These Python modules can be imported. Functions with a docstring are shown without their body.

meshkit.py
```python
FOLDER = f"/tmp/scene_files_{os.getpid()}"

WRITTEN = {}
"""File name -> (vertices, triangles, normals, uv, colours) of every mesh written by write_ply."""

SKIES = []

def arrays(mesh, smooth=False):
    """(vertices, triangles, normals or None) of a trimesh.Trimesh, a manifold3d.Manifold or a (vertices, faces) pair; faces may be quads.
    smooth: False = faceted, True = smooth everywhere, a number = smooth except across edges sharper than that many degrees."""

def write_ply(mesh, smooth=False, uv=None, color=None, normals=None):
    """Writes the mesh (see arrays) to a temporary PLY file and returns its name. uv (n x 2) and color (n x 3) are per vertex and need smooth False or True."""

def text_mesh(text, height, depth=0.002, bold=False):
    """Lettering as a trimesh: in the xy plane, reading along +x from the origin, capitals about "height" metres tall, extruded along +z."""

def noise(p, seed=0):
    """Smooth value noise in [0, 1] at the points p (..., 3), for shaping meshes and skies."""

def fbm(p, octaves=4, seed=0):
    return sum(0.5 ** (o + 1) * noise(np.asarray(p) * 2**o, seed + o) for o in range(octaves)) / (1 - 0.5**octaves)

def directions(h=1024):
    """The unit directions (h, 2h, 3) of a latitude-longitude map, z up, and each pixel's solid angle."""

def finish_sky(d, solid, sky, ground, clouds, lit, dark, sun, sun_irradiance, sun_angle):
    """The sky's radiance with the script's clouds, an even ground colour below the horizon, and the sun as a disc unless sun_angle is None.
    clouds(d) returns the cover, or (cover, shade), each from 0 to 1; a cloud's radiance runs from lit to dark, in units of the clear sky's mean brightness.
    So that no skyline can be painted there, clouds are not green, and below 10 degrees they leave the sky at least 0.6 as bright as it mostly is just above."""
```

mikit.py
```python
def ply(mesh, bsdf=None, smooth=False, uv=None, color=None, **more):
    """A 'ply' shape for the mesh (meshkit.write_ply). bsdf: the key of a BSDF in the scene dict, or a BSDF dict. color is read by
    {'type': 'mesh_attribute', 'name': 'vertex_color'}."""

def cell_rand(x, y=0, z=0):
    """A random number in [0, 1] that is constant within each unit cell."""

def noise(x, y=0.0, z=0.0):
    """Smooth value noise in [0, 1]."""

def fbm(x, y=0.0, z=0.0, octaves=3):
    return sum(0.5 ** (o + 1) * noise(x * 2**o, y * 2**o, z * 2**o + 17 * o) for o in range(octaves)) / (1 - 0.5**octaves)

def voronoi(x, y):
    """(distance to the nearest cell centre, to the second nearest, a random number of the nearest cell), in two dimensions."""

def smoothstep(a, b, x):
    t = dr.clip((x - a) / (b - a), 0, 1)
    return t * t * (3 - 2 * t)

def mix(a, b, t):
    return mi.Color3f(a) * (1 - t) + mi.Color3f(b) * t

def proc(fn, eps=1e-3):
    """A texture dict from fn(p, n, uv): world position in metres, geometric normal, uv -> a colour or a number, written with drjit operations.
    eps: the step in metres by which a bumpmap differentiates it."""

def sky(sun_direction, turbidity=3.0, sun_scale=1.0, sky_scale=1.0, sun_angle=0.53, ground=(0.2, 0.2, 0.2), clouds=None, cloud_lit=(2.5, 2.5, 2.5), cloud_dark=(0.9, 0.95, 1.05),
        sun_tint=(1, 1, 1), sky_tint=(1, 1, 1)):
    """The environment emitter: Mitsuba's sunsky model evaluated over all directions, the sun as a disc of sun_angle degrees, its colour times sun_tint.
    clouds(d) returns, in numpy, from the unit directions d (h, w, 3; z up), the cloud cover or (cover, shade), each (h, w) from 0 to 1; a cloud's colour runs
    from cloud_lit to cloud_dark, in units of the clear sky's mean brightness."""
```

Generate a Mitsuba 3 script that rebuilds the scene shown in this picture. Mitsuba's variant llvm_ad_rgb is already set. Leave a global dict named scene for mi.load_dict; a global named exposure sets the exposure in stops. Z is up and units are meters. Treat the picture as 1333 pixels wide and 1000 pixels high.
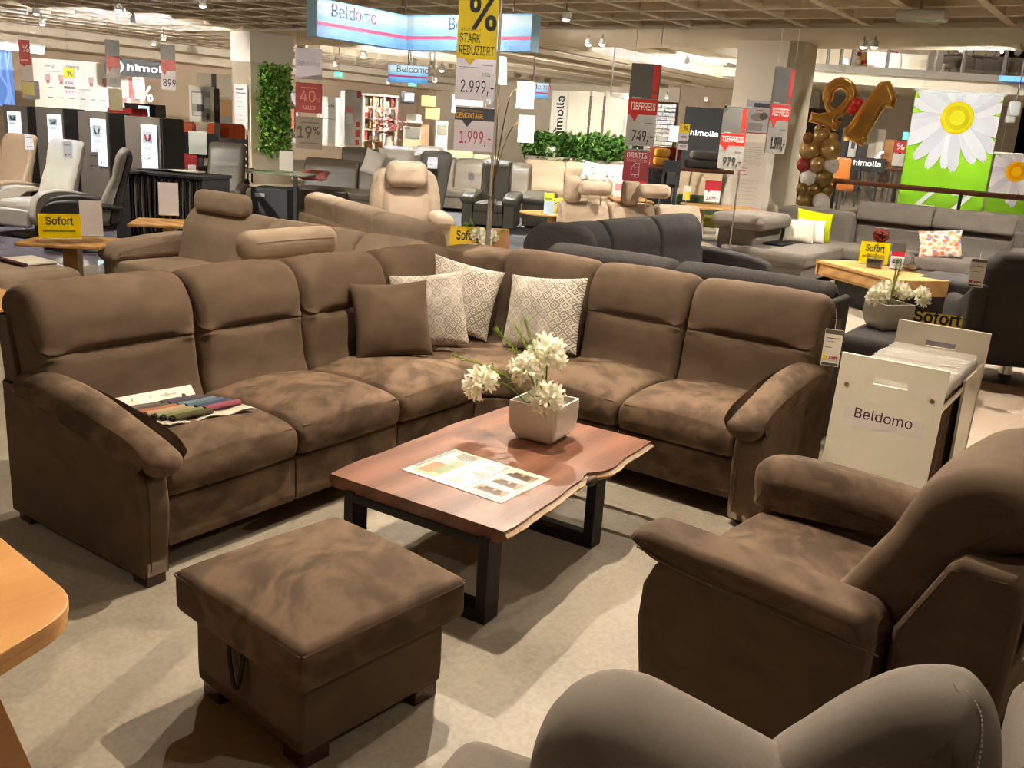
import math, random
import numpy as np
import trimesh
import drjit as dr
import mitsuba as mi
import mikit, meshkit
from mikit import proc, noise, fbm, smoothstep, mix

scene, labels = {}, {}
A = np.array
T = mi.ScalarTransform4f

# ---------------------------------------------------------------- camera
FPX, PITCH, ROLL, EYE = 1203.9, 0.271484, -0.066015, A([0.0, 0.0, 1.7])
cp, sp, cr, sr = math.cos(PITCH), math.sin(PITCH), math.cos(ROLL), math.sin(ROLL)
_f, _x, _d = A([0, cp, -sp]), A([1.0, 0, 0]), A([0, -sp, -cp])
RIGHT, DOWN, FWD = cr * _x + sr * _d, -sr * _x + cr * _d, _f
cam = np.eye(4)
cam[:3, 0], cam[:3, 1], cam[:3, 2], cam[:3, 3] = -RIGHT, -DOWN, FWD, EYE
scene['camera'] = {'type': 'perspective', 'fov': math.degrees(2 * math.atan(666.5 / FPX)), 'fov_axis': 'x', 'near_clip': 0.05, 'far_clip': 200.0,
                   'to_world': T(cam.tolist())}
exposure = 0.0

# ---------------------------------------------------------------- unseen spot lamps: two set from cast shadows, others placed to light furniture and hall (their housings are built further down)
WARM, NEUTRAL = A([1.0, 0.87, 0.70]), A([1.0, 0.93, 0.82])
UNSEEN_LAMPS = [  # position, aimed at, intensity, cutoff
    ((0.03, 4.15, 3.22), (-0.15, 3.0, 0.2), 44, 60, WARM),
    ((-0.08, 6.8, 3.22), (0.1, 4.0, 0.3), 56, 44, WARM),
    ((-3.4, 1.0, 3.22), (0.2, 4.6, 0.5), 7, 52, WARM),  # out of view, placed to light the right sofa wing from the front left
    ((2.6, 1.4, 3.22), (-1.2, 4.2, 0.5), 10, 54, WARM),  # out of view, placed to light the left sofa wing from the front right
    ((2.7, 6.6, 3.22), (1.7, 4.2, 0.3), 42, 52, WARM),
    ((0.6, -1.0, 3.22), (0.25, 7.0, 2.1), 85, 17, NEUTRAL),  # unseen lamp behind the viewer, placed to brighten the price signs
    ((2.95, 7.7, 3.22), (2.75, 6.7, 0.4), 36, 56, WARM),  # out of view, placed to light the pouf and its flower pot
    ((-1.5, 5.0, 3.22), (-1.9, 4.2, 0.5), 11, 60, WARM),  # out of view, placed to light the left sofa wing from above
    ((-2.6, 5.9, 3.22), (-2.6, 7.6, 0.4), 24, 64, WARM),
    ((-1.2, 10.2, 3.22), (-1.4, 11.0, 0.6), 90, 72, NEUTRAL),  # unseen lamps from here to the last entry serve as background fill
    ((2.3, 11.0, 3.22), (2.2, 10.2, 0.4), 70, 72, NEUTRAL),
    ((5.2, 9.6, 3.22), (4.6, 10.6, 0.4), 80, 72, NEUTRAL),
    ((-6.0, 10.6, 3.22), (-6.6, 12.4, 0.8), 110, 74, NEUTRAL),
    ((-1.0, 17.0, 3.0), (0.4, 17.6, 0.4), 130, 74, NEUTRAL),
    ((-8.0, 19.5, 3.22), (-10.0, 23.0, 0.8), 170, 68, NEUTRAL),
    ((-3.0, 24.0, 3.0), (-3.0, 28.0, 0.8), 190, 70, NEUTRAL),
    ((3.2, 20.5, 3.2), (3.4, 24.0, 1.2), 170, 74, NEUTRAL),
    ((7.4, 15.2, 3.25), (7.2, 18.2, 1.6), 80, 50, NEUTRAL),
    ((9.5, 21.0, 6.6), (9.0, 25.0, 1.0), 260, 80, NEUTRAL),
    ((9.0, 30.5, 6.9), (9.0, 30.6, 0.0), 260, 82, NEUTRAL),
    ((-13.0, 15.0, 3.25), (-13.8, 16.4, 0.0), 130, 62, NEUTRAL),
]
for i, (p, q, w, cut, c) in enumerate(UNSEEN_LAMPS):
    scene[f'unseen_lamp_light_{i:02d}'] = {'type': 'spot', 'to_world': T().look_at(origin=list(p), target=list(q), up=[0.02, 1, 0.03]), 'cutoff_angle': float(cut), 'beam_width': cut * 0.55,
                                    'intensity': {'type': 'rgb', 'value': (w * c).tolist()}}

# ---------------------------------------------------------------- materials
def lin(c):
    if isinstance(c, str):
        c = [int(c[i:i + 2], 16) / 255 for i in (1, 3, 5)]
    return A([x / 12.92 if x <= 0.04045 else ((x + 0.055) / 1.055) ** 2.4 for x in c])

VC = {'type': 'mesh_attribute', 'name': 'vertex_color'}
def pbr(name, base, rough, spec=0.5, **k):
    scene[name] = {'type': 'twosided', 'bsdf': {'type': 'principled', 'base_color': base, 'roughness': rough, 'specular': spec, **k}}
pbr('paint', VC, 0.6, 0.4)
pbr('gloss', VC, 0.22, 0.5)
pbr('cloth', VC, 0.95, 0.1)
pbr('leather', VC, 0.42, 0.5)
pbr('metal', VC, 0.22, metallic=1.0)
pbr('gold_foil', VC, 0.14, metallic=0.9)
pbr('latex', VC, 0.28, 0.5)
scene['leaf'] = {'type': 'principledthin', 'base_color': VC, 'roughness': 0.6, 'diff_trans': 0.5, 'spec_trans': 0.0}
scene['clear_glass'] = {'type': 'thindielectric', 'int_ior': 1.5}

def suede(lo, hi, scale, contrast):
    lo, hi = lin(lo).tolist(), lin(hi).tolist()
    def fn(p, n, uv):
        x, y, z = p.x * scale, p.y * scale, p.z * scale
        w = fbm(x * 0.6 + 3.1, y * 0.6, z * 0.6, 2) * 2.2
        a = 0.6 * fbm(x + w, y - w, z * 1.3 + w, 4) + 0.4 * fbm(x * 2.6 + w, y * 0.9 - w, z * 2.0, 3)
        t = smoothstep(0.36, 0.62, a) * contrast + (1 - contrast) * fbm(x * 0.35, y * 0.35, z * 0.35, 2)
        g = 0.94 + 0.12 * noise(p.x * 260, p.y * 260, p.z * 260)
        return mix(lo, hi, t) * g
    return proc(fn)
pbr('brown_suede', suede('#3f3328', '#6b5745', 7.5, 0.62), 0.9, 0.12, sheen=0.2, sheen_tint=0.6)
pbr('brown_suede_back', suede('#4d3f32', '#625141', 6.0, 0.4), 0.9, 0.12, sheen=0.2, sheen_tint=0.6)
pbr('beige_suede', suede('#7f6f5e', '#978572', 4.0, 0.35), 0.95, 0.1)
pbr('grey_suede', suede('#6a6259', '#7b7268', 3.0, 0.25), 0.95, 0.12, sheen=0.3)
def weave(c, amt, scale):
    c = lin(c)
    lo, hi = (c * (1 - amt)).tolist(), (c * (1 + amt)).tolist()
    def fn(p, n, uv):
        return mix(lo, hi, 0.6 * noise(p.x * scale, p.y * scale, p.z * scale) + 0.4 * fbm(p.x * 7, p.y * 7, p.z * 7, 2))
    return proc(fn)
pbr('charcoal_fabric', weave('#3e3b3a', 0.45, 180), 0.95, 0.1)
pbr('grey_fabric', weave('#645d55', 0.3, 160), 0.95, 0.1)

def timber(dark, light, axis, ring, stripe=0.0):
    dark, light = lin(dark).tolist(), lin(light).tolist()
    ca, sa = math.cos(axis), math.sin(axis)
    def fn(p, n, uv):
        a = p.x * ca + p.y * sa
        b = -p.x * sa + p.y * ca + p.z * 0.9
        w = fbm(a * 1.3, b * 3.0, 0.5, 3)
        rings = 0.5 + 0.5 * dr.sin((b + w * 0.16) * ring)
        fine = fbm(a * 6, b * 150, 0, 3)
        t = 0.45 * rings + 0.35 * fine + 0.35 * w - 0.08
        if stripe:
            k = mikit.cell_rand(b / stripe, 0, 0)
            t = 0.55 * t + 0.5 * k
        return mix(dark, light, dr.clip(t, 0, 1))
    return proc(fn)
pbr('acacia', timber('#50301f', '#855740', math.pi / 2 - 0.5586, 34.0), 0.38, 0.5)
pbr('live_edge', timber('#6a4a2c', '#b08a58', math.pi / 2 - 0.5586, 60.0), 0.5, 0.4)
pbr('beech', timber('#b57f48', '#dca468', 0.9, 22.0, 0.13), 0.35, 0.5)
pbr('oak', timber('#9a7040', '#c89a60', -0.6, 40.0), 0.45, 0.4)

def mottled(a, b, s):
    a, b = lin(a).tolist(), lin(b).tolist()
    def fn(p, n, uv):
        t = 0.6 * fbm(p.x * s, p.y * s, p.z * s, 4) + 0.4 * noise(p.x * 90, p.y * 90, p.z * 90)
        return mix(a, b, t)
    return proc(fn)
pbr('floor_vinyl', mottled('#867c6b', '#9d9382', 2.2), 0.55, 0.35)
pbr('dark_carpet', mottled('#2f2c30', '#45424a', 3.0), 0.95, 0.1)
pbr('aisle_carpet', mottled('#4c4f54', '#5d6066', 3.0), 0.9, 0.1)
pbr('plaster', mottled('#cfc4b2', '#d9cfbd', 0.8), 0.85, 0.2)
pbr('limewash', mottled('#b39d86', '#cbb8a2', 0.7), 0.85, 0.2)
pbr('ceiling_paint', mottled('#d2c6b0', '#dccfba', 1.2), 0.8, 0.2)

def maze(p, n, uv):   # interlocking diamond weave of the pale cushions, in the cushion's own uv
    x, y = uv.x * 7.5, uv.y * 7.5
    fx, fy = x - dr.floor(x) - 0.5, y - dr.floor(y) - 0.5
    r = dr.abs(fx) + dr.abs(fy)
    k = mikit.cell_rand(x, y, 4)
    d = dr.select(r < 0.5, r, 1.0 - r) * 3.8 + dr.select(k > 0.5, 0.5, 0.0)
    s = d - dr.floor(d)
    return mix(lin('#7d7468').tolist(), lin('#cac1b2').tolist(), smoothstep(0.28, 0.42, s) * (1 - smoothstep(0.86, 0.98, s)))
pbr('maze_weave', proc(maze), 0.95, 0.1)
def petals(p, n, uv):
    a, b, c = mikit.voronoi(uv.x * 7.5 + 0.35 * dr.sin(uv.y * 9), uv.y * 6)
    base = mix((0.62, 0.17, 0.09), (0.72, 0.42, 0.16), smoothstep(0.2, 0.45, c))
    base = mix(base, (0.30, 0.22, 0.30), smoothstep(0.62, 0.7, c))
    base = mix(base, (0.62, 0.40, 0.34), smoothstep(0.8, 0.86, c))
    return mix(base, (0.72, 0.64, 0.52), smoothstep(0.36, 0.46, a))
pbr('petal_print', proc(petals), 0.9, 0.1)
def scribble(p, n, uv):
    a = fbm(uv.x * 9, uv.y * 9, 1, 3)
    return mix((0.72, 0.68, 0.6), (0.08, 0.08, 0.08), smoothstep(0.57, 0.62, a) * (1 - smoothstep(0.66, 0.7, a)))
pbr('scribble_print', proc(scribble), 0.9, 0.1)

# ---------------------------------------------------------------- naming
def key_for(base):
    if base not in labels and base not in scene and not any(k.startswith(base + '__') for k in scene):
        return base
    n = 1
    while f'{base}_{n:03d}' in scene or f'{base}_{n:03d}' in labels:
        n += 1
    return f'{base}_{n:03d}'

USED = {}
def part_key(base):
    n = USED.get(base, -1) + 1
    USED[base] = n
    return base if n == 0 else f'{base}_{n:03d}'

def thing(name, label, cat, group=None, kind=None):
    k = part_key(name)
    labels[k] = {'label': label, 'category': cat}
    if group: labels[k]['group'] = group
    if kind: labels[k]['kind'] = kind
    return k
def struct(name, label=None):
    k = part_key(name)
    labels[k] = {'kind': 'structure'}
    if label: labels[k]['label'] = label
    return k

CUR = [np.eye(4)]
class frame:
    def __init__(self, x=0, y=0, z=0, rz=0.0, m=None):
        t = np.eye(4)
        c, s = math.cos(rz), math.sin(rz)
        t[:3, :3] = [[c, -s, 0], [s, c, 0], [0, 0, 1]]
        t[:3, 3] = [x, y, z]
        self.m = t if m is None else m
    def __enter__(self): CUR.append(CUR[-1] @ self.m)
    def __exit__(self, *a): CUR.pop()
def rot(axis, ang, about=(0, 0, 0)):
    return trimesh.transformations.rotation_matrix(ang, axis, about)

def tf(mesh, m):
    v, f = mesh
    v = np.asarray(v) @ m[:3, :3].T + m[:3, 3]
    return (v, f[:, ::-1] if np.linalg.det(m[:3, :3]) < 0 else f)
def cat(*ms):
    vs, fs, o = [], [], 0
    for v, f in ms:
        vs.append(v); fs.append(np.asarray(f) + o); o += len(v)
    return np.vstack(vs), np.vstack(fs)

WHITE = A([0.8, 0.8, 0.8])
def put(key, mesh, mat='paint', col=None, smooth=35, uv=None, emit=None, weight=0.05):
    """mesh: (v, f), or a list of ((v, f), colour)"""
    pieces = mesh if isinstance(mesh, list) else [(mesh, col)]
    V, F, N, C, o = [], [], [], [], 0
    for (v, f), c in pieces:
        v, f = tf((A(v), A(f)), CUR[-1])
        if uv is not None: a, b, n = meshkit.arrays((v, f), True)
        else: a, b, n = meshkit.arrays((v, f), smooth)
        c = lin(c) if c is not None else WHITE
        V.append(a); F.append(b + o); o += len(a); C.append(np.tile(c, (len(a), 1)))
        N.append(n)
    n = None if N[0] is None else np.vstack(N)
    usecol = scene.get(mat, {}).get('bsdf', scene.get(mat, {})).get('base_color') is VC
    path = meshkit.write_ply((np.vstack(V), np.vstack(F)), False, uv, np.vstack(C) if usecol else None, normals=n)
    d = {'type': 'ply', 'filename': path, 'face_normals': n is None, 'bsdf': {'type': 'ref', 'id': mat}}
    if emit is not None:
        rad = emit if isinstance(emit, dict) else {'type': 'rgb', 'value': list(map(float, emit))}
        d['emitter'] = {'type': 'area', 'radiance': rad, 'sampling_weight': weight}
    scene[key] = d
    return key
def part(th, name, mesh, mat='paint', col=None, smooth=35, label=None, **k):
    key = part_key(f'{th}__{name}')
    put(key, mesh, mat, col, smooth, **k)
    if label: labels[key] = {'label': label}
    return key
def single(name, mesh, mat, col, label, cat_, group=None, smooth=35, kind=None, **k):
    t = thing(name, label, cat_, group, kind)
    put(t, mesh, mat, col, smooth, **k)
    return t

# ---------------------------------------------------------------- shapes
def weld(v, f):
    q = np.round(v, 6)
    u, inv = np.unique(q, axis=0, return_inverse=True)
    f = inv.reshape(-1)[f]
    ok = (f[:, 0] != f[:, 1]) & (f[:, 1] != f[:, 2]) & (f[:, 0] != f[:, 2])
    return u, f[ok]
def box(x0, x1, y0, y1, z0, z1):
    v = A([[x, y, z] for x in (x0, x1) for y in (y0, y1) for z in (z0, z1)], float)
    f = A([[0, 1, 3], [0, 3, 2], [4, 6, 7], [4, 7, 5], [0, 4, 5], [0, 5, 1], [2, 3, 7], [2, 7, 6], [0, 2, 6], [0, 6, 4], [1, 5, 7], [1, 7, 3]])
    return v, f
def _ticks(h, r, k, m):
    e = h - r
    a = [h - r * (1 - math.sin(t)) - 0 for t in np.linspace(0, math.pi / 2, k + 1)]
    inner = list(np.linspace(-e, e, m + 1)) if e > 1e-6 else [0.0]
    pos = [x for x in a if x > e + 1e-9]
    return A(sorted(set(np.round([-x for x in pos] + inner + pos, 7))))
def rbox(x0, x1, y0, y1, z0, z1, r=0.02, k=3, m=1, crown=0.0, bulge=0.0, sag=0.0):
    """rounded box, welded; crown lifts the middle of the top, bulge pushes the sides out"""
    c, h = A([(x0 + x1) / 2, (y0 + y1) / 2, (z0 + z1) / 2]), A([x1 - x0, y1 - y0, z1 - z0]) / 2
    r = min(r, *(h * 0.999))
    if isinstance(m, int): m = (m, m, m)
    tk = [_ticks(h[i], r, k, m[i]) for i in range(3)]
    V, F, o = [], [], 0
    for ax in range(3):
        a, b = [(1, 2), (2, 0), (0, 1)][ax]
        ga, gb = np.meshgrid(tk[a], tk[b], indexing='ij')
        na, nb = ga.shape
        idx = np.arange(na * nb).reshape(na, nb)
        q = np.stack([idx[:-1, :-1], idx[1:, :-1], idx[1:, 1:], idx[:-1, 1:]], -1).reshape(-1, 4)
        tri = np.vstack([q[:, [0, 1, 2]], q[:, [0, 2, 3]]])
        for s in (1, -1):
            p = np.zeros((na * nb, 3))
            p[:, a], p[:, b], p[:, ax] = ga.ravel(), gb.ravel(), s * h[ax]
            V.append(p); F.append((tri if s > 0 else tri[:, ::-1]) + o); o += len(p)
    v, f = np.vstack(V), np.vstack(F)
    inner = np.clip(v, -(h - r), h - r)
    d = v - inner
    v = inner + r * d / np.maximum(np.linalg.norm(d, axis=1, keepdims=True), 1e-9)
    u = np.clip(v / h, -1, 1)
    if crown: v[:, 2] += crown * np.clip((u[:, 2] + 0.2) / 1.2, 0, 1) * (1 - u[:, 0] ** 2) ** 0.6 * (1 - u[:, 1] ** 2) ** 0.6
    if sag: v[:, 2] -= sag * np.clip((u[:, 2] + 0.2) / 1.2, 0, 1) * (1 - u[:, 0] ** 2) * (1 - u[:, 1] ** 2)
    if bulge:
        v[:, 0] += bulge * np.sign(u[:, 0]) * np.abs(u[:, 0]) ** 2 * (1 - u[:, 1] ** 2) * (1 - u[:, 2] ** 2)
        v[:, 1] += bulge * np.sign(u[:, 1]) * np.abs(u[:, 1]) ** 2 * (1 - u[:, 0] ** 2) * (1 - u[:, 2] ** 2)
    return weld(v + c, f)
def spline(pts, n=6, closed=True):
    p = A(pts, float)
    N = len(p)
    out = []
    rng = range(N) if closed else range(N - 1)
    for i in rng:
        g = (lambda j: p[j % N]) if closed else (lambda j: p[min(max(j, 0), N - 1)])
        a, b, c, d = g(i - 1), g(i), g(i + 1), g(i + 2)
        for t in np.arange(n) / n:
            out.append(0.5 * (2 * b + (c - a) * t + (2 * a - 5 * b + 4 * c - d) * t ** 2 + (3 * b - a - 3 * c + d) * t ** 3))
    if not closed: out.append(p[-1])
    return A(out)
def cap_tris(poly):
    import mapbox_earcut as ec
    return ec.triangulate_float64(np.ascontiguousarray(poly, np.float64), np.array([len(poly)], np.uint32)).reshape(-1, 3).astype(int)
def prism(poly, t0, t1, r=0.0, k=4, mid=1, bulge=0.0):
    """closed outline (a, b) swept along t with rounded ends; comes out as x = a, z = b, y = t"""
    p = A(poly, float)
    area = np.sum(p[:, 0] * np.roll(p[:, 1], -1) - np.roll(p[:, 0], -1) * p[:, 1])
    if area < 0: p = p[::-1]
    e = np.roll(p, -1, 0) - p
    en = np.stack([e[:, 1], -e[:, 0]], 1)
    en /= np.maximum(np.linalg.norm(en, axis=1, keepdims=True), 1e-9)
    nv = en + np.roll(en, 1, 0)
    nv /= np.maximum((nv * nv).sum(1, keepdims=True) / 2, 0.5)
    lay = []
    if r > 0:
        for a in np.linspace(0, math.pi / 2, k + 1): lay.append((t0 + r * (1 - math.sin(a)), r * (1 - math.cos(math.pi / 2 - a))))
        lay = [(t0 + r * (1 - math.cos(a)), r * (1 - math.sin(a))) for a in np.linspace(0, math.pi / 2, k + 1)]
    else: lay = [(t0, 0)]
    for s in np.linspace(0, 1, mid + 1)[1:-1]: lay.append((t0 + r + (t1 - t0 - 2 * r) * s, 0))
    lay += [(t1 - (t - t0), i) for t, i in lay[:k + 1 if r > 0 else 1]][::-1]
    V = []
    for t, i in lay:
        w = (t - t0) / (t1 - t0) * 2 - 1
        q = p - nv * (i - bulge * (1 - w * w))
        V.append(np.stack([q[:, 0], np.full(len(q), t), q[:, 1]], 1))
    n, F = len(p), []
    i = np.arange(n); j = (i + 1) % n
    for l in range(len(lay) - 1):
        a, b, c, d = l * n + i, l * n + j, (l + 1) * n + j, (l + 1) * n + i
        F += [np.stack([a, b, c], 1), np.stack([a, c, d], 1)]
    ct = cap_tris(p)
    x = p[ct]
    sgn = (x[:, 1, 0] - x[:, 0, 0]) * (x[:, 2, 1] - x[:, 0, 1]) - (x[:, 2, 0] - x[:, 0, 0]) * (x[:, 1, 1] - x[:, 0, 1])
    ct[sgn < 0] = ct[sgn < 0][:, ::-1]
    F += [ct, ct[:, ::-1] + (len(lay) - 1) * n]
    v, f = np.vstack(V), np.vstack(F)
    tri = v[f]
    if np.einsum('ij,ij->i', tri[:, 0], np.cross(tri[:, 1], tri[:, 2])).sum() < 0: f = f[:, ::-1]
    return v, f
def lathe(prof, n=24, cx=0, cy=0):
    p = A(prof, float)
    a = np.arange(n) / n * 2 * math.pi
    V = np.stack([np.outer(p[:, 0], np.cos(a)) + cx, np.outer(p[:, 0], np.sin(a)) + cy, np.repeat(p[:, 1:2], n, 1)], -1).reshape(-1, 3)
    F = []
    i = np.arange(n); j = (i + 1) % n
    for l in range(len(p) - 1):
        a_, b, c, d = l * n + i, l * n + j, (l + 1) * n + j, (l + 1) * n + i
        F += [np.stack([a_, b, c], 1), np.stack([a_, c, d], 1)]
    v, f = weld(V, np.vstack(F))
    t3 = v[f]
    return v, (f[:, ::-1] if np.einsum('ij,ij->i', t3[:, 0] - v.mean(0), np.cross(t3[:, 1] - t3[:, 0], t3[:, 2] - t3[:, 0])).sum() < 0 else f)
def tube(pts, r, n=8):
    p = A(pts, float)
    r = np.broadcast_to(np.asarray(r, float), (len(p),))
    t = np.gradient(p, axis=0)
    t /= np.maximum(np.linalg.norm(t, axis=1, keepdims=True), 1e-9)
    up = A([0, 0, 1.0]) if abs(t[0][2]) < 0.9 else A([1.0, 0, 0])
    V = []
    a = np.arange(n) / n * 2 * math.pi
    s = np.cross(t[0], up); s /= np.linalg.norm(s)
    for i in range(len(p)):
        s = s - t[i] * (s @ t[i]); s /= max(np.linalg.norm(s), 1e-9)
        w = np.cross(t[i], s)
        V.append(p[i] + r[i] * (np.outer(np.cos(a), s) + np.outer(np.sin(a), w)))
    V += [p[:1], p[-1:]]
    F = []
    i = np.arange(n); j = (i + 1) % n
    for l in range(len(p) - 1):
        x, y, z, w = l * n + i, l * n + j, (l + 1) * n + j, (l + 1) * n + i
        F += [np.stack([x, y, z], 1), np.stack([x, z, w], 1)]
    m = len(p) * n
    F += [np.stack([np.full(n, m), j, i], 1), np.stack([np.full(n, m + 1), (len(p) - 1) * n + i, (len(p) - 1) * n + j], 1)]
    return np.vstack(V), np.vstack(F)
def ball(c, r, s=(1, 1, 1), sub=2):
    m = trimesh.creation.icosphere(subdivisions=sub, radius=1.0)
    return A(m.vertices) * A(s) * r + A(c), A(m.faces)
def pillow(w, h, t, seed=0, n=18, pinch=0.07, wrinkle=0.008, droop=0.0):
    """stuffed cushion standing in the xz plane, centred; returns mesh and uv"""
    a = np.sin(np.linspace(-1, 1, n + 1) * math.pi / 2)
    U, Vv = np.meshgrid(a, a, indexing='ij')
    x = U * w / 2 * (1 - pinch * (1 - Vv ** 2))
    z = Vv * h / 2 * (1 - pinch * (1 - U ** 2))
    th = t / 2 * ((1 - U ** 2) * (1 - Vv ** 2)) ** 0.42
    P, F, UV = [], [], []
    idx = np.arange((n + 1) ** 2).reshape(n + 1, n + 1)
    q = np.stack([idx[:-1, :-1], idx[1:, :-1], idx[1:, 1:], idx[:-1, 1:]], -1).reshape(-1, 4)
    tri = np.vstack([q[:, [0, 1, 2]], q[:, [0, 2, 3]]])
    for s in (-1, 1):
        pt = np.stack([x, s * th, z], -1).reshape(-1, 3)
        nz = meshkit.fbm(pt * 9 + seed * 7.3 + s, 3, seed) - 0.5
        pt[:, 1] += s * nz * wrinkle * 4 * (np.abs(pt[:, 1]) / (t / 2)) ** 0.5
        pt[:, 2] -= droop * (1 + Vv.ravel()) ** 2 * U.ravel() ** 2
        P.append(pt); F.append((tri if s < 0 else tri[:, ::-1]) + (0 if s < 0 else (n + 1) ** 2))
        UV.append(np.stack([U.ravel() * 0.5 + 0.5, Vv.ravel() * 0.5 + 0.5], 1))
    return (np.vstack(P), np.vstack(F)), np.vstack(UV)
_TXT = {}
def text(s, h, bold=True, xs=1.0, depth=0.0012, align='c'):
    k = (s, bold)
    if k not in _TXT:
        m = meshkit.text_mesh(s, 1.0, 1.0, bold=bold)
        _TXT[k] = (A(m.vertices), A(m.faces))
    v, f = _TXT[k]
    v = v * [h * xs, h, depth]
    w0, w1 = v[:, 0].min(), v[:, 0].max()
    v = v - [{'c': (w0 + w1) / 2, 'l': w0, 'r': w1}[align], 0, 0]
    return v, f

# ---------------------------------------------------------------- survey: photo points to places in the room
def ray(px, py): return RIGHT * ((px - 666.5) / FPX) + DOWN * ((py - 500) / FPX) + FWD
def at_z(px, py, z):
    d = ray(px, py); return EYE + d * ((z - EYE[2]) / d[2])
def at_y(px, py, y):
    d = ray(px, py); return EYE + d * (y / d[1])
YAW = -0.6028          # the sofa group and the building are turned by this much
EX, EY = A([math.cos(YAW), math.sin(YAW), 0]), A([-math.sin(YAW), math.cos(YAW), 0])
def loc(p): return A([p[0] * EX[0] + p[1] * EX[1], p[0] * EY[0] + p[1] * EY[1], p[2]])
def at_X(px, py, X):
    d = ray(px, py); return EYE + d * (X / (d @ EX))
def at_Y(px, py, Y):
    d = ray(px, py); return EYE + d * (Y / (d @ EY))

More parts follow.
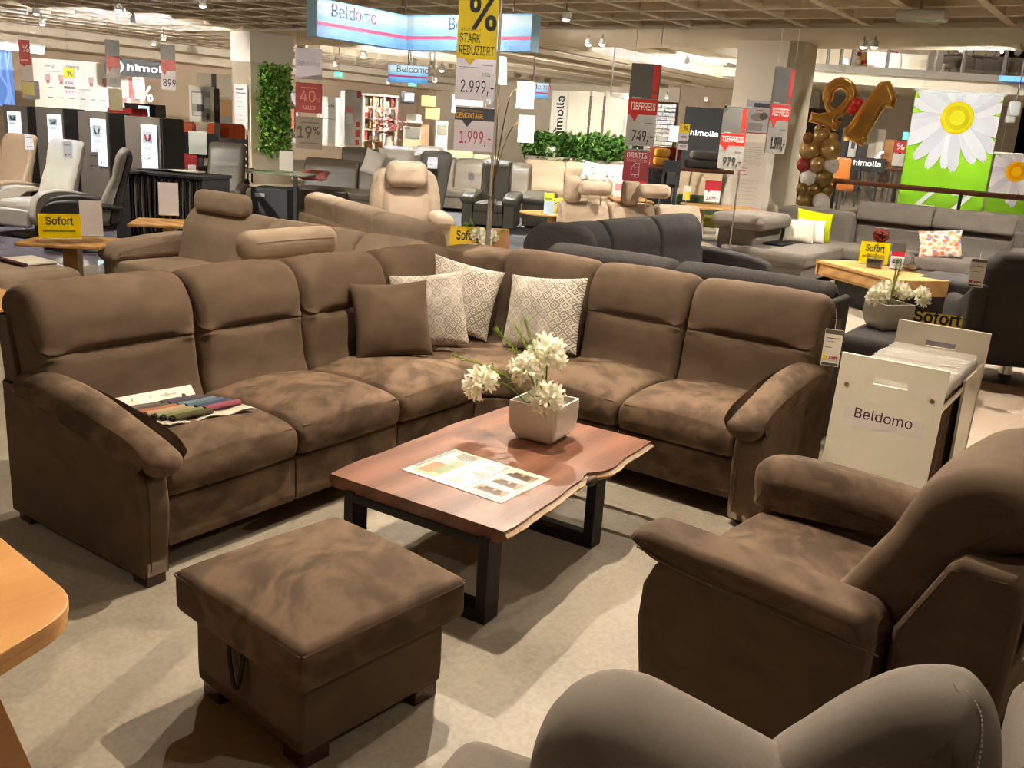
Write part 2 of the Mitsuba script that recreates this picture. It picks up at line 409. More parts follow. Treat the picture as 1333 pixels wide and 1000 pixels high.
def sheet(O, n=None, yaw=None, lean=0.0):
    """matrix of an upright board centred at O: x to the reader's right, y up, z towards the reader"""
    if yaw is not None: n = A([math.sin(yaw), -math.cos(yaw), 0])
    n = A(n, float); n[2] = 0; n /= np.linalg.norm(n)
    r = np.cross([0, 0, 1], n)
    up = A([0, 0, 1.0]) * math.cos(lean) - n * math.sin(lean)
    m = np.eye(4)
    m[:3, 0], m[:3, 1], m[:3, 2], m[:3, 3] = r, up, np.cross(r, up), O
    return m
def facing(O): return EYE - O
def board(th, w, h, t=0.006, col='#e8e4dc', prints=(), name='panel', mat='paint', lettering='lettering', emit=None, dz=0.0005):
    """in the current sheet frame: a panel with flat print on its front. prints: ('r', x0, y0, x1, y1, col) or ('t', text, x, y, height, col[, xs[, align[, bold]]]) or ('p', points, col)"""
    part(th, name, box(-w / 2, w / 2, -h / 2, h / 2, -t, 0), mat, col, False, **({'emit': emit} if emit is not None else {}))
    flat, letters, z = [], [], 0.0006
    for q in prints:
        if q[0] == 'r':
            flat.append((box(q[1], q[3], q[2], q[4], 0, z), q[5])); z += dz
        elif q[0] == 'p':
            pv = A(q[1], float)
            v, f = prism(pv, 0, z)
            flat.append(((v[:, [0, 2, 1]], f[:, ::-1]), q[2])); z += dz
        else:
            x = list(q[6:]) + [1.0, 'c', True][len(q) - 6:]
            v, f = text(q[1], q[4], bold=x[2], xs=max(x[0], 0.01), align=x[1], depth=z + 0.0012)
            if x[0] < 0:   # a width to fill
                v, f = text(q[1], q[4], bold=x[2], xs=-x[0] / max(np.ptp(text(q[1], q[4], x[2])[0][:, 0]), 1e-6), align=x[1], depth=z + 0.0012)
            letters.append(((v + [q[2], q[3], 0], f), q[5]))
    if flat: part(th, 'print', flat, 'paint', smooth=False)
    if letters: part(th, lettering, letters, 'paint', smooth=False)
def px_sheet(px, py0, py1, wpx, y, yaw=None, lean=0.0):
    """an upright sheet seen between two photo rows at distance y -> (matrix, width, height)"""
    O = (at_y(px, py0, y) + at_y(px, py1, y)) / 2
    k = ((O - EYE) @ FWD) / FPX
    n = facing(O) if yaw is None else None
    return sheet(O, n, yaw, lean), wpx * k, np.linalg.norm(at_y(px, py0, y) - at_y(px, py1, y))
# ================================================================ the hall
LOC = frame(rz=YAW)          # inside this frame coordinates are (X along the right sofa wing, Y along the left one, z)
CH = 3.4                     # underside of the waffle ceiling
fl = struct('floor', 'pale beige floor of the furniture hall')
put(fl, box(-34, 34, -9, 48, -0.1, 0.0), 'floor_vinyl')
with LOC:
    # dark carpet under the recliners, grey aisle between the sofa islands
    part(fl, 'carpet_area', rbox(-22, -9.2, 2.0, 8.1, -0.01, 0.006, 0.004, 1), 'dark_carpet', label='dark purple grey carpet area under the recliners')
    part(fl, 'aisle', rbox(-12.5, -5.4, 10.2, 15.3, -0.01, 0.004, 0.003, 1), 'aisle_carpet', label='blue grey carpeted aisle')
    part(fl, 'pink_area', rbox(-1.2, 3.5, 5.9, 9.0, -0.01, 0.003, 0.002, 1), 'paint', '#b9a795', label='pale pinkish floor strip on the right')
    ce = struct('ceiling', 'beige waffle ceiling with deep square coffers')
    part(ce, 'slab', box(-27.2, 7, -8, 14.6, CH + 0.46, CH + 0.6), 'ceiling_paint')
    part(ce, 'slab', box(-27.2, -11.2, 14.6, 32, CH + 0.46, CH + 0.6), 'ceiling_paint')
    def rib(x0, x1, y0, y1):
        part(ce, 'rib', box(x0, x1, y0, y1, CH, CH + 0.47), 'ceiling_paint')
    S = 0.927
    x0 = -2.29 - 0.0
    k = -27
    while x0 + k * S < 6.5:
        x = x0 + k * S
        rib(x - 0.055, x + 0.055, -7.5, 14.5 if x > -20.3 else 31)
        k += 1
    for j in range(0, 36):
        y = 14.5 - 0.98 - j * S + 8 * S + 9 * S
        if y < -3: break
        rib(-27.1, 6.9 if y < 14.4 else -20.3, y - 0.055, y + 0.055)
    # the drop beam along the edge of the waffle field and the flat soffit behind it
    be = struct('trim_1', 'broad flat plastered soffit closing the waffle ceiling')
    part(be, 'beam', rbox(-20.3, 9, 14.45, 17.7, CH, CH + 0.5, 0.02, 2), 'plaster')
    part(be, 'lip', rbox(-20.3, 9, 14.40, 14.47, CH - 0.03, CH + 0.05, 0.01, 1), 'plaster')
    so = struct('trim_2', 'stepped flat soffit behind the beam')
    part(so, 'soffit_panel', box(-20.3, -11.2, 17.7, 32, CH + 0.28, CH + 0.4), 'plaster')
    part(so, 'soffit_panel', box(-11.2, -8.3, 17.7, 21.5, CH + 0.28, CH + 0.4), 'plaster')
    for X in (-18.6, -16.7, -14.8, -12.9, -11.9, -10.0, -8.9):
        part(so, 'step', box(X, X + 0.7, 17.6, 32 if X < -11.5 else 21.5, CH - 0.02, CH + 0.3), 'plaster')
    # left wall
    wl = struct('wall_left', 'lime washed left wall with a pale cornice')
    part(wl, 'plaster_face', box(-27.4, -27.0, -8, 33, 0, CH + 0.6), 'limewash')
    part(wl, 'cornice', rbox(-27.0, -26.0, -8, 33, 2.95, 3.2, 0.03, 2), 'plaster')
    part(wl, 'cornice_ledge', rbox(-27.0, -25.0, -8, 33, 3.2, CH + 0.1, 0.03, 2), 'plaster')
    wb = struct('wall_back', 'beige back wall of the hall')
    part(wb, 'plaster_face', box(-27.4, -10.5, 32, 32.3, 0, CH + 0.6), 'plaster')
    part(wb, 'brown_face', box(-17.4, -9.2, 31.8, 32.0, 0, 2.9), 'paint', '#3f2f1e', label='brown painted stretch of the back wall')
    wf = struct('wall_front', 'unseen plain wall added behind the viewer to bounce light')
    part(wf, 'plaster_face', box(-27.4, 14, -8.3, -8.0, 0, CH + 0.6), 'limewash')  # unseen wall, added to send light back into the hall
    wr = struct('wall_right', 'unseen plain wall added on the right to bounce light')
    part(wr, 'plaster_face', box(7.0, 7.3, -8, 14.5, 0, CH + 0.6), 'limewash')  # closes the hall out of view, added for bounced light

# ---------------------------------------------------------------- columns
def column_at(px, y, w, d, name, label, z1):
    p = at_y(px, 200, y)
    t = struct(name, label)
    return t, loc(p)
with LOC:
    # right white column with chamfered corner, standing under the beam
    cr_ = struct('pillar_1', 'white plastered pillar under the beam')
    c = loc(at_y(998, 200, 17.3)); X, Y = c[0], c[1]
    pts = [(-0.62, -0.4), (0.30, -0.4), (0.52, -0.2), (0.52, 0.4), (-0.62, 0.4)]
    v, f = prism(pts, 0, CH, 0.0)
    put(cr_, (v[:, [0, 2, 1]] * [1, 1, 1] + [X, Y, 0], f[:, ::-1]), 'plaster', smooth=False)
    c = loc(at_y(327, 150, 22.0)) + A([-0.33, 0.6, 0])
    cl = struct('pillar_2', 'square pillar with a pale front and a taupe side')
    PX, PY = c[0], c[1]
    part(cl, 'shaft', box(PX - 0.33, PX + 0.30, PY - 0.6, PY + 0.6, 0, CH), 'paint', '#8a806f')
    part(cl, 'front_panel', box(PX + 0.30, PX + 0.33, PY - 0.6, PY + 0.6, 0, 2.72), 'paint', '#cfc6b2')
    part(cl, 'white_collar', box(PX - 0.35, PX + 0.35, PY - 0.62, PY + 0.62, 2.72, CH), 'paint', '#d8d2c8')

# ---------------------------------------------------------------- ceiling spots
def ceiling_spot(px, py, z=3.2, aim=None, n=1):
    p = at_z(px, py, z)
    t = thing('ceiling_spotlight', SPOT_LABEL, 'spotlight', 'spotlights under the waffle ceiling')
    top = CH + 0.02 if z > 3.15 else z + 0.16
    part(t, 'stem', tube([[p[0], p[1], z + 0.06], [p[0], p[1], top]], 0.012, 6), 'metal', '#8c8c8c')
    part(t, 'housing', lathe([(0.0, z + 0.09), (0.05, z + 0.085), (0.062, z + 0.06), (0.066, z - 0.015), (0.056, z - 0.016), (0.055, z + 0.01), (0.0, z + 0.01)], 14, p[0], p[1]), 'paint', '#d9d9d6')
    part(t, 'bulb', ball((p[0], p[1], z - 0.012), 0.05, (1, 1, 0.7), 1), 'paint', '#ffffff', emit=(30, 27, 23), weight=0.02)
SPOT_LABEL = 'small bright white spotlight glowing under the ceiling'
for px, py, z in [(47, 17, 3.2), (55, 31, 3.2), (154, 12, 3.2), (264, 7, 3.2), (200, 57, 3.2), (213, 50, 3.2), (347, 56, 3.2), (436, 84, 3.2), (472, 73, 3.2), (737, 24, 3.2),
                  (575, 91, 2.72), (566, 105, 2.72), (505, 108, 2.72), (766, 57, 3.24), (784, 57, 3.24), (1124, 60, 3.26), (1138, 60, 3.26), (868, 127, 2.9), (910, 136, 2.9), (919, 130, 2.9)]:
    ceiling_spot(px, py, z)
# housings of the unseen lamps that light the sofa group and the hall
for i, (p, q, w, cut, c) in enumerate(UNSEEN_LAMPS):
    t = thing('track_spotlight', 'unseen track spotlight placed to light furniture and hall', 'spotlight', 'unseen track spotlights lighting the hall')
    d = A(q) - A(p); d /= np.linalg.norm(d)
    b = A(p) - d * 0.01
    part(t, 'housing', tube([b - d * 0.16, b - d * 0.05, b - d * 0.03], [0.035, 0.05, 0.055], 12), 'paint', '#d9d9d6')
    part(t, 'stem', tube([b - d * 0.1, [b[0] - d[0] * 0.1, b[1] - d[1] * 0.1, 8.3 if p[2] > 4 else CH + 0.02 if p[2] > 3.1 else 3.7]], 0.012, 6), 'metal', '#8c8c8c')
# ================================================================ brown corner sofa
FR, SB = 0.66, 0.0
BACK = spline([(0.60, 0.40), (0.63, 0.52), (0.645, 0.66), (0.66, 0.70), (0.680, 0.714), (0.660, 0.728), (0.658, 0.78), (0.675, 0.86), (0.73, 0.945), (0.82, 0.975), (0.92, 0.945), (0.955, 0.87), (0.90, 0.80), (0.86, 0.70), (0.84, 0.50), (0.80, 0.40)], 5)
BACK_PLAIN = spline([(0.60, 0.40), (0.63, 0.55), (0.65, 0.70), (0.665, 0.82), (0.73, 0.945), (0.82, 0.975), (0.92, 0.945), (0.955, 0.87), (0.90, 0.80), (0.86, 0.70), (0.84, 0.50), (0.80, 0.40)], 5)
def wingA(m):   # (depth d, y, z): d grows away from the seat front, front plane X = -2.815
    v, f = m
    return np.stack([-2.815 - v[:, 0], v[:, 1], v[:, 2]], 1), f[:, ::-1]
def wingB(m):
    v, f = m
    return np.stack([v[:, 1], 3.89 + v[:, 0], v[:, 2]], 1), f[:, ::-1]
def wrinkle(m, amp, scale, seed):
    v, f = m
    k = meshkit.fbm(v * scale + seed, 3, seed) - 0.5
    c = v.mean(0)
    d = v - c
    return v + d / np.maximum(np.linalg.norm(d, axis=1, keepdims=True), 1e-6) * (k * amp)[:, None], f
def back_cushion(y0, y1, prof, seed, crease=True):
    v, f = prism(prof, y0, y1, 0.055, 5, 22, 0.012)
    u = (v[:, 1] - y0) / (y1 - y0) * 2 - 1
    if crease:   # the horizontal crease fades towards the cushion ends
        g = np.exp(-((v[:, 2] - 0.712) / 0.022) ** 2) * (v[:, 0] < 0.74)
        v[:, 0] -= g * 0.030 * smooth01(0.6, 0.95, np.abs(u))
        v[:, 0] += g * 0.02 * (1 - smooth01(0.4, 0.8, np.abs(u)))
    gather = np.sin(v[:, 1] * 95 + seed * 2.1 + 3 * meshkit.noise(v * 6 + seed, seed)) * 0.005
    v[:, 0] += gather * np.exp(-((v[:, 2] - 0.70) / 0.07) ** 2) * (v[:, 0] < 0.74)
    v[:, 2] += np.sin(v[:, 1] * 70 + seed) * 0.0012 * (v[:, 0] > 0.82) * (v[:, 2] > 0.8)
    return wrinkle((v, f), 0.014, 5.0, seed)
def smooth01(a, b, x):
    t = np.clip((x - a) / (b - a), 0, 1); return t * t * (3 - 2 * t)
SEAT = [(0.3, 0.298), (0.06, 0.298), (0.0, 0.302), (-0.02, 0.322), (-0.03, 0.36), (-0.026, 0.405), (0.0, 0.437), (0.06, 0.455), (0.2, 0.468), (0.4, 0.468), (0.62, 0.445), (0.655, 0.42), (0.655, 0.32), (0.6, 0.298)]
def seat_cushion(y0, y1, seed):
    v, f = prism(spline(SEAT, 4), y0 + 0.004, y1 - 0.004, 0.03, 4, 14, 0.004)
    u = (v[:, 1] - y0) / (y1 - y0) * 2 - 1
    v[:, 2] += 0.018 * (1 - u * u) * (v[:, 2] > 0.42) - 0.008 * u * u * (v[:, 2] > 0.42)
    return wrinkle((v, f), 0.008, 4.0, seed)
def seam(y0, y1, d, z):
    return tube([[d, y, z] for y in np.linspace(y0, y1, 8)], 0.0035, 5)

def rail(y0, y1):   # base panel
    return prism([(0.005, 0.10), (0.0, 0.13), (0.0, 0.285), (0.03, 0.298), (0.80, 0.298), (0.80, 0.10)], y0, y1, 0.006, 2)
PAD = spline([(0.78, 0.62), (0.6, 0.645), (0.35, 0.63), (0.1, 0.575), (-0.06, 0.535), (-0.125, 0.50), (-0.12, 0.452), (-0.08, 0.447), (-0.02, 0.49), (0.15, 0.52), (0.4, 0.545), (0.6, 0.55), (0.78, 0.54)], 4)
SIDE = [(-0.055, 0.035), (-0.075, 0.30), (-0.06, 0.43), (0.02, 0.50), (0.2, 0.55), (0.6, 0.58), (0.86, 0.60), (0.86, 0.035)]
def arm(th, y_out, y_in, put_side, tr):
    s = 1 if y_in > y_out else -1
    lo, hi = sorted((y_out, y_in))
    v, f = prism(SIDE, lo, hi, 0.022, 4, 6)
    part(th, 'arm_panel', tr(wrinkle((v, f), 0.006, 4, 3)), 'brown_suede_back')
    v, f = prism(PAD, min(y_out, y_in + s * 0.03) - 0.012, max(y_out, y_in + s * 0.03) + 0.012, 0.07, 6, 8, 0.012)
    k = part(th, 'armrest_pad', tr(wrinkle((v, f), 0.01, 6, 5)), 'brown_suede')
    part(k, 'piping', tr(cat(tube([[d, y_in + s * 0.03, z] for d, z in ((-0.10, 0.49), (0.0, 0.51), (0.2, 0.55), (0.45, 0.575))], 0.003, 5), tube([[-0.066, lo + 0.03, 0.06], [-0.078, lo + 0.03, 0.3], [-0.068, lo + 0.03, 0.42]], 0.003, 5))), 'brown_suede_back')
with LOC:
    so = thing('corner_sofa', 'large brown suede corner sofa with two wings around the coffee table', 'sofa')
    YA = [1.87, 2.52, 3.154, 3.76]
    for i in range(3):
        k = part(so, 'seat_cushion', wingA(seat_cushion(YA[i], YA[i + 1], i)), 'brown_suede')
        part(k, 'seam', wingA(seam(YA[i] + 0.03, YA[i + 1] - 0.03, -0.012, 0.432)), 'brown_suede_back')
    XB = [-1.41, -2.03, -2.66]
    for i in range(2):
        k = part(so, 'seat_cushion', wingB(seat_cushion(XB[i + 1], XB[i], i + 5)), 'brown_suede')
        part(k, 'seam', wingB(seam(XB[i + 1] + 0.03, XB[i] - 0.03, -0.012, 0.432)), 'brown_suede_back')
    # corner seat with a blunted inner corner
    cpoly = [(-3.47, 3.765), (-2.82, 3.765), (-2.79, 3.80), (-2.72, 3.87), (-2.665, 3.89), (-2.665, 4.55), (-3.47, 4.55)]
    v, f = prism(cpoly, 0.30, 0.452, 0.03, 4, 2)
    part(so, 'corner_seat', (v[:, [0, 2, 1]], f[:, ::-1]), 'brown_suede')
    BA = [1.80, 2.535, 3.165, 3.79]
    for i in range(3):
        part(so, 'back_cushion', wingA(back_cushion(BA[i] + 0.002, BA[i + 1] - 0.002, BACK, i)), 'brown_suede_back')
    part(so, 'back_cushion', wingA(back_cushion(3.795, 4.40, BACK_PLAIN, 7, False)), 'brown_suede_back')
    BB = [-1.32, -2.035, -2.665]
    for i in range(2):
        part(so, 'back_cushion', wingB(back_cushion(BB[i + 1] + 0.002, BB[i] - 0.002, BACK, i + 11)), 'brown_suede_back')
    part(so, 'back_cushion', wingB(back_cushion(-3.30, -2.67, BACK_PLAIN, 15, False)), 'brown_suede_back')
    cb = spline([(-3.44, 4.36), (-3.36, 4.50), (-3.27, 4.56), (-3.30, 4.80), (-3.66, 4.86), (-3.74, 4.80), (-3.70, 4.42)], 5)
    v, f = prism(cb, 0.35, 0.952, 0.06, 5, 6)
    part(so, 'corner_back', (v[:, [0, 2, 1]], f[:, ::-1]), 'brown_suede_back')
    for a, b in ((1.87, 2.515), (2.52, 3.15), (3.155, 3.75)):
        part(so, 'base_panel', wingA(rail(a, b)), 'brown_suede')
    v, f = prism([(-3.6, 3.755), (-2.815, 3.755), (-2.69, 3.885), (-2.665, 3.89), (-2.665, 4.7), (-3.6, 4.7)], 0.10, 0.298, 0.005, 2)
    part(so, 'base_panel', (v[:, [0, 2, 1]], f[:, ::-1]), 'brown_suede')
    for a, b in ((-2.655, -2.035), (-2.03, -1.41)):
        part(so, 'base_panel', wingB(rail(a, b)), 'brown_suede')
    part(so, 'back_shell', wingA(wrinkle(prism([(0.79, 0.06), (0.80, 0.6), (0.85, 0.85), (0.90, 0.86), (0.87, 0.55), (0.855, 0.06)], 1.765, 4.68, 0.02, 3, 8), 0.004, 3, 1)), 'brown_suede_back')
    part(so, 'back_shell', wingB(prism([(0.79, 0.06), (0.80, 0.6), (0.85, 0.85), (0.90, 0.86), (0.87, 0.55), (0.855, 0.06)], -3.68, -1.27, 0.02, 3, 8)), 'brown_suede_back')
    arm(so, 1.745, 1.865, None, wingA)
    arm(so, -1.27, -1.405, None, wingB)
    for X, Y in ((-2.80, 1.80), (-3.60, 1.80), (-3.6, 4.75), (-1.33, 3.92), (-1.33, 4.68), (-2.9, 3.1), (-2.2, 3.95)):
        part(so, 'foot', rbox(X - 0.045, X + 0.045, Y - 0.04, Y + 0.04, 0, 0.10 if Y in (3.1, 3.95) else 0.04, 0.006, 1), 'gloss', '#2a1710', label='dark wooden foot')
    # price tag hanging from the right end of the back
    O = W0 = at_Y(1083, 453, 4.62)
TAGM = sheet(at_y(1083, 453, (at_Y(1083, 453, 4.55))[1]), facing(O))
# ================================================================ things on and around the sofa
t = thing('price_tag', 'white price tag in a clear sleeve hanging on the right end of the brown sofa', 'price tag')
with frame(m=TAGM):
    board(t, 0.085, 0.185, 0.003, '#d9d0c0', [('r', -0.04, 0.068, 0.04, 0.09, '#5a544c'), ('r', -0.03, 0.045, 0.03, 0.05, '#6a6a6a'), ('r', -0.032, 0.03, 0.01, 0.033, '#8a8a8a'), ('r', -0.032, 0.0, 0.0, 0.004, '#8a8a8a'),
        ('r', -0.036, -0.06, -0.018, -0.04, '#d8c020'), ('t', '2.999', 0.012, -0.055, 0.014, '#a03030', 0.8), ('r', -0.038, -0.088, 0.038, -0.076, '#4a4a4a')], 'card')
    part(t, 'string', tube([[0, 0.09, 0], [0.0, 0.13, -0.01], [-0.01, 0.19, -0.03]], 0.0012, 5), 'paint', '#d8d8d8')

def cushion(name, label, P, w, h, tk, yaw, lean, roll, mat, col=None, seed=1, group=None, droop=0.0):
    (v, f), uv = pillow(w, h, tk, seed, droop=droop)
    m = trimesh.transformations.translation_matrix(P) @ rot([0, 0, 1], yaw) @ rot([1, 0, 0], -lean) @ rot([0, 1, 0], roll)
    with frame(m=m):
        return single(name, (v, f), mat, col, label, 'cushion', group, smooth=True, uv=uv)
with LOC:
    cushion('throw_cushion', 'brown suede cushion leaning on the left wing of the sofa', (-3.28, 3.60, 0.665), 0.42, 0.41, 0.17, math.pi / 2 - 0.62, 0.30, -0.06, 'brown_suede_back', seed=2)
    cushion('throw_cushion', 'pale diamond weave cushion right beside the brown one', (-3.30, 3.93, 0.675), 0.42, 0.42, 0.17, math.pi / 2 - 0.75, 0.28, -0.10, 'maze_weave', seed=3)
    cushion('throw_cushion', 'pale diamond weave cushion at the very back of the sofa corner', (-3.36, 4.28, 0.70), 0.44, 0.43, 0.17, 0.70, 0.30, 0.22, 'maze_weave', seed=4)
    cushion('throw_cushion', 'pale diamond weave cushion slumped against the right wing of the sofa', (-2.84, 4.40, 0.675), 0.50, 0.44, 0.17, 0.02, 0.32, -0.10, 'maze_weave', seed=5)

# fabric sample card lying on the left seat
SW = thing('sample_card', 'white hanger card with rows of fabric swatches lying on the left sofa seat', 'fabric samples')
Pz = 0.487
c0, c1, c2 = at_z(128, 527, 0.53), at_z(250, 505, 0.53), at_z(330, 553, Pz)
axu = (c1 - c0); L_ = np.linalg.norm(axu[:2]); ang = math.atan2(axu[1], axu[0])
with frame(c0[0], c0[1], Pz, ang):
    pts = [(0, 0.055), (L_, 0.055), (L_, 0.0), (L_ - 0.035, -0.005), (L_ - 0.045, 0.02), (L_ - 0.06, 0.02), (L_ - 0.065, -0.015), (0.085, -0.015), (0.075, 0.02), (0.06, 0.022), (0.05, 0.0), (0, 0.0)]
    with frame(m=rot([1, 0, 0], 0.75)):
        v, f = prism(pts, 0, 0.004)
        part(SW, 'hanger', (v[:, [0, 2, 1]] + [0, -0.01, 0.03], f[:, ::-1]), 'paint', '#e4dccb', smooth=False)
        part(SW, 'lettering', [((text('Beldomo', 0.012, False)[0] + [L_ * 0.72, 0.012, 0.033], text('Beldomo', 0.012, False)[1]), '#6a6258')] + [(box(x, x + 0.008, 0.015, 0.027, 0.033, 0.0352), '#b0a898') for x in (0.13, 0.21, 0.28)], 'paint', smooth=False)
    V = []
    nx, ny = 14, 10
    for j in range(ny + 1):
        for i in range(nx + 1):
            x, y = i / nx * (L_ - 0.02) + 0.02 + 0.12 * (j / ny), -0.01 - 0.29 * j / ny
            V.append([x, y, 0.006 + 0.006 * math.sin(i * 1.1 + j * 0.7)])
    idx = np.arange(len(V)).reshape(ny + 1, nx + 1)
    q = np.stack([idx[:-1, :-1], idx[:-1, 1:], idx[1:, 1:], idx[1:, :-1]], -1).reshape(-1, 4)
    top = np.vstack([q[:, [0, 2, 1]], q[:, [0, 3, 2]]])
    V = A(V)
    V2 = V - [0, 0, 0.004]
    part(SW, 'backing_cloth', (np.vstack([V, V2]), np.vstack([top, top[:, ::-1] + len(V)])), 'cloth', '#b9b1a0', smooth=True)
    rows = [['#5f5850', '#4b454c'], ['#504842', '#413d47'], ['#8a5a40', '#5c6a70'], ['#998066', '#485664'], ['#827b60', '#3a4050'], ['#6a6a46', '#804650'], ['#4a4732', None]]
    for r, row in enumerate(rows):
        for c, col in enumerate(row):
            if col is None: continue
            x = 0.06 + c * 0.175 + r * 0.019; y = -0.055 - r * 0.034
            w_ = 0.165
            v, f = tube([[x + w_ * s, y + 0.004 * math.sin(s * 5 + r), 0.017 + 0.002 * r * 0.2] for s in np.linspace(0, 1, 7)], [0.019] * 7, 10)
            v = v * [1, 1, 0.62] + [0, 0, 0.008]
            part(SW, 'swatch', v if False else (v, f), 'cloth', col)
            part(SW, 'swatch_edge', rbox(x - 0.012, x + 0.004, y - 0.016, y + 0.016, 0.004, 0.024, 0.004, 1), 'paint', '#15110f')

# ================================================================ coffee table
TA = -0.5586
with frame(0, 0, 0, TA):
    ca, sa = math.cos(-TA), math.sin(-TA)
    def tl(p): return A([p[0] * ca - p[1] * sa, p[0] * sa + p[1] * ca])
    q = [tl(at_z(*p, 0.37)) for p in [(434.9, 615.7), (647.7, 694.3), (849, 574.5), (664, 530)]]
    x0, x1 = (q[0][0] + q[3][0]) / 2, (q[1][0] + q[2][0]) / 2
    y0, y1 = (q[0][1] + q[1][1]) / 2, (q[2][1] + q[3][1]) / 2
    ct = thing('coffee_table', 'low live edge wooden coffee table on black frame legs in front of the brown sofa', 'table')
    rng = np.random.default_rng(4)
    n = 44
    ys = np.linspace(y0, y1, n)
    wob = lambda s: A([0.014 * math.sin(3.1 * t * 2 + s) + 0.009 * math.sin(9.3 * t + 2 * s) + 0.004 * math.sin(23 * t + s) for t in np.linspace(0, 1, n)])
    right = x1 + wob(0.6) - 0.03 * np.exp(-((ys - (y0 + 0.55 * (y1 - y0))) / 0.045) ** 2) + 0.025 * np.exp(-((ys - (y0 + 0.68 * (y1 - y0))) / 0.1) ** 2)
    left = x0 + wob(2.0) - 0.02
    secs = []
    top_z, bot_z = 0.372, 0.322
    prof = [(0.0, 1.0, 0), (-0.008, 0.93, 0), (0.012, 0.6, 1), (0.004, 0.3, 1), (-0.022, 0.0, 1)]
    V, F = [], []
    for k, y in enumerate(ys):
        ring = []
        bark = 0.0022 * math.sin(k * 1.9)
        for o, h, e in prof: ring.append([right[k] + o * 1.3 + bark * e, y, bot_z + (top_z - bot_z) * h])
        for o, h, e in prof[::-1]: ring.append([left[k] - o + bark * e, y, bot_z + (top_z - bot_z) * h])
        V += ring
    V = A(V); m = len(prof) * 2
    for k in range(n - 1):
        for i in range(m):
            j = (i + 1) % m
            a, b, c, d = k * m + i, k * m + j, (k + 1) * m + j, (k + 1) * m + i
            F += [[a, c, b], [a, d, c]]
    for i in range(1, m - 1): F += [[0, i, i + 1], [(n - 1) * m, (n - 1) * m + i + 1, (n - 1) * m + i]]
    F = A(F)
    cen = V[F].mean(1)
    edge = (np.abs(cen[:, 0] - (x0 + x1) / 2) > (x1 - x0) / 2 - 0.05) & (np.abs(np.cross(V[F][:, 1] - V[F][:, 0], V[F][:, 2] - V[F][:, 0])[:, 0]) > 1e-6) & (cen[:, 2] < top_z - 0.004)
    part(ct, 'top', (V, F[~edge]), 'acacia', smooth=30)
    part(ct, 'live_edge', (V, F[edge]), 'live_edge', smooth=50, label='pale bark edge of the table top')
    # the knot hollow in the right edge
    kx, ky = x1 - 0.012, y0 + 0.55 * (y1 - y0)
    part(ct, 'knot', ball((kx + 0.004, ky, 0.345), 0.026, (0.6, 1.5, 0.8), 2), 'paint', '#3a2415')
    for yy in (tl(at_z(630.2, 814.7, 0))[1], tl(at_z(766.5, 714.7, 0))[1]):
        lx0, lx1 = x0 + 0.07, tl(at_z(630.2, 814.7, 0))[0]
        ya, yb = yy, yy + 0.085
        part(ct, 'leg', rbox(lx1 - 0.045, lx1, ya, yb, 0.0, 0.33, 0.003, 1), 'paint', '#151313')
        part(ct, 'leg', rbox(lx0, lx0 + 0.045, ya, yb, 0.0, 0.33, 0.003, 1), 'paint', '#151313')
        part(ct, 'foot_rail', rbox(lx0 + 0.045, lx1 - 0.045, ya, yb, 0.0, 0.045, 0.003, 1), 'paint', '#151313')
        part(ct, 'top_rail', rbox(lx0 + 0.045, lx1 - 0.045, ya, yb, 0.29, 0.323, 0.003, 1), 'paint', '#151313')

# leaflet on the table
a, b, d = at_z(526, 612, 0.3745), at_z(590, 584, 0.3745), at_z(655, 656, 0.3745)
e1, e2 = b - a, d - a
lw, lh = np.linalg.norm(e2), np.linalg.norm(e1)
m = np.eye(4)
m[:3, 0] = e2 / lw; n3 = A([0, 0, 1.0]); m[:3, 1] = np.cross(n3, m[:3, 0]); m[:3, 2] = n3
m[:3, 3] = (a + b + d + (b + d - a)) / 4
lf = thing('leaflet', 'white printed leaflet with sofa pictures lying on the coffee table', 'leaflet')
with frame(m=m):
    W_, H_ = lw, lh
    pr = [('r', -W_ * .49, -H_ * .3, -W_ * .46, H_ * .45, '#7c8a86'), ('r', -W_ * .45, -H_ * .42, -W_ * .20, H_ * .18, '#c4a184'), ('r', -W_ * .42, -H_ * .36, -W_ * .30, H_ * .05, '#b07a5c'), ('r', -W_ * .30, -H_ * .30, -W_ * .22, H_ * .0, '#7a8a60'),
          ('r', -W_ * .44, -H_ * .0, -W_ * .30, H_ * .15, '#e0c8a8')]
    for k in range(5): pr.append(('r', -W_ * .38 + 0.0, H_ * (.24 + .045 * k), -W_ * .20, H_ * (.255 + .045 * k), '#9a9488'))
    pr += [('r', -W_ * .10, -H_ * .38, W_ * .02, -H_ * .26, '#a8a296'), ('r', -W_ * .10, -H_ * .26, -W_ * .06, -H_ * .10, '#a8a296'), ('r', -W_ * .05, H_ * .0, W_ * .08, H_ * .10, '#a8a296'), ('r', W_ * .04, -H_ * .12, W_ * .08, H_ * .0, '#a8a296'),
           ('r', -W_ * .04, H_ * .22, W_ * .0, H_ * .34, '#b2ac9f'), ('r', W_ * .03, H_ * .22, W_ * .07, H_ * .34, '#b2ac9f'), ('r', W_ * .11, -H_ * .46, W_ * .115, H_ * .44, '#9a9488'), ('r', W_ * .13, -H_ * .45, W_ * .47, H_ * .43, '#cfc4b0')]
    for k in range(3):
        cy = H_ * (-.28 + .29 * k)
        pr += [('r', W_ * .16 + .015 * k, cy - H_ * .10, W_ * .44, cy + H_ * .08, '#8a7660'), ('r', W_ * .19, cy - H_ * .08, W_ * .40, cy + H_ * .0, '#55443a'), ('r', W_ * .22, cy, W_ * .30, cy + H_ * .05, '#4a3628'), ('r', W_ * .33, cy, W_ * .38, cy + H_ * .05, '#4a3628')]
    board(lf, lw, lh, 0.0015, '#d6cfc2', pr, 'sheet', dz=0.0001)

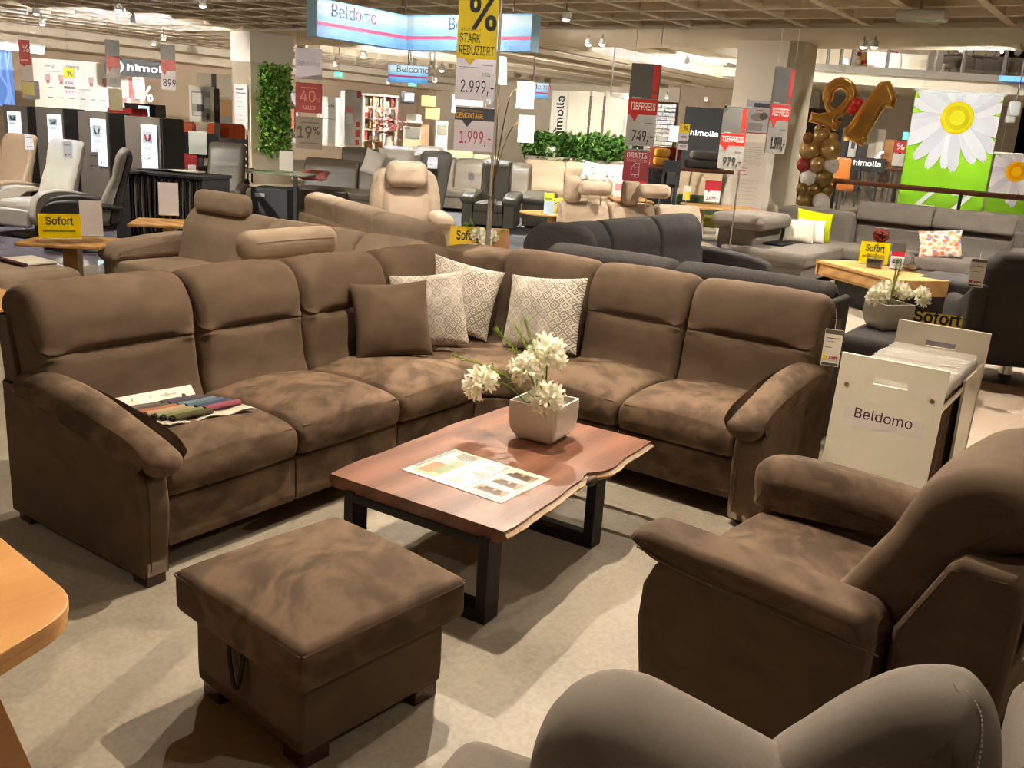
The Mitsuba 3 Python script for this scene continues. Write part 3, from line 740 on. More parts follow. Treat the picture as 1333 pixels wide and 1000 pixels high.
# ================================================================ pots with white flowers
def flower_pot(P, label, w, h, ang, heads, sprigs, seed, col='#d8d2c0'):
    rng = np.random.default_rng(seed)
    t = thing('flower_pot', label, 'flower pot')
    with frame(P[0], P[1], P[2], ang):
        def loop(s, z): return [[-s, -s, z], [s, -s, z], [s, s, z], [-s, s, z]]
        prof = [(0.5, 1.0), (0.505, 0.8), (0.5, 0.5), (0.47, 0.25), (0.40, 0.08), (0.33, 0.0)]
        V, F = [], []
        def ring(s, z, r=0.12, k=4):
            out = []
            for cx, cy, a0 in ((1, 1, 0), (-1, 1, math.pi / 2), (-1, -1, math.pi), (1, -1, 1.5 * math.pi)):
                for a in np.linspace(a0, a0 + math.pi / 2, k): out.append([(cx * (1 - r) + r * math.cos(a)) * s * w, (cy * (1 - r) + r * math.sin(a)) * s * w, z])
            return out
        rings = [ring(0.0001, 0.0)] + [ring(s, z * h) for s, z in prof[::-1]] + [ring(0.46, h), ring(0.45, h * 0.75), ring(0.0001, h * 0.75)]
        m_ = len(rings[0]); V = A(sum(rings, []))
        for l in range(len(rings) - 1):
            for i in range(m_):
                j = (i + 1) % m_
                a, b, c, d = l * m_ + i, l * m_ + j, (l + 1) * m_ + j, (l + 1) * m_ + i
                F += [[a, b, c], [a, c, d]]
        part(t, 'pot', (V, A(F)), 'gloss', col, 40)
        part(t, 'soil', lathe([(0.0, h * 0.8), (w * 0.43, h * 0.79), (w * 0.43, h * 0.6)], 16), 'cloth', '#3a352a')
    for (hx, hy, hz, r) in heads:
        c = A([hx, hy, hz])
        base = A([P[0] + (hx - P[0]) * 0.25, P[1] + (hy - P[1]) * 0.25, P[2] + h * 0.8])
        mid = (base + c) / 2 + A([0, 0, 0.03]) * (1 + 2 * abs(hx - P[0]))
        out = c - (c - A([P[0], P[1], P[2] + h])) * 0.0
        st = part(t, 'stem', tube(spline([base, mid, c], 6, False), 0.0035, 6), 'leaf', '#6f8a44')
        ax = c - A([P[0], P[1], P[2] + h * 0.6]); ax /= np.linalg.norm(ax)
        ax = ax * 0.8 + A([0, 0, 0.45]); ax /= np.linalg.norm(ax)
        V, F, o = [], [], 0
        nfl = 17
        for i in range(nfl):   # florets: trumpets of six narrow curling petals
            zz = 1 - 1.45 * (i + 0.5) / nfl
            ph = i * 2.39996 + seed
            rr = math.sqrt(max(0, 1 - zz * zz))
            b1 = np.cross(ax, [0.3, 0.8, 0.5]); b1 /= np.linalg.norm(b1); b2 = np.cross(ax, b1)
            dr_ = ax * zz + (b1 * math.cos(ph) + b2 * math.sin(ph)) * rr
            dr_ += A([0, 0, -0.12]); dr_ /= np.linalg.norm(dr_)
            s1 = np.cross(dr_, [0.21, 0.5, 0.84]); s1 /= np.linalg.norm(s1); s2 = np.cross(dr_, s1)
            LL = r * rng.uniform(0.85, 1.1)
            for k in range(6):
                a_ = k * math.pi / 3 + rng.uniform(-.2, .2)
                side = s1 * math.cos(a_) + s2 * math.sin(a_)
                tang = -s1 * math.sin(a_) + s2 * math.cos(a_)
                P_ = [(0.0, 0.0, 0.0015), (0.35, 0.035, 0.003), (0.6, 0.07, 0.0055), (0.82, 0.17, 0.007), (0.97, 0.34, 0.0055), (1.0, 0.48, 0.0008)]
                row = []
                for (q1, q2, ww) in P_:
                    cc = c + dr_ * (q1 * LL) + side * (q2 * LL * rng.uniform(.85, 1.15))
                    row += [cc - tang * ww * r / 0.055, cc + tang * ww * r / 0.055]
                V += row
                for q1 in range(len(P_) - 1): F += [[o + 2 * q1, o + 2 * q1 + 1, o + 2 * q1 + 3], [o + 2 * q1, o + 2 * q1 + 3, o + 2 * q1 + 2]]
                o += len(row)
        fh = part(t, 'flower_head', (A(V), A(F)), 'leaf', '#f6f3e2', True)
        part(fh, 'calyx', ball(c, r * 0.2, (1, 1, 1), 1), 'leaf', '#8aa852')
    for (sx, sy, sz) in sprigs:
        e = A([sx, sy, sz]); base = A([P[0], P[1], P[2] + h * 0.8])
        cv = spline([base, (base * 0.55 + e * 0.45) + A([0, 0, 0.04]), e], 10, False)
        ms = [tube(cv, np.linspace(0.0034, 0.0016, len(cv)), 5)]
        for i in range(5, len(cv)):
            for k in range(5):
                d = rng.normal(0, 1, 3) * 0.5 + (cv[i] - cv[i - 1]) / np.linalg.norm(cv[i] - cv[i - 1]) * 1.1
                d /= np.linalg.norm(d)
                ms.append(tube([cv[i], cv[i] + d * rng.uniform(0.015, 0.04)], [0.0018, 0.0007], 4))
        part(t, 'sprig', cat(*ms), 'leaf', '#93ad4c')
    return t
def ray_at(px, py, y): return at_y(px, py, y)
pc = (at_z(668, 578, 0.372) + at_z(740, 573, 0.372)) / 2
PC = A([0.150, 3.925, 0.373])
flower_pot(PC, 'white square pot of white agapanthus flowers on the coffee table', 0.235, 0.175, TA + 0.06 + math.pi / 4 * 0,
           [(*ray_at(713, 462, 3.93), 0.09), (*ray_at(684, 482, 3.86), 0.075), (*ray_at(628, 500, 3.92), 0.08), (*ray_at(712, 520, 3.80), 0.078), (*ray_at(690, 470, 4.0), 0.055)],
           [tuple(ray_at(683, 418, 3.9)), tuple(ray_at(672, 425, 4.0)), tuple(ray_at(648, 430, 3.95)), tuple(ray_at(592, 463, 3.9)), tuple(ray_at(700, 440, 4.05))], 3)
# ================================================================ ottoman
bq = [at_z(396.4, 991, 0.05), at_z(262.5, 881, 0.05), at_z(571, 888.4, 0.05)]
oc = (bq[1] + bq[2]) / 2
OA = -0.6987
ot = thing('ottoman', 'square brown suede footstool with a lift-up padded lid and black pull strap', 'footstool')
with frame(oc[0], oc[1], 0, OA):
    part(ot, 'box', wrinkle(rbox(-0.255, 0.255, -0.262, 0.262, 0.05, 0.295, 0.018, 3, 5, 0, 0.006), 0.006, 4, 2), 'brown_suede_back')
    lid = part(ot, 'lid', wrinkle(rbox(-0.305, 0.305, -0.302, 0.302, 0.272, 0.405, 0.028, 4, 8, 0.028, 0.008), 0.006, 5, 4), 'brown_suede')
    for s in (1, -1):
        part(lid, 'seam', tube([[-0.297, s * 0.3, 0.389], [0.297, s * 0.3, 0.389]], 0.0032, 5), 'brown_suede_back')
        part(lid, 'seam', tube([[s * 0.303, -0.294, 0.389], [s * 0.303, 0.294, 0.389]], 0.0032, 5), 'brown_suede_back')
    ly = -0.272
    lp = spline([(-0.06, ly - 0.004, 0.285), (-0.045, ly - 0.014, 0.23), (-0.02, ly - 0.02, 0.17), (-0.008, ly - 0.022, 0.155), (0.006, ly - 0.02, 0.17), (0.012, ly - 0.014, 0.22), (0.004, ly - 0.004, 0.25), (-0.03, ly - 0.004, 0.28)], 5, False)
    v, f = tube(lp, 0.004, 6)
    part(ot, 'pull_strap', cat((v, f), tube(lp + A([0.009, 0, 0]), 0.004, 6), tube(lp + A([0.0045, 0, 0]), 0.004, 6)), 'paint', '#0e0d0d', label='black pull strap')
    for sx in (-1, 1):
        for sy in (-1, 1):
            part(ot, 'foot', rbox(sx * 0.2 - 0.045, sx * 0.2 + 0.045, sy * 0.205 - 0.045, sy * 0.205 + 0.045, 0, 0.052, 0.005, 1), 'gloss', '#33170f', label='dark red brown wooden foot')

# ================================================================ brown armchair, seen over its right side
ar = thing('armchair', 'brown suede armchair facing the coffee table, part of the sofa group', 'armchair')
AA = -0.68
ARO = at_z(822, 690, 0.58)
# local frame: x = depth d (front 0, back grows), y = width (0 near arm outer side .. 0.92)
def tr_ar(m): return m
with frame(ARO[0] + 0.065, ARO[1] - 0.045, 0, AA):
    AW = 0.95
    APAD = spline([(0.61, 0.56), (0.5, 0.575), (0.3, 0.582), (0.05, 0.585), (-0.06, 0.58), (-0.085, 0.55), (-0.05, 0.53), (0.02, 0.505), (0.3, 0.49), (0.5, 0.48), (0.63, 0.475)], 4)
    ASIDE = [(0.0, 0.04), (-0.035, 0.30), (-0.03, 0.42), (0.0, 0.49), (0.06, 0.515), (0.64, 0.50), (0.64, 0.04)]
    for (lo, hi, far) in ((0.0, 0.15, 0), (AW - 0.15, AW, 1)):
        part(ar, 'arm_panel', wrinkle(prism(ASIDE, lo, hi, 0.02, 4, 6), 0.006, 4, 3), 'brown_suede_back')
        if far:
            FP = spline([(0.74, 0.60), (0.5, 0.625), (0.2, 0.63), (0.02, 0.62), (-0.06, 0.58), (-0.055, 0.48), (-0.02, 0.44), (0.3, 0.45), (0.74, 0.46)], 4)
            part(ar, 'armrest_pad', wrinkle(prism(FP, lo - 0.05, hi + 0.015, 0.085, 7, 8, 0.012), 0.01, 6, 5), 'brown_suede')
        else:
            k = part(ar, 'armrest_pad', wrinkle(prism(APAD, lo - 0.012, hi + 0.02, 0.030, 6, 8, 0.004), 0.01, 6, 5), 'brown_suede')
            part(k, 'piping', tube([[d, lo - 0.014, z] for d, z in ((-0.05, 0.54), (0.05, 0.522), (0.3, 0.51), (0.66, 0.495))], 0.003, 5), 'brown_suede_back')
    part(ar, 'seat_cushion', wrinkle(rbox(-0.03, 0.56, 0.16, AW - 0.16, 0.27, 0.435, 0.035, 4, 8, 0.03, 0.01), 0.008, 5, 9), 'brown_suede')
    part(ar, 'base_panel', rbox(0.02, 0.7, 0.14, AW - 0.14, 0.06, 0.275, 0.01, 2), 'brown_suede_back')
    AB = spline([(0.42, 0.40), (0.455, 0.52), (0.495, 0.64), (0.52, 0.70), (0.545, 0.78), (0.59, 0.88), (0.67, 0.945), (0.78, 0.96), (0.88, 0.925), (0.91, 0.86), (0.87, 0.80), (0.80, 0.76), (0.72, 0.60), (0.68, 0.40)], 5)
    v, f = prism(AB, 0.155, AW - 0.155, 0.07, 6, 18, 0.012)
    v[:, 0] += 0.05 * np.clip((v[:, 2] - 0.45) / 0.3, 0, 1)
    v[:, 2] += np.sin(v[:, 1] * 85) * 0.0025 * (v[:, 0] > 0.76) * (v[:, 2] > 0.83)
    part(ar, 'back_cushion', wrinkle((v, f), 0.016, 5, 21), 'brown_suede_back')
    k = part(ar, 'back_shell', wrinkle(prism([(0.655, 0.05), (0.655, 0.53), (0.75, 0.735), (0.78, 0.765), (0.90, 0.765), (0.93, 0.735), (0.925, 0.4), (0.90, 0.05)], 0.08, AW - 0.08, 0.025, 4, 6), 0.004, 4, 2), 'brown_suede_back')
    part(k, 'seam', cat(tube([[0.675, 0.082, 0.54], [0.765, 0.082, 0.735], [0.89, 0.082, 0.745], [0.915, 0.09, 0.73]], 0.003, 5), tube([[0.91, 0.095, 0.72], [0.902, 0.095, 0.3], [0.885, 0.095, 0.05]], 0.003, 5)), 'brown_suede_back')
    for x, y in ((0.05, 0.06), (0.05, AW - 0.06), (0.80, 0.14), (0.80, AW - 0.14)):
        part(ar, 'foot', rbox(x - 0.04, x + 0.04, y - 0.04, y + 0.04, 0, 0.06, 0.005, 1), 'gloss', '#2a1710', label='dark wooden foot')
    tg = thing('price_tag', 'price tag in a clear sleeve hanging behind the back of the brown armchair', 'price tag')
    mm = np.eye(4); mm[:3, 0], mm[:3, 1], mm[:3, 2], mm[:3, 3] = [0, 1, 0], [0, 0, 1], [1, 0, 0], [0.945, 0.19, 0.64]
    with frame(m=mm):
        board(tg, 0.1, 0.2, 0.003, '#d8ccc6', [('r', -0.045, 0.06, 0.045, 0.09, '#5c544e'), ('r', -0.04, 0.0, 0.03, 0.01, '#6a4a6a'), ('r', -0.04, -0.05, 0.0, -0.04, '#9a4a5a')], 'card')
        part(tg, 'string', tube([[0, 0.1, 0], [0.0, 0.13, -0.004], [0.0, 0.155, -0.006]], 0.0012, 5), 'paint', '#d8d8d8')

# ================================================================ grey suede chair in the foreground
gc = thing('grey_armchair', 'grey suede chair with white double stitching at the lower right edge of the photo', 'armchair')
def mound(P, ax, w, h, n=0):   # smooth lobe
    pass
g1, g2 = at_z(700, 985, 0.62), at_z(1035, 990, 0.62)
GO = at_y(845, 850, 1.62)
with frame(0, 0, 0, -0.42):
    cG, sG = math.cos(0.42), math.sin(0.42)
    def gl(p): return A([p[0] * cG - p[1] * sG, p[0] * sG + p[1] * cG, p[2]])
    a0 = gl(at_y(792, 905, 1.60))
    # rolled arm: a rounded loaf lying along x
    prof = spline([(-0.17, 0.32), (-0.185, 0.50), (-0.13, 0.66), (0.0, 0.705), (0.10, 0.67), (0.15, 0.52), (0.14, 0.32)], 6)
    yc = a0[1]; x0_ = a0[0] - 0.14
    L2 = 0.62
    ns = 26
    V, F = [], []
    k = len(prof)
    for i, s in enumerate(np.linspace(0, 1, ns)):
        e = min(1, math.sqrt(max(1e-4, 1 - (1 - min(s / 0.36, 1)) ** 2)))
        dip = 0.14 * s ** 1.2
        for (b, z) in prof:
            V.append([x0_ + L2 * s, yc + b * (0.25 + 0.75 * e), 0.32 + (z - 0.32) * (0.35 + 0.65 * e) - dip])
    for i in range(ns - 1):
        for j in range(k):
            jj = (j + 1) % k
            F += [[i * k + j, (i + 1) * k + j, (i + 1) * k + jj], [i * k + j, (i + 1) * k + jj, i * k + jj]]
    V.append(list(np.mean(V[:k], 0))); V.append(list(np.mean(V[(ns - 1) * k:ns * k], 0)))
    for j in range(k):
        jj = (j + 1) % k
        F += [[len(V) - 2, j, jj], [len(V) - 1, (ns - 1) * k + jj, (ns - 1) * k + j]]
    m_ = (A(V), A(F))
    mt = trimesh.Trimesh(*m_, process=False); mt.fix_normals()
    part(gc, 'armrest', (A(mt.vertices), A(mt.faces)), 'grey_suede', None, True)
    # winged back: a lens shaped upright cushion with a double stitched seam
    b0 = gl(at_y(1204, 974, 1.42))
    out = spline([(-0.28, -0.20), (-0.20, -0.06), (-0.08, 0.07), (0.025, 0.115), (0.08, 0.09), (0.115, 0.02), (0.125, -0.10), (0.10, -0.3), (-0.2, -0.4)], 7)
    v, f = prism(out, -0.11, 0.13, 0.10, 8, 4)
    gb = part(gc, 'backrest', wrinkle((v + [b0[0], b0[1], b0[2] + 0.03], f), 0.006, 4, 2), 'grey_suede', None, 50)
    for off in (0.0, 0.022):
        pts = spline([(0.020 + off, -0.02, 0.116 - off * .3), (0.045 + off, -0.05, 0.09), (0.052 + off, -0.09, 0.04), (0.045 + off * 1.1, -0.112, -0.04), (0.025 + off * 1.2, -0.115, -0.16)], 40, False) + A([b0[0], b0[1], b0[2] + 0.033])
        ms = [tube([pts[i], pts[min(i + 3, len(pts) - 1)]], 0.0016, 4) for i in range(0, len(pts) - 4, 5)]
        part(gb, 'stitching', cat(*ms), 'paint', '#b9b4a8', label='white double stitching')
    part(gc, 'side_cushion', wrinkle(rbox(b0[0] + 0.15, b0[0] + 0.5, b0[1] - 0.02, b0[1] + 0.35, b0[2] - 0.25, b0[2] + 0.03, 0.06, 4, 4, 0.02), 0.006, 4, 3), 'grey_suede')
    part(gc, 'seat', wrinkle(rbox(x0_ - 0.16, b0[0] + 0.1, yc - 0.62, yc - 0.02, 0.25, 0.47, 0.06, 4, 4, 0.02), 0.006, 4, 3), 'grey_suede')
    part(gc, 'base', rbox(x0_ + 0.1, b0[0] + 0.3, yc - 0.5, yc + 0.08, 0.02, 0.34, 0.03, 2), 'grey_suede')

# ================================================================ beech table at the left edge
bt = thing('beech_table', 'striped beech wood table with rounded corner at the lower left edge of the photo', 'table')
c = at_z(108, 786, 0.738)
def top_outline(r):   # a table end with a blunt, rounded corner
    e1, e2 = A([-0.762, 0.648]), A([-0.30, -0.954])
    P1 = [c[:2] + e2 * s for s in (1.1, 0.10)]
    P2 = [c[:2] + e1 * s for s in (0.10, 1.1)]
    bend = [((1 - t) ** 2) * P1[1] + 2 * t * (1 - t) * c[:2] + t * t * P2[0] for t in np.linspace(0, 1, 10)]
    far = c[:2] + (e1 + e2) * 1.0
    return [tuple(P1[0])] + [tuple(b - (b - far) * r) for b in bend] + [tuple(P2[1]), tuple(far + A([-0.3, 0]))]
v, f = prism(top_outline(0.0), 0.716, 0.738, 0.003, 2)
part(bt, 'top', (v[:, [0, 2, 1]], f[:, ::-1]), 'beech', None, 30)
v, f = prism(top_outline(0.004), 0.692, 0.7145, 0.003, 2)
part(bt, 'lower_leaf', (v[:, [0, 2, 1]], f[:, ::-1]), 'beech', None, 30)
v, f = prism(top_outline(0.03), 0.70, 0.725, 0.0)
part(bt, 'core', (v[:, [0, 2, 1]], f[:, ::-1]), 'paint', '#6a4526', False)
for p, q in ((at_z(-52, 872, 0.695), at_z(92, 1160, 0.0)), (at_z(-52, 872, 0.695) + A([-0.7, 0.25, 0]), at_z(92, 1160, 0.0) + A([-0.9, 0.2, 0]))):
    part(bt, 'leg', tube([p, q], [0.05, 0.04], 4), 'beech', None, False)

# ================================================================ white browser box for sample cards
bb = thing('sample_box', 'white panelled browser box full of hanging sample cards beside the brown sofa', 'display box')
with LOC:
    XL, XR, YF, YB = -1.115, -0.655, 4.27, 5.30
    def lean_panel(y, name, z1, slot=True):
        from shapely.geometry import Polygon
        h = z1
        out = Polygon([(XL, 0.0), (XR, 0.0), (XR, h), (XL, h)])
        xm = (XL + XR) / 2
        hole = Polygon([(xm - 0.075, h - 0.115), (xm + 0.075, h - 0.115), (xm + 0.075, h - 0.085), (xm - 0.075, h - 0.085)])
        m = trimesh.creation.extrude_polygon(out.difference(hole), 0.018, engine='earcut')
        v = A(m.vertices)[:, [0, 2, 1]]
        v[:, 1] = v[:, 1] + y + (v[:, 2] - z1) * 0.10
        part(bb, name, (v, A(m.faces)[:, ::-1]), 'gloss', '#d9d0bd', False)
    lean_panel(YF, 'front_panel', 0.80)
    lean_panel(YB, 'back_panel', 0.82)
    v, f = box(XL + 0.006, XR - 0.006, YF + 0.02, YB - 0.02, 0.02, 0.05)
    part(bb, 'floor_board', (v, f), 'gloss', '#d9d0bd')
    for x in (XL + 0.01, XR - 0.018):
        part(bb, 'side_rail', box(x, x + 0.008, YF + 0.0, YB + 0.0, 0.60, 0.625), 'gloss', '#d9d0bd')
    v, f = prism([(YB - 0.42, 0.03), (YB - 0.08, 0.03), (YB - 0.012, 0.66), (YB - 0.50, 0.66)], XR - 0.016, XR - 0.004)
    part(bb, 'side_panel', (v[:, [1, 0, 2]], f[:, ::-1]), 'gloss', '#d9d0bd')
    for x in (XL + 0.045, XR - 0.045):
        for z in (0.66,):
            v, f = lathe([(0, 0.004), (0.009, 0.003), (0.011, 0), (0, 0)], 14)
            part(bb, 'screw', (np.stack([v[:, 0] + x, YF - v[:, 2] - 0.016, v[:, 1] + z], 1), f[:, ::-1]), 'metal', '#b8b4ac')
    mm = np.eye(4); lean = math.atan(0.10)
    mm[:3, 0], mm[:3, 1] = [1, 0, 0], [0, math.sin(lean), math.cos(lean)]
    mm[:3, 2], mm[:3, 3] = np.cross(mm[:3, 0], mm[:3, 1]), [(XL + XR) / 2 + 0.0, YF - 0.0275, 0.52]
    with frame(m=mm):
        bl_ = part(bb, 'label_plate', box(-0.175, 0.175, -0.037, 0.037, -0.0, 0.0012), 'paint', '#d3c8c0')
        part(bl_, 'lettering', text('Beldomo', 0.045, False, 1.0, 0.0022), 'paint', '#4a2f3a', False)
    # cards hanging in the box, one by one
    rng = np.random.default_rng(5)
    n = 44
    for i in range(n):
        y = YF + 0.07 + (YB - YF - 0.16) * i / (n - 1)
        dz = rng.uniform(-0.008, 0.008)
        card = cat(box(XL + 0.022, XR - 0.024, y, y + 0.004, 0.64 + dz, 0.715 + dz))
        k = single('hanging_card', card, 'paint', '#d6d2ca', 'white sample card hanging in the white browser box', 'sample card', 'sample cards hanging in the white box', smooth=False)
        col = ['#5a4a40', '#8a5a38', '#4a4a50', '#7a6a58', '#30343a', '#93784f'][i % 6]
        part(k, 'cloth', box(XL + 0.05, XR - 0.05, y - 0.004, y + 0.009, 0.14, 0.64 + dz), 'cloth', col, False)
# ================================================================ neighbouring upholstery
def sw(m):   # prism (x = depth, y = along, z) -> x = along, y = depth
    v, f = m
    return v[:, [1, 0, 2]], f[:, ::-1]
def back_prof(D, sh, bh, roll=0.1, lean=0.1):
    y0 = D - 0.36
    return spline([(y0, sh - 0.08), (y0 + 0.02, sh + 0.1), (y0 + lean * 0.5, (sh + bh) / 2 + 0.05), (y0 + lean * 0.8, bh - 0.1), (y0 + lean + 0.06, bh - 0.01), (y0 + lean + 0.15, bh), (y0 + lean + 0.24, bh - 0.05), (y0 + lean + 0.24, bh - 0.16), (D - 0.06, sh + 0.15), (D - 0.1, sh - 0.08)], 4)
def gsofa(t, x, segs, D=0.9, sh=0.43, bh=0.86, mat='cloth', col=None, arms=(1, 1), armh=0.6, armw=0.18, feet='#3a3a3a', smooth=35, backs=True, back_from=0, seat=True, lean=0.1, seed=0, dz=0.08, crease=False):
    """a run of sofa seats from x, front at y = 0, back towards +y"""
    x0 = x + (armw if arms[0] else 0)
    xs = [x0]
    for s in segs: xs.append(xs[-1] + s)
    for i in range(len(segs)):
        if seat: part(t, 'seat_cushion', wrinkle(rbox(xs[i] + 0.003, xs[i + 1] - 0.003, -0.01, D - 0.28, sh - 0.15, sh, 0.035, 3, 4, 0.025, 0.006), 0.008, 4, i + seed), mat, col)
        if backs and i >= back_from:
            v, f = sw(prism(back_prof(D, sh, bh, lean=lean), xs[i] + 0.003, xs[i + 1] - 0.003, 0.05, 4, 6, 0.008))
            if crease: v[:, 1] += 0.02 * np.exp(-((v[:, 2] - sh - 0.22) / 0.03) ** 2) * (v[:, 1] < D - 0.2)
            part(t, 'back_cushion', wrinkle((v, f), 0.012, 5, i + seed + 3), mat, col)
    part(t, 'base_panel', rbox(xs[0], xs[-1], 0.01, D - 0.06, dz, sh - 0.145, 0.012, 2), mat, col)
    if backs: part(t, 'back_shell', rbox(xs[back_from], xs[-1], D - 0.13, D - 0.02, dz, bh - 0.2, 0.03, 3), mat, col)
    pad = spline([(D - 0.1, armh), (D * 0.5, armh + 0.01), (0.1, armh - 0.03), (-0.03, armh - 0.08), (-0.03, armh - 0.16), (0.08, armh - 0.17), (D - 0.1, armh - 0.15)], 4)
    for k, xa in ((0, x), (1, xs[-1])):
        if arms[k]:
            part(t, 'arm_panel', rbox(xa + 0.01, xa + armw - 0.01, 0.0, D - 0.04, dz - 0.03, armh - 0.1, 0.02, 2), mat, col)
            part(t, 'armrest_pad', sw(prism(pad, xa - 0.02, xa + armw + 0.03, 0.05, 4, 2, 0.005)), mat, col)
    for xa in (x + 0.08, xs[-1] - 0.08):
        for y in (0.06, D - 0.12):
            part(t, 'foot', lathe([(0.0, 0.0), (0.02, 0.0), (0.025, dz + 0.01), (0, dz + 0.01)], 8, xa, y), 'gloss', feet)
    return xs
def headrest(t, x0, x1, y, z0, z1, tk, mat, col=None, rods=True, tilt=0.0):
    v, f = wrinkle(rbox(x0, x1, y - tk / 2, y + tk / 2, z0, z1, min(tk, z1 - z0) * 0.42, 4, 4, 0.005, 0.006), 0.008, 6, 2)
    if tilt: v = tf((v, f), rot([1, 0, 0], tilt, ((x0 + x1) / 2, y, z0)))[0]
    h = part(t, 'headrest', (v, f), mat, col)
    if rods:
        for x in (x0 + 0.3 * (x1 - x0), x0 + 0.7 * (x1 - x0)):
            part(h, 'rod', tube([[x, y + 0.01, z0 - 0.12], [x, y + 0.01, z0 + 0.04]], 0.006, 6), 'metal', '#b8b8b8')

with LOC:
    # beige corner sofa behind the left wing
    be = thing('beige_sofa', 'beige suede corner sofa with two headrests right behind the left wing of the brown sofa', 'sofa')
    with frame(-7.12, 4.28, 0):
        gsofa(be, 0, [1.02, 1.0, 0.62], 0.92, 0.44, 0.86, 'beige_suede', None, (1, 0), 0.61, 0.2)
        headrest(be, 0.34, 0.98, 0.70, 0.84, 1.02, 0.15, 'beige_suede')
    part(be, 'corner_seat', wrinkle(rbox(-4.95, -4.4, 3.2, 4.9, 0.28, 0.44, 0.035, 3, 4, 0.02), 0.008, 4, 1), 'beige_suede')
    part(be, 'base_panel', rbox(-4.93, -4.0, 3.2, 5.15, 0.08, 0.29, 0.012, 2), 'beige_suede')
    v, f = prism(back_prof(0.92, 0.44, 0.84), 3.2, 5.12, 0.05, 4, 8, 0.008)
    part(be, 'back_cushion', wrinkle((v + [-4.87, 0, 0], f), 0.012, 5, 6), 'beige_suede')
    h = at_X(376, 318, -4.28); h = loc(h)
    v, f = wrinkle(rbox(-0.075, 0.075, -0.36, 0.36, -0.08, 0.09, 0.07, 5, 5, 0.01, 0.01), 0.008, 6, 2)
    part(be, 'headrest', (v + h, f), 'beige_suede')
    part(be, 'seam', tube([[h[0] + 0.078, h[1] - 0.3, h[2] + 0.035], [h[0] + 0.082, h[1], h[2] + 0.04], [h[0] + 0.078, h[1] + 0.3, h[2] + 0.035]], 0.003, 5), 'beige_suede')
    for dy in (-0.15, 0.15): part(be, 'rod', tube([[h[0], h[1] + dy, 0.78], [h[0], h[1] + dy, h[2]]], 0.006, 6), 'metal', '#b8b8b8')
    # rosy beige sofa seen from behind
    rb_ = thing('rosy_sofa', 'rosy beige suede sofa seen from behind in front of the tall beige recliner', 'sofa')
    with frame(-4.40, 6.25, 0, math.pi - 0.42):
        gsofa(rb_, 0, [0.95, 0.95, 0.9], 0.92, 0.44, 0.92, 'beige_suede', None, (0, 0), 0.6, 0.15, lean=0.04)
    # charcoal corner sofa behind the right wing
    cs = thing('charcoal_sofa', 'charcoal fabric corner sofa standing back to back with the right wing of the brown sofa', 'sofa')
    with frame(-1.46, 6.02, 0, math.pi):
        gsofa(cs, 0, [0.98, 0.93], 0.98, 0.44, 0.965, 'charcoal_fabric', None, (0, 0), 0.6, 0.16, lean=0.0)
        part(cs, 'end_panel', rbox(-0.05, 0.0, 0.62, 0.99, 0.05, 0.90, 0.025, 3), 'charcoal_fabric')
    with frame(-3.25, 6.15, 0, math.pi / 2):
        gsofa(cs, 0.2, [0.75, 0.95, 0.95], 0.98, 0.44, 0.95, 'charcoal_fabric', None, (0, 1), 0.6, 0.16, crease=True)
    v, f = lathe([(0, 0.45), (0.27, 0.45), (0.30, 0.7), (0.30, 0.82), (0.26, 0.91), (0.18, 0.965), (0.08, 0.985), (0, 0.99)], 20, -3.95, 6.3)
    part(cs, 'corner_back', (v, f), 'charcoal_fabric')
    part(cs, 'corner_seat', rbox(-3.7, -2.9, 5.5, 6.4, 0.08, 0.44, 0.04, 3, 3), 'charcoal_fabric')
    # grey corner sofa at the back right
    gs = thing('grey_corner_sofa', 'dark grey corner sofa with chaise and loose cushions below the daisy banners', 'sofa')
    with frame(-3.62, 12.45, 0, 0.0):
        gsofa(gs, 0, [0.05, 0.98, 0.98], 1.12, 0.44, 0.80, 'grey_fabric', None, (0, 0), 0.6, 0.2, lean=0.02, back_from=1)
        for i in (0, 1):
            v, f = sw(prism(spline([(0.70, 0.78), (0.74, 0.95), (0.80, 1.02), (0.86, 1.0), (0.86, 0.8)], 4), 0.06 + i * 0.98, 1.03 + i * 0.98, 0.03, 3))
            part(gs, 'headrest', (v, f), 'grey_fabric')
        v, f = sw(prism(spline([(1.0, 0.62), (0.6, 0.52), (0.2, 0.46), (-0.02, 0.40), (0.0, 0.30), (0.3, 0.33), (1.0, 0.40)], 4), 1.98, 2.32, 0.05, 4))
        part(gs, 'armrest_pad', (v, f), 'grey_fabric')
        part(gs, 'arm_panel', rbox(2.0, 2.2, 0.05, 1.06, 0.06, 0.42, 0.02, 2), 'grey_fabric')
    part(gs, 'chaise', wrinkle(rbox(-4.55, -3.45, 10.95, 13.3, 0.28, 0.455, 0.05, 4, 6, 0.02, 0.01), 0.008, 4, 3), 'grey_fabric')
    part(gs, 'chaise_base', rbox(-4.5, -3.5, 11.0, 13.3, 0.1, 0.29, 0.012, 2), 'grey_fabric')
    part(gs, 'side_block', wrinkle(rbox(-4.66, -4.16, 11.1, 13.3, 0.3, 0.70, 0.05, 4, 5, 0.01), 0.01, 4, 3), 'grey_fabric')
    part(gs, 'side_headrest', wrinkle(rbox(-4.72, -4.0, 10.95, 11.95, 0.66, 0.84, 0.08, 4, 4, 0.01), 0.008, 4, 4), 'grey_fabric')
    part(gs, 'corner_back', wrinkle(rbox(-4.6, -3.55, 13.0, 13.5, 0.3, 0.86, 0.07, 4, 4, 0.01), 0.008, 4, 5), 'grey_fabric')
    gr = thing('grey_sofa', 'slim backed grey sofa standing behind the grey corner sofa', 'sofa')
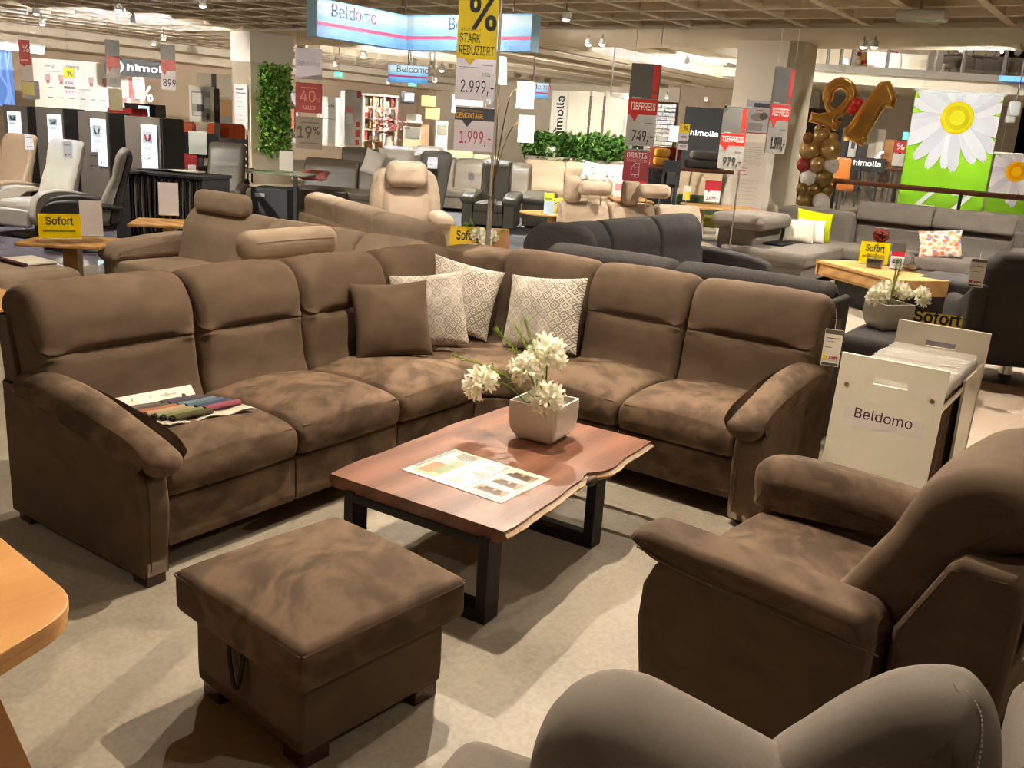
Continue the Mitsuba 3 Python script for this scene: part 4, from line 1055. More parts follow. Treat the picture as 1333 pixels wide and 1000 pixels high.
    with frame(-1.35, 14.38, 0, math.pi):
        gsofa(gr, 0, [1.1, 1.1], 0.66, 0.43, 0.99, 'grey_fabric', None, (0, 0), 0.6, 0.2, lean=0.0, dz=0.06)
    def cush(label, px, py, y, w, h, yaw, lean, roll, mat, col, seed):
        P = at_y(px, py, y)
        with frame(m=np.linalg.inv(CUR[-1])):
            return cushion('throw_cushion', label, P, w, h, 0.14, yaw, lean, roll, mat, col, seed)
    cush('yellow green cushion on the grey corner sofa', 1059, 294, 12.45, 0.50, 0.40, 0.1, 0.25, 0.12, 'cloth', '#b6bd12', 6)
    cush('front cream cushion leaning on the yellow green one', 1040, 301, 12.2, 0.40, 0.30, -0.05, 0.3, 0.05, 'cloth', '#c2bba8', 7)
    cush('white cushion squeezed between the cream and the yellow green cushions', 1056, 301, 12.3, 0.36, 0.31, 0.0, 0.3, 0.05, 'cloth', '#d8d4c8', 8)
    cush('petal print cushion in orange and pink on the grey corner sofa', 1224, 318, 11.75, 0.52, 0.36, -0.25, 0.3, -0.12, 'petal_print', None, 9)
    # folder on the chaise
    P = loc(at_z(1000, 313, 0.50))
    fo = thing('folder', 'open black folder with pale pages lying on the chaise of the grey corner sofa', 'folder')
    part(fo, 'cover', rbox(P[0] - 0.3, P[0] + 0.28, P[1] - 0.26, P[1] + 0.26, 0.478, 0.495, 0.006, 1), 'paint', '#17161a')
    part(fo, 'pages', rbox(P[0] - 0.29, P[0] - 0.02, P[1] + 0.0, P[1] + 0.25, 0.495, 0.515, 0.004, 1), 'paint', '#cfc8a8')
    # small dark footstool
    fs = thing('dark_footstool', 'square dark footstool beside the oak coffee table', 'footstool')
    P = loc(at_z(1250, 362, 0.44))
    part(fs, 'cushion', wrinkle(rbox(P[0] - 0.36, P[0] + 0.36, P[1] - 0.4, P[1] + 0.4, 0.26, 0.44, 0.05, 4, 4, 0.02), 0.006, 4, 2), 'charcoal_fabric')
    part(fs, 'base', rbox(P[0] - 0.34, P[0] + 0.34, P[1] - 0.38, P[1] + 0.38, 0.03, 0.27, 0.015, 2), 'charcoal_fabric')

    # oak coffee table with drawer
    a = loc(at_z(1062, 338, 0.44)); b = loc(at_z(1168, 365, 0.44)); c = loc(at_z(1210, 352, 0.44))
    ot2 = thing('oak_coffee_table', 'low oak coffee table with a long drawer in front of the grey corner sofa', 'table')
    d1 = b - a; Lt = np.linalg.norm(d1); an = math.atan2(d1[1], d1[0])
    with frame(a[0], a[1], 0, an):
        part(ot2, 'top', rbox(0, Lt, 0, 0.68, 0.405, 0.44, 0.006, 1), 'oak')
        part(ot2, 'drawer', rbox(0.12, Lt - 0.04, 0.012, 0.1, 0.30, 0.398, 0.005, 1), 'oak')
        part(ot2, 'body', rbox(0.02, Lt - 0.02, 0.03, 0.66, 0.27, 0.405, 0.005, 1), 'oak')
        part(ot2, 'side_panel', rbox(-0.0, 0.035, 0.01, 0.67, 0.27, 0.41, 0.005, 1), 'oak')
        part(ot2, 'side_panel', rbox(Lt - 0.035, Lt, 0.01, 0.67, 0.27, 0.41, 0.005, 1), 'oak')
        part(ot2, 'base', rbox(0.2, Lt - 0.2, 0.15, 0.55, 0.0, 0.28, 0.01, 1), 'paint', '#1a1817')
        for i in range(3): part(ot2, 'button', ball((Lt + 0.001, 0.2 + i * 0.07, 0.33), 0.008, sub=1), 'metal', '#c8c0b8')

def stand_card(label, px, py, y, w, h, lean, prints, yaw=None, col='#e6e2dc', foot=True, cat_='price sign', mat='gloss'):
    """an upright card; (px, py) is the middle of its lower edge"""
    P = at_y(px, py, y)
    t = thing('stand_sign', label, cat_)
    m = sheet(P, facing(P) if yaw is None else None, yaw, lean)
    m = m @ trimesh.transformations.translation_matrix([0, h / 2, 0])
    with frame(m=m):
        board(t, w, h, 0.004, col, prints, 'card', mat)
        if foot is None: part(t, 'pole', tube([[0, -h / 2, -0.006], [0, -h / 2 - P[2] + 0.005, -0.006]], 0.006, 6), 'metal', '#b0aca4')
        if foot: part(t, 'foot', box(-w / 2, w / 2, -h / 2 - 0.0, -h / 2 + 0.004, -0.07, 0.02), 'gloss', '#d8d8d4')
    return t
YEL, BLK = '#d9b800', '#1a1a1a'
def sofort(w, h, n=1):
    return [('t', 'Sofort', -0.0, h * 0.06, h * 0.30, BLK, 0.95 * w / h / 1.75), ('r', -w * 0.40, -h * 0.22, w * 0.36, -h * 0.15, '#6a5a10')]
TOPZ = 0.44
Pz_ = at_z(1135, 345, 0.44)
stand_card('yellow Sofort sign with a dark flower before it on the oak coffee table', 1136, 343, 10.55, 0.31, 0.24, 0.15, sofort(0.31, 0.24), col=YEL)
stand_card('grey and red price sign 449 standing on the oak coffee table', 1166, 350, 10.3, 0.14, 0.28, 0.12, [('r', -0.07, 0.03, 0.07, 0.14, '#4f4d4c'), ('r', -0.068, 0.0, 0.068, 0.05, '#b3172b'), ('t', '449', 0.0, -0.08, 0.05, '#3a3f50', 0.8)])
vs = thing('glass_vase', 'square clear glass vase with one dark red chrysanthemum before the Sofort sign', 'vase')
P = at_y(1138, 345, 10.3)
with frame(P[0], P[1], 0.442, -0.5):
    for x0, x1, y0, y1 in ((-0.09, 0.09, -0.05, -0.044), (-0.09, 0.09, 0.044, 0.05), (-0.09, -0.084, -0.05, 0.05), (0.084, 0.09, -0.05, 0.05)):
        part(vs, 'glass', box(x0, x1, y0, y1, 0, 0.16), 'clear_glass')
    part(vs, 'pebbles', rbox(-0.08, 0.08, -0.04, 0.04, 0.004, 0.10, 0.01, 1), 'gloss', '#3a382c')
    part(vs, 'stem', tube([[0, 0, 0.08], [0.005, 0, 0.2], [0, 0, 0.33]], 0.004, 6), 'leaf', '#4a5a2a')
    rng = np.random.default_rng(2)
    def mum(c, r):
        V = []
        for i in range(90):
            d = rng.normal(0, 1, 3); d /= np.linalg.norm(d)
            V.append(ball(A(c) + d * r * 0.75, r * 0.3, (1, 1, 0.8), 0))
        return cat(*V)
    part(vs, 'blossom', mum((0.02, 0, 0.36), 0.085), 'cloth', '#5a2520')
bw = thing('metal_bowl', 'small shiny lidded bowl on the right end of the oak coffee table', 'bowl')
P = at_z(1187, 352, 0.45)
part(bw, 'body', lathe([(0, 0.442), (0.05, 0.442), (0.09, 0.47), (0.10, 0.49), (0.06, 0.515), (0, 0.53)], 18, P[0], P[1]), 'metal', '#c8c0b0')
part(bw, 'knob', lathe([(0, 0.525), (0.012, 0.53), (0.018, 0.555), (0, 0.57)], 10, P[0], P[1]), 'metal', '#c8c0b0')

# pouf with flower pot and Sofort sign behind the browser box
gp = thing('grey_pouf', 'dark grey upholstered pouf carrying a flower pot behind the browser box', 'pouf')
P = at_z(1180, 440, 0.42)
with frame(P[0] + 0.02, P[1] + 0.02, 0, YAW):
    part(gp, 'cushion', wrinkle(rbox(-0.42, 0.42, -0.36, 0.40, 0.24, 0.42, 0.07, 5, 5, 0.01), 0.006, 4, 2), 'charcoal_fabric')
    part(gp, 'base', rbox(-0.38, 0.38, -0.32, 0.36, 0.0, 0.26, 0.03, 2), 'charcoal_fabric')
FP2 = at_z(1153, 427, 0.43)
flower_pot(A([FP2[0], FP2[1], 0.425]), 'white pot with three white agapanthus heads behind the browser box', 0.26, 0.20, 0.3,
           [(*at_y(1143, 385, FP2[1]), 0.085), (*at_y(1170, 380, FP2[1] + 0.05), 0.08), (*at_y(1198, 387, FP2[1]), 0.075), (*at_y(1155, 376, FP2[1] + 0.1), 0.07)],
           [tuple(at_y(1168, 340, FP2[1])), tuple(at_y(1172, 346, FP2[1]))], 8)
stand_card('yellow Sofort sign half hidden behind the browser box', 1214, 445, FP2[1] - 0.1, 0.34, 0.21, 0.1, [('t', 'Sofort', 0, 0.03, 0.085, BLK, 0.95), ('r', -0.14, -0.05, 0.12, -0.035, '#6a5a10')], col=YEL)

# dark swivel armchair on the right edge
da = thing('dark_armchair', 'charcoal swivel armchair on a chrome disc base at the right edge of the photo', 'armchair')
DP = at_z(1296, 492, 0.02)
with frame(DP[0] + 0.12, DP[1] + 0.1, 0, -0.2):
    part(da, 'base_disc', lathe([(0, 0.0), (0.30, 0.0), (0.30, 0.012), (0.24, 0.022), (0.05, 0.04), (0.04, 0.2), (0, 0.2)], 40), 'metal', '#b8b4ac')
    v, f = rbox(-0.40, 0.44, -0.36, -0.10, 0.14, 0.99, 0.11, 6, 8, 0.02, 0.03)
    v[:, 1] += -0.1 * (v[:, 2] - 0.15) + 0.05
    v[:, 0] *= 1 - 0.10 * (v[:, 2] - 0.5)
    part(da, 'back_shell', wrinkle((v, f), 0.008, 3, 4), 'charcoal_fabric')
    part(da, 'seat', wrinkle(rbox(-0.36, 0.38, -0.3, 0.42, 0.2, 0.46, 0.06, 4, 4, 0.02), 0.006, 4, 1), 'charcoal_fabric')
    for s in (-1, 1):
        v, f = rbox(s * 0.40 - 0.07, s * 0.40 + 0.07, -0.40, 0.40, 0.16, 0.60, 0.06, 4, 5, 0.01)
        v[:, 2] += np.clip(-v[:, 1], 0, 1) * 0.5 * (v[:, 2] > 0.4)
        part(da, 'armrest', (v, f), 'charcoal_fabric')
    part(da, 'headroll', wrinkle(rbox(-0.33, 0.40, -0.44, -0.2, 0.90, 1.02, 0.055, 4, 4, 0.01), 0.006, 4, 1), 'charcoal_fabric')
P = at_y(1272, 356, DP[1] - 0.50)
tg = thing('price_tag', 'white price tag hanging on the dark armchair at the right edge', 'price tag')
with frame(m=sheet(P, facing(P))):
    board(tg, 0.10, 0.20, 0.003, '#d8d2cc', [('r', -0.05, 0.08, 0.05, 0.1, '#5a5450'), ('r', -0.035, 0.045, 0.035, 0.05, '#6a6a6a'), ('r', -0.035, 0.01, 0.02, 0.014, '#8a8a8a'), ('r', -0.042, -0.07, -0.022, -0.05, '#c02a4a'), ('r', -0.01, -0.066, 0.036, -0.054, '#8a6a7a'), ('r', -0.042, -0.092, 0.042, -0.083, '#3a3a3a')], 'card')
    part(tg, 'string', tube([[0, 0.1, 0], [0, 0.15, -0.03]], 0.0012, 5), 'paint', '#d8d8d8')

# ---------------------------------------------------------------- recliners and wing chairs further back
def frame_at(px, py, y, rz=0.0):
    P = at_y(px, py, y); return frame(P[0], P[1], 0, rz)
rc = thing('recliner', 'large beige suede recliner with a pillow headrest behind the rosy sofa', 'armchair')
with frame_at(530, 290, 11.0, 0.22):
    part(rc, 'seat', wrinkle(rbox(-0.28, 0.28, -0.42, 0.25, 0.18, 0.46, 0.05, 4, 5, 0.03), 0.01, 5, 2), 'beige_suede')
    part(rc, 'foot_panel', wrinkle(rbox(-0.28, 0.28, -0.44, -0.3, 0.06, 0.34, 0.03, 3), 0.006, 5, 2), 'beige_suede')
    v, f = rbox(-0.40, 0.40, 0.16, 0.42, 0.36, 1.10, 0.10, 6, 8, 0.03, 0.03)
    v[:, 1] += 0.22 * (v[:, 2] - 0.4); v[:, 0] *= 1 - 0.28 * np.clip(v[:, 2] - 0.75, 0, 1)
    v[:, 1] += 0.03 * np.exp(-((v[:, 2] - 0.66) / 0.03) ** 2) * (np.abs(v[:, 0]) < 0.26)
    part(rc, 'backrest', wrinkle((v, f), 0.012, 5, 3), 'beige_suede')
    v, f = rbox(-0.23, 0.23, 0.06, 0.26, 0.92, 1.22, 0.09, 5, 6, 0.01, 0.02)
    v[:, 1] += 0.15 * (v[:, 2] - 0.6)
    part(rc, 'headrest', wrinkle((v, f), 0.008, 5, 4), 'beige_suede')
    v, f = rbox(-0.25, 0.25, 0.10, 0.24, 0.46, 0.9, 0.06, 5, 6, 0.0, 0.03)
    v[:, 1] += 0.22 * (v[:, 2] - 0.4)
    part(rc, 'lumbar_cushion', wrinkle((v, f), 0.012, 5, 5), 'beige_suede')
    for s in (-1, 1):
        part(rc, 'arm_panel', wrinkle(rbox(s * 0.39 - 0.08, s * 0.39 + 0.08, -0.40, 0.42, 0.05, 0.56, 0.04, 4, 4), 0.006, 5, 5), 'beige_suede')
        part(rc, 'armrest_pad', wrinkle(rbox(s * 0.39 - 0.12, s * 0.39 + 0.12, -0.45, 0.36, 0.50, 0.66, 0.075, 5, 5, 0.01), 0.008, 5, 6), 'beige_suede')
wc = thing('wing_chair', 'narrow dark grey high back chair with a tag, right of the beige recliner', 'armchair')
with frame_at(568, 260, 12.6, 0.2):
    v, f = rbox(-0.20, 0.20, -0.1, 0.14, 0.22, 1.30, 0.08, 5, 8, 0.02)
    v[:, 0] *= 0.75 + 0.30 * (v[:, 2] - 0.2); v[:, 0] -= 0.10 * (1.3 - v[:, 2]); v[:, 1] += 0.1 * v[:, 2]
    part(wc, 'back_shell', (v, f), 'cloth', '#3d3a36')
    part(wc, 'base', lathe([(0, 0), (0.3, 0), (0.3, 0.02), (0.05, 0.05), (0.04, 0.3), (0, 0.3)], 24, -0.1, 0.1), 'metal', '#8c8c8c')
    part(wc, 'seat', rbox(-0.36, 0.1, 0.0, 0.5, 0.25, 0.46, 0.06, 4, 3), 'cloth', '#3d3a36')
P = at_y(563, 212, 12.45)
tg = thing('price_tag', 'bluish price tag on the narrow dark high back chair', 'price tag')
with frame(m=sheet(P, facing(P))):
    board(tg, 0.13, 0.15, 0.003, '#a9adb8', [('r', -0.05, 0.02, 0.05, 0.03, '#7a7e88'), ('r', -0.05, -0.03, 0.0, -0.02, '#7a7e88')], 'card')

def leather_sofa(label, px, py, y, rz, segs, col, arms, bh=0.9, D=1.0, name='leather_sofa', crease=True, armw=0.22, lean=0.12, **k):
    t = thing(name, label, 'sofa')
    with frame_at(px, py, y, rz):
        gsofa(t, 0, segs, D, 0.44, bh, 'leather', col, arms, 0.6, armw, crease=crease, lean=lean, **k)
    return t
GL, GL2 = '#5c5448', '#4c4a40'
ls = leather_sofa('grey brown leather corner sofa with a pink cushion left of the recliner', 377, 262, 16.2, YAW + 0.55, [1.0, 0.85], GL, (0, 0), 0.92, 1.1)
ls2 = leather_sofa('grey brown leather sofa with white cushions behind the recliner', 470, 245, 18.6, -0.16, [0.75, 0.95, 0.8, 0.75], GL, (0, 0), 1.0, 1.0)
ls3 = leather_sofa('olive grey leather sofa with folded side wings right of the dark high back chair', 600, 272, 15.6, -0.12, [0.5], GL2, (1, 1), 1.12, 0.95, armw=0.2)
ls4 = leather_sofa('olive grey leather sofa end with a dark arm flap beside the price pole', 679, 272, 16.2, -0.12, [0.9, 0.9], GL2, (1, 0), 0.62, 1.0, backs=False, armw=0.5)
cr = leather_sofa('long cream leather corner sofa below the planter hedge', 668, 245, 20.5, 0.0, [0.9, 0.95, 0.95, 0.9], '#b09c82', (1, 0), 1.0, 1.0, name='cream_sofa')
cr2 = leather_sofa('short cream leather sofa right of the GRATIS sign', 846, 243, 19.0, -0.3, [0.7, 0.7], '#b09c82', (0, 0), 1.05, 0.9, name='cream_sofa')
bs2 = thing('headrest_sofa', 'beige sofa whose two headrests on chrome rods rise behind the charcoal sofa', 'sofa')
with frame_at(750, 300, 10.9, 0.25):
    gsofa(bs2, 0, [0.62, 0.62, 0.62], 0.9, 0.44, 0.86, 'beige_suede', None, (0, 0), lean=0.1)
    for x0 in (0.02, 0.78):
        v, f = wrinkle(rbox(x0, x0 + 0.22, 0.60, 0.80, 0.84, 1.16, 0.08, 4, 4, 0.01), 0.01, 5, 2)
        part(bs2, 'back_flap', (v, f), 'beige_suede')
        headrest(bs2, x0 + 0.13, x0 + 0.56, 0.52, 0.95, 1.12, 0.17, 'beige_suede')
cush2 = lambda label, px, py, y, w, h, col, mat='cloth', roll=0.0, yaw=0.1, lean=0.25, seed=3: cushion('throw_cushion', label, at_y(px, py, y), w, h, 0.15, yaw, lean, roll, mat, col, seed)
cush2('pink cushion lying on the grey brown leather corner sofa', 409, 228, 15.9, 0.48, 0.42, '#a8665e', lean=1.35, seed=4)
cush2('white cushion standing left behind the beige recliner', 486, 212, 15.2, 0.34, 0.40, '#c9c2b8', roll=0.3, seed=5)
cush2('white cushion right above the headrest of the beige recliner', 516, 206, 15.5, 0.60, 0.30, '#d2cbc0', seed=6)
cush2('black and white scribble print cushion on the cream sofa', 775, 224, 21.1, 0.66, 0.42, None, 'scribble_print', roll=0.15, seed=7)
cush2('white patterned cushion tipped over beside the scribble print one', 800, 230, 20.9, 0.48, 0.32, None, 'scribble_print', roll=0.7, seed=8)
P = at_y(503, 224, 14.5)
# ================================================================ left side: recliner display, counters, tables
def leaves(centres, n, size, rng, spread, hang=0.0):
    """n small pointed leaves around each centre, one mesh"""
    V, F, o = [], [], 0
    for c in centres:
        for _ in range(n):
            p = A(c) + rng.normal(0, 1, 3) * spread
            d = rng.normal(0, 1, 3) + A([0, 0, -hang]); d /= np.linalg.norm(d)
            s = np.cross(d, rng.normal(0, 1, 3)); s /= np.linalg.norm(s)
            L = size * rng.uniform(0.6, 1.2)
            V += [p, p + d * L * 0.5 + s * L * 0.3, p + d * L, p + d * L * 0.5 - s * L * 0.3]
            F += [[o, o + 1, o + 2], [o, o + 2, o + 3]]; o += 4
    return A(V), A(F)

def relax_chair(label, px, py, y, rz, col, arm_col, tagc=None):
    t = thing('relax_chair', label, 'recliner')
    with frame_at(px, py, y, rz):
        prof = spline([(0.16, 0.34), (0.25, 0.60), (0.36, 0.86), (0.42, 1.08), (0.50, 1.17), (0.56, 1.12), (0.50, 0.90), (0.42, 0.60), (0.36, 0.34)], 5)
        v, f = sw(prism(prof, -0.27, 0.27, 0.06, 5, 6, 0.008))
        v[:, 1] += 0.02 * np.exp(-((v[:, 2] - 0.84) / 0.025) ** 2)
        part(t, 'backrest', (v, f), 'leather', col)
        if arm_col != col: part(t, 'back_cover', sw(prism(spline([(0.30, 0.34), (0.36, 0.60), (0.46, 0.88), (0.53, 1.12), (0.57, 1.14), (0.585, 1.06), (0.53, 0.86), (0.46, 0.58), (0.42, 0.34)], 4), -0.28, 0.28, 0.03, 3)), 'leather', arm_col)
        part(t, 'seat', wrinkle(rbox(-0.27, 0.27, -0.38, 0.24, 0.26, 0.45, 0.06, 4, 5, 0.03), 0.008, 5, 2), 'leather', col)
        part(t, 'foot_panel', rbox(-0.25, 0.25, -0.42, -0.32, 0.14, 0.36, 0.03, 3), 'leather', col)
        for s in (-1, 1):
            ap = spline([(-0.40, 0.22), (-0.40, 0.42), (-0.30, 0.56), (0.0, 0.60), (0.42, 0.54), (0.44, 0.50), (0.1, 0.50), (-0.1, 0.36), (-0.25, 0.18)], 4)
            part(t, 'armrest', sw(prism(ap, s * 0.33 - 0.05, s * 0.33 + 0.05, 0.025, 3)), 'leather', arm_col)
        part(t, 'base_disc', lathe([(0, 0), (0.32, 0), (0.32, 0.02), (0.06, 0.05), (0.05, 0.28), (0, 0.28)], 24), 'gloss', '#1c1a1a')
    return t
relax_chair('beige relax recliner cut off by the left photo edge', -4, 290, 12.4, -0.30, '#8a7661', '#8a7661')
relax_chair('pale grey relax recliner before the lit display panels', 52, 290, 11.6, -0.36, '#9c948a', '#9c948a')
relax_chair('dark leather relax recliner with grey seat seen from its side', 105, 295, 10.7, -1.15, '#6e6a62', '#131212')
relax_chair('small dark relax recliner in front of the big pillar', 287, 248, 14.3, 0.1, '#4a443a', '#3a342c')
for lab, px, py, y in (('price tag on the beige recliner at the left photo edge', 38, 185, 12.2), ('price tag on the pale grey relax recliner', 88, 195, 11.3), ('price tag on the dark leather relax recliner', 122, 209, 10.8)):
    P = at_y(px, py, y)
    tg = thing('price_tag', lab, 'price tag')
    with frame(m=sheet(P, facing(P))):
        board(tg, 0.10, 0.19, 0.003, '#a8aab0', [('r', -0.035, 0.05, 0.035, 0.06, '#6a6c72'), ('r', -0.035, -0.07, -0.015, -0.05, '#9a2c3c'), ('r', 0.0, -0.06, 0.035, -0.05, '#7a7c82')], 'card')

# lit display panels in a row
KI = [(0, 36, 137, 14.3), (42, 83, 140, 13.6), (97, 141, 145, 12.9), (158, 211, 152, 12.0)]
for i, (xa, xb, py, y) in enumerate(KI):
    lab = ['leftmost taupe display panel with a lit screen, at the photo edge', 'second taupe display panel from the left with a lit screen', 'third taupe display panel from the left with a tall lit screen', 'nearest taupe display panel with a lit screen, beside the black fringe counter'][i]
    t = thing('display_stand', lab, 'display stand')
    P = at_y((xa + xb) / 2, py, y)
    k = ((P - EYE) @ FWD) / FPX
    w = (xb - xa) * k / math.cos(0.30)
    with frame(P[0], P[1], 0, -0.30):
        part(t, 'body', rbox(-w / 2, w / 2, 0.0, 0.42, 0.0, P[2], 0.008, 1), 'paint', '#4a443e')
        part(t, 'side_panel', rbox(w / 2, w / 2 + 0.02, 0.02, 0.44, 0.0, P[2] - 0.005, 0.004, 1), 'paint', '#0e0d0e')
        if i < 3: part(t, 'shelf', rbox(-w / 2 - 0.02, w / 2 + 0.02, -0.26, 0.0, 0.0, 0.36, 0.01, 1), 'paint', '#161416')
        sw_, sh_ = 0.25 if i < 3 else 0.24, [0.36, 0.40, 0.62, 0.60][i]
        m = sheet([0.11 if i else -0.0, -0.012, P[2] - 0.09 - sh_ / 2], [0, -1, 0])
        with frame(m=m):
            s = part(t, 'screen', box(-sw_ / 2, sw_ / 2, -sh_ / 2, sh_ / 2, 0, 0.006), 'paint', '#cfe8ea', False, emit=(0.48, 0.70, 0.74), weight=0.05)
            part(s, 'side_glow', box(sw_ / 2 - 0.06, sw_ / 2, -sh_ / 2, sh_ / 2, 0.006, 0.008), 'paint', '#dff4f4', False, emit=(0.85, 1.05, 1.08), weight=0.02)
            pr = [(box(-sw_ * .38, sw_ * .2, sh_ * .12, sh_ * .36, 0.006, 0.0075), '#8fa6ae'), (box(-sw_ * .36, sw_ * .1, -sh_ * .02, sh_ * .06, 0.006, 0.0075), '#a8c0c4'), (box(-sw_ * .34, -sw_ * .28, -sh_ * .44, -sh_ * .40, 0.006, 0.0075), '#50606a'), (box(sw_ * .1, sw_ * .16, -sh_ * .44, -sh_ * .40, 0.006, 0.0075), '#50606a')]
            pr.append((tube([[-sw_ * .25, sh_ * .30, 0.008], [-sw_ * .15, sh_ * .18, 0.008], [sw_ * .02, sh_ * .19, 0.008], [sw_ * .08, sh_ * .29, 0.008]], 0.012, 5), ['#333a3a', '#333a40', '#2c3038', '#c0303a'][i]))
            if i > 1: pr.append(((text('VIA', 0.05, False, 0.9)[0] + [-sw_ * .18, -sh_ * .22, 0.006], text('VIA', 0.05, False, 0.9)[1]), '#3a4a50'))
            part(s, 'print', pr, 'paint', smooth=False)
# black counter with a fringe of hanging straps
bc = thing('fringe_counter', 'black counter with hanging black straps and brochures on top', 'counter')
P = at_y(226, 292, 11.45)
with frame(P[0], P[1], 0, -0.28):
    part(bc, 'top', rbox(-0.62, 0.64, -0.3, 0.3, 0.86, 0.90, 0.006, 1), 'paint', '#121112')
    part(bc, 'side_panel', rbox(-0.62, -0.40, -0.28, 0.28, 0.0, 0.86, 0.006, 1), 'paint', '#121112')
    part(bc, 'side_panel', rbox(0.56, 0.62, -0.28, 0.28, 0.0, 0.86, 0.006, 1), 'paint', '#121112')
    part(bc, 'back_panel', box(-0.4, 0.56, 0.2, 0.24, 0.0, 0.86), 'paint', '#0d0c0d')
    part(bc, 'label_plate', box(-0.58, -0.44, -0.286, -0.28, 0.76, 0.80), 'paint', '#8a8a86')
    rng = np.random.default_rng(3)
    for i in range(30):
        x = -0.38 + 0.93 * i / 29
        b = rng.uniform(-0.02, 0.02)
        part(bc, 'strap', tube([[x, -0.24, 0.83], [x + b * 0.5, -0.25, 0.5], [x + b, -0.24, rng.uniform(0.12, 0.2)]], 0.011, 5), 'gloss', ['#1a1a1a', '#5c5854', '#2c2a2a'][i % 3])
    for i in range(12):
        part(bc, 'hook', ball((-0.36 + i * 0.08, -0.29, 0.845), 0.007, sub=1), 'metal', '#c8c8c8')
br = thing('brochure_fan', 'fanned black swatch booklets with a white sheet on the black fringe counter', 'brochures')
with frame(P[0], P[1], 0.902, -0.28):
    for i in range(6):
        with frame(-0.28 + 0.11 * i, 0.0, 0.004 * i, 0.5 - 0.12 * i):
            part(br, 'booklet', rbox(-0.16, 0.16, -0.07, 0.07, 0, 0.016, 0.004, 1), 'paint', '#16151a' if i < 4 else '#c4beb6')

# small tables with signs
def side_table(name, label, pts, z, extra=None):
    a, b, c = [at_z(px, py, z) for px, py in pts]
    t = thing(name, label, 'table')
    cx = (a + b) / 2; w = np.linalg.norm((b - a)[:2]); an = math.atan2((b - a)[1], (b - a)[0])
    with frame(cx[0], cx[1], 0, an):
        part(t, 'top', rbox(-w / 2, w / 2, -0.28, 0.30, z - 0.03, z, 0.012, 2), 'oak')
        part(t, 'post', rbox(-0.06, 0.06, -0.04, 0.08, 0.03, z - 0.03, 0.01, 1), 'oak')
        part(t, 'foot_plate', rbox(-0.25, 0.25, -0.2, 0.24, 0, 0.03, 0.008, 1), 'paint', '#2a2626')
        if extra: part(t, 'glass_shelf', rbox(-w * 0.45, w * 0.5, -0.3, 0.32, z * 0.62, z * 0.62 + 0.012, 0.005, 1), 'clear_glass')
    return t
side_table('wooden_side_table', 'wooden side table with a glass shelf carrying the left Sofort sign', [(38, 310), (146, 316), (100, 323)], 0.56, True)
side_table('wooden_side_table', 'wooden side table behind the left end of the beige sofa carrying a blank white card', [(172, 287), (268, 291), (222, 298)], 0.56)
stand_card('large yellow Sofort sign on the wooden side table at the left', 79, 311, 7.4, 0.31, 0.20, 0.18, sofort(0.31, 0.20), col=YEL)
stand_card('upright blank white card right of the large yellow Sofort sign', 120, 307, 7.55, 0.17, 0.285, 0.05, [], col='#cfc4c0')
stand_card('leaning blank white card on the side table left of the beige sofa', 220, 280, 9.3, 0.19, 0.32, 0.2, [], yaw=0.35, col='#cfc4c0')
lp = thing('beige_pouf', 'beige upholstered stool at the left photo edge with a cloth on it', 'pouf')
P = at_z(22, 352, 0.44)
with frame(P[0], P[1], 0, YAW):
    part(lp, 'cushion', wrinkle(rbox(-0.45, 0.3, -0.3, 0.36, 0.2, 0.46, 0.08, 5, 5, 0.01), 0.006, 4, 2), 'beige_suede')
    part(lp, 'base', rbox(-0.4, 0.26, -0.26, 0.32, 0.0, 0.22, 0.02, 2), 'beige_suede')
wp = thing('swatch_sheet', 'white and dark cloth sheet lying on the beige stool at the left edge', 'fabric samples')
with frame(P[0], P[1], 0.475, YAW):
    part(wp, 'sheet', rbox(-0.35, 0.05, 0.05, 0.3, 0.0, 0.012, 0.004, 1), 'cloth', '#cfc8bc')
    part(wp, 'edge', rbox(-0.36, 0.07, 0.0, 0.05, 0.0, 0.02, 0.006, 1), 'cloth', '#4a2f30')
ye = thing('yellow_oak_table', 'oak table corner peeking out behind the left end of the brown sofa', 'table')
P = at_z(12, 392, 0.74)
with frame(P[0], P[1], 0, YAW):
    part(ye, 'top', rbox(-0.75, 0.12, -0.4, 0.15, 0.70, 0.735, 0.01, 1), 'oak')
    part(ye, 'leg', rbox(-0.35, -0.25, -0.2, -0.1, 0, 0.70, 0.01, 1), 'oak')

# desk zone in front of the pillar
oc_ = thing('office_chair', 'black mesh office chair with armrest beside the pillar', 'office chair')
with frame_at(305, 235, 16.5, 0.3):
    for i in range(5): part(oc_, 'back_slat', rbox(-0.22, 0.22, 0.2, 0.225, 0.62 + i * 0.12, 0.70 + i * 0.12, 0.01, 1), 'paint', '#1c1b1b')
    for s in (-1, 1):
        part(oc_, 'back_post', rbox(s * 0.23 - 0.015, s * 0.23 + 0.015, 0.2, 0.23, 0.5, 1.25, 0.008, 1), 'paint', '#151414')
        part(oc_, 'armrest', rbox(s * 0.3 - 0.04, s * 0.3 + 0.04, -0.15, 0.12, 0.66, 0.69, 0.012, 2), 'paint', '#151414')
        part(oc_, 'arm_post', rbox(s * 0.3 - 0.015, s * 0.3 + 0.015, -0.03, 0.0, 0.45, 0.66, 0.006, 1), 'paint', '#151414')
    part(oc_, 'seat', rbox(-0.25, 0.25, -0.25, 0.22, 0.42, 0.5, 0.03, 3), 'paint', '#1a1919')
    part(oc_, 'column', tube([[0, 0, 0.06], [0, 0, 0.43]], 0.03, 8), 'metal', '#6a6a6a')
    for k in range(5):
        a = k * 1.257
        part(oc_, 'foot', tube([[0, 0, 0.08], [0.28 * math.cos(a), 0.28 * math.sin(a), 0.03]], [0.03, 0.018], 6), 'paint', '#151414')
dk = thing('glass_desk', 'pale green glass topped desk in front of the ivy pillar', 'desk')
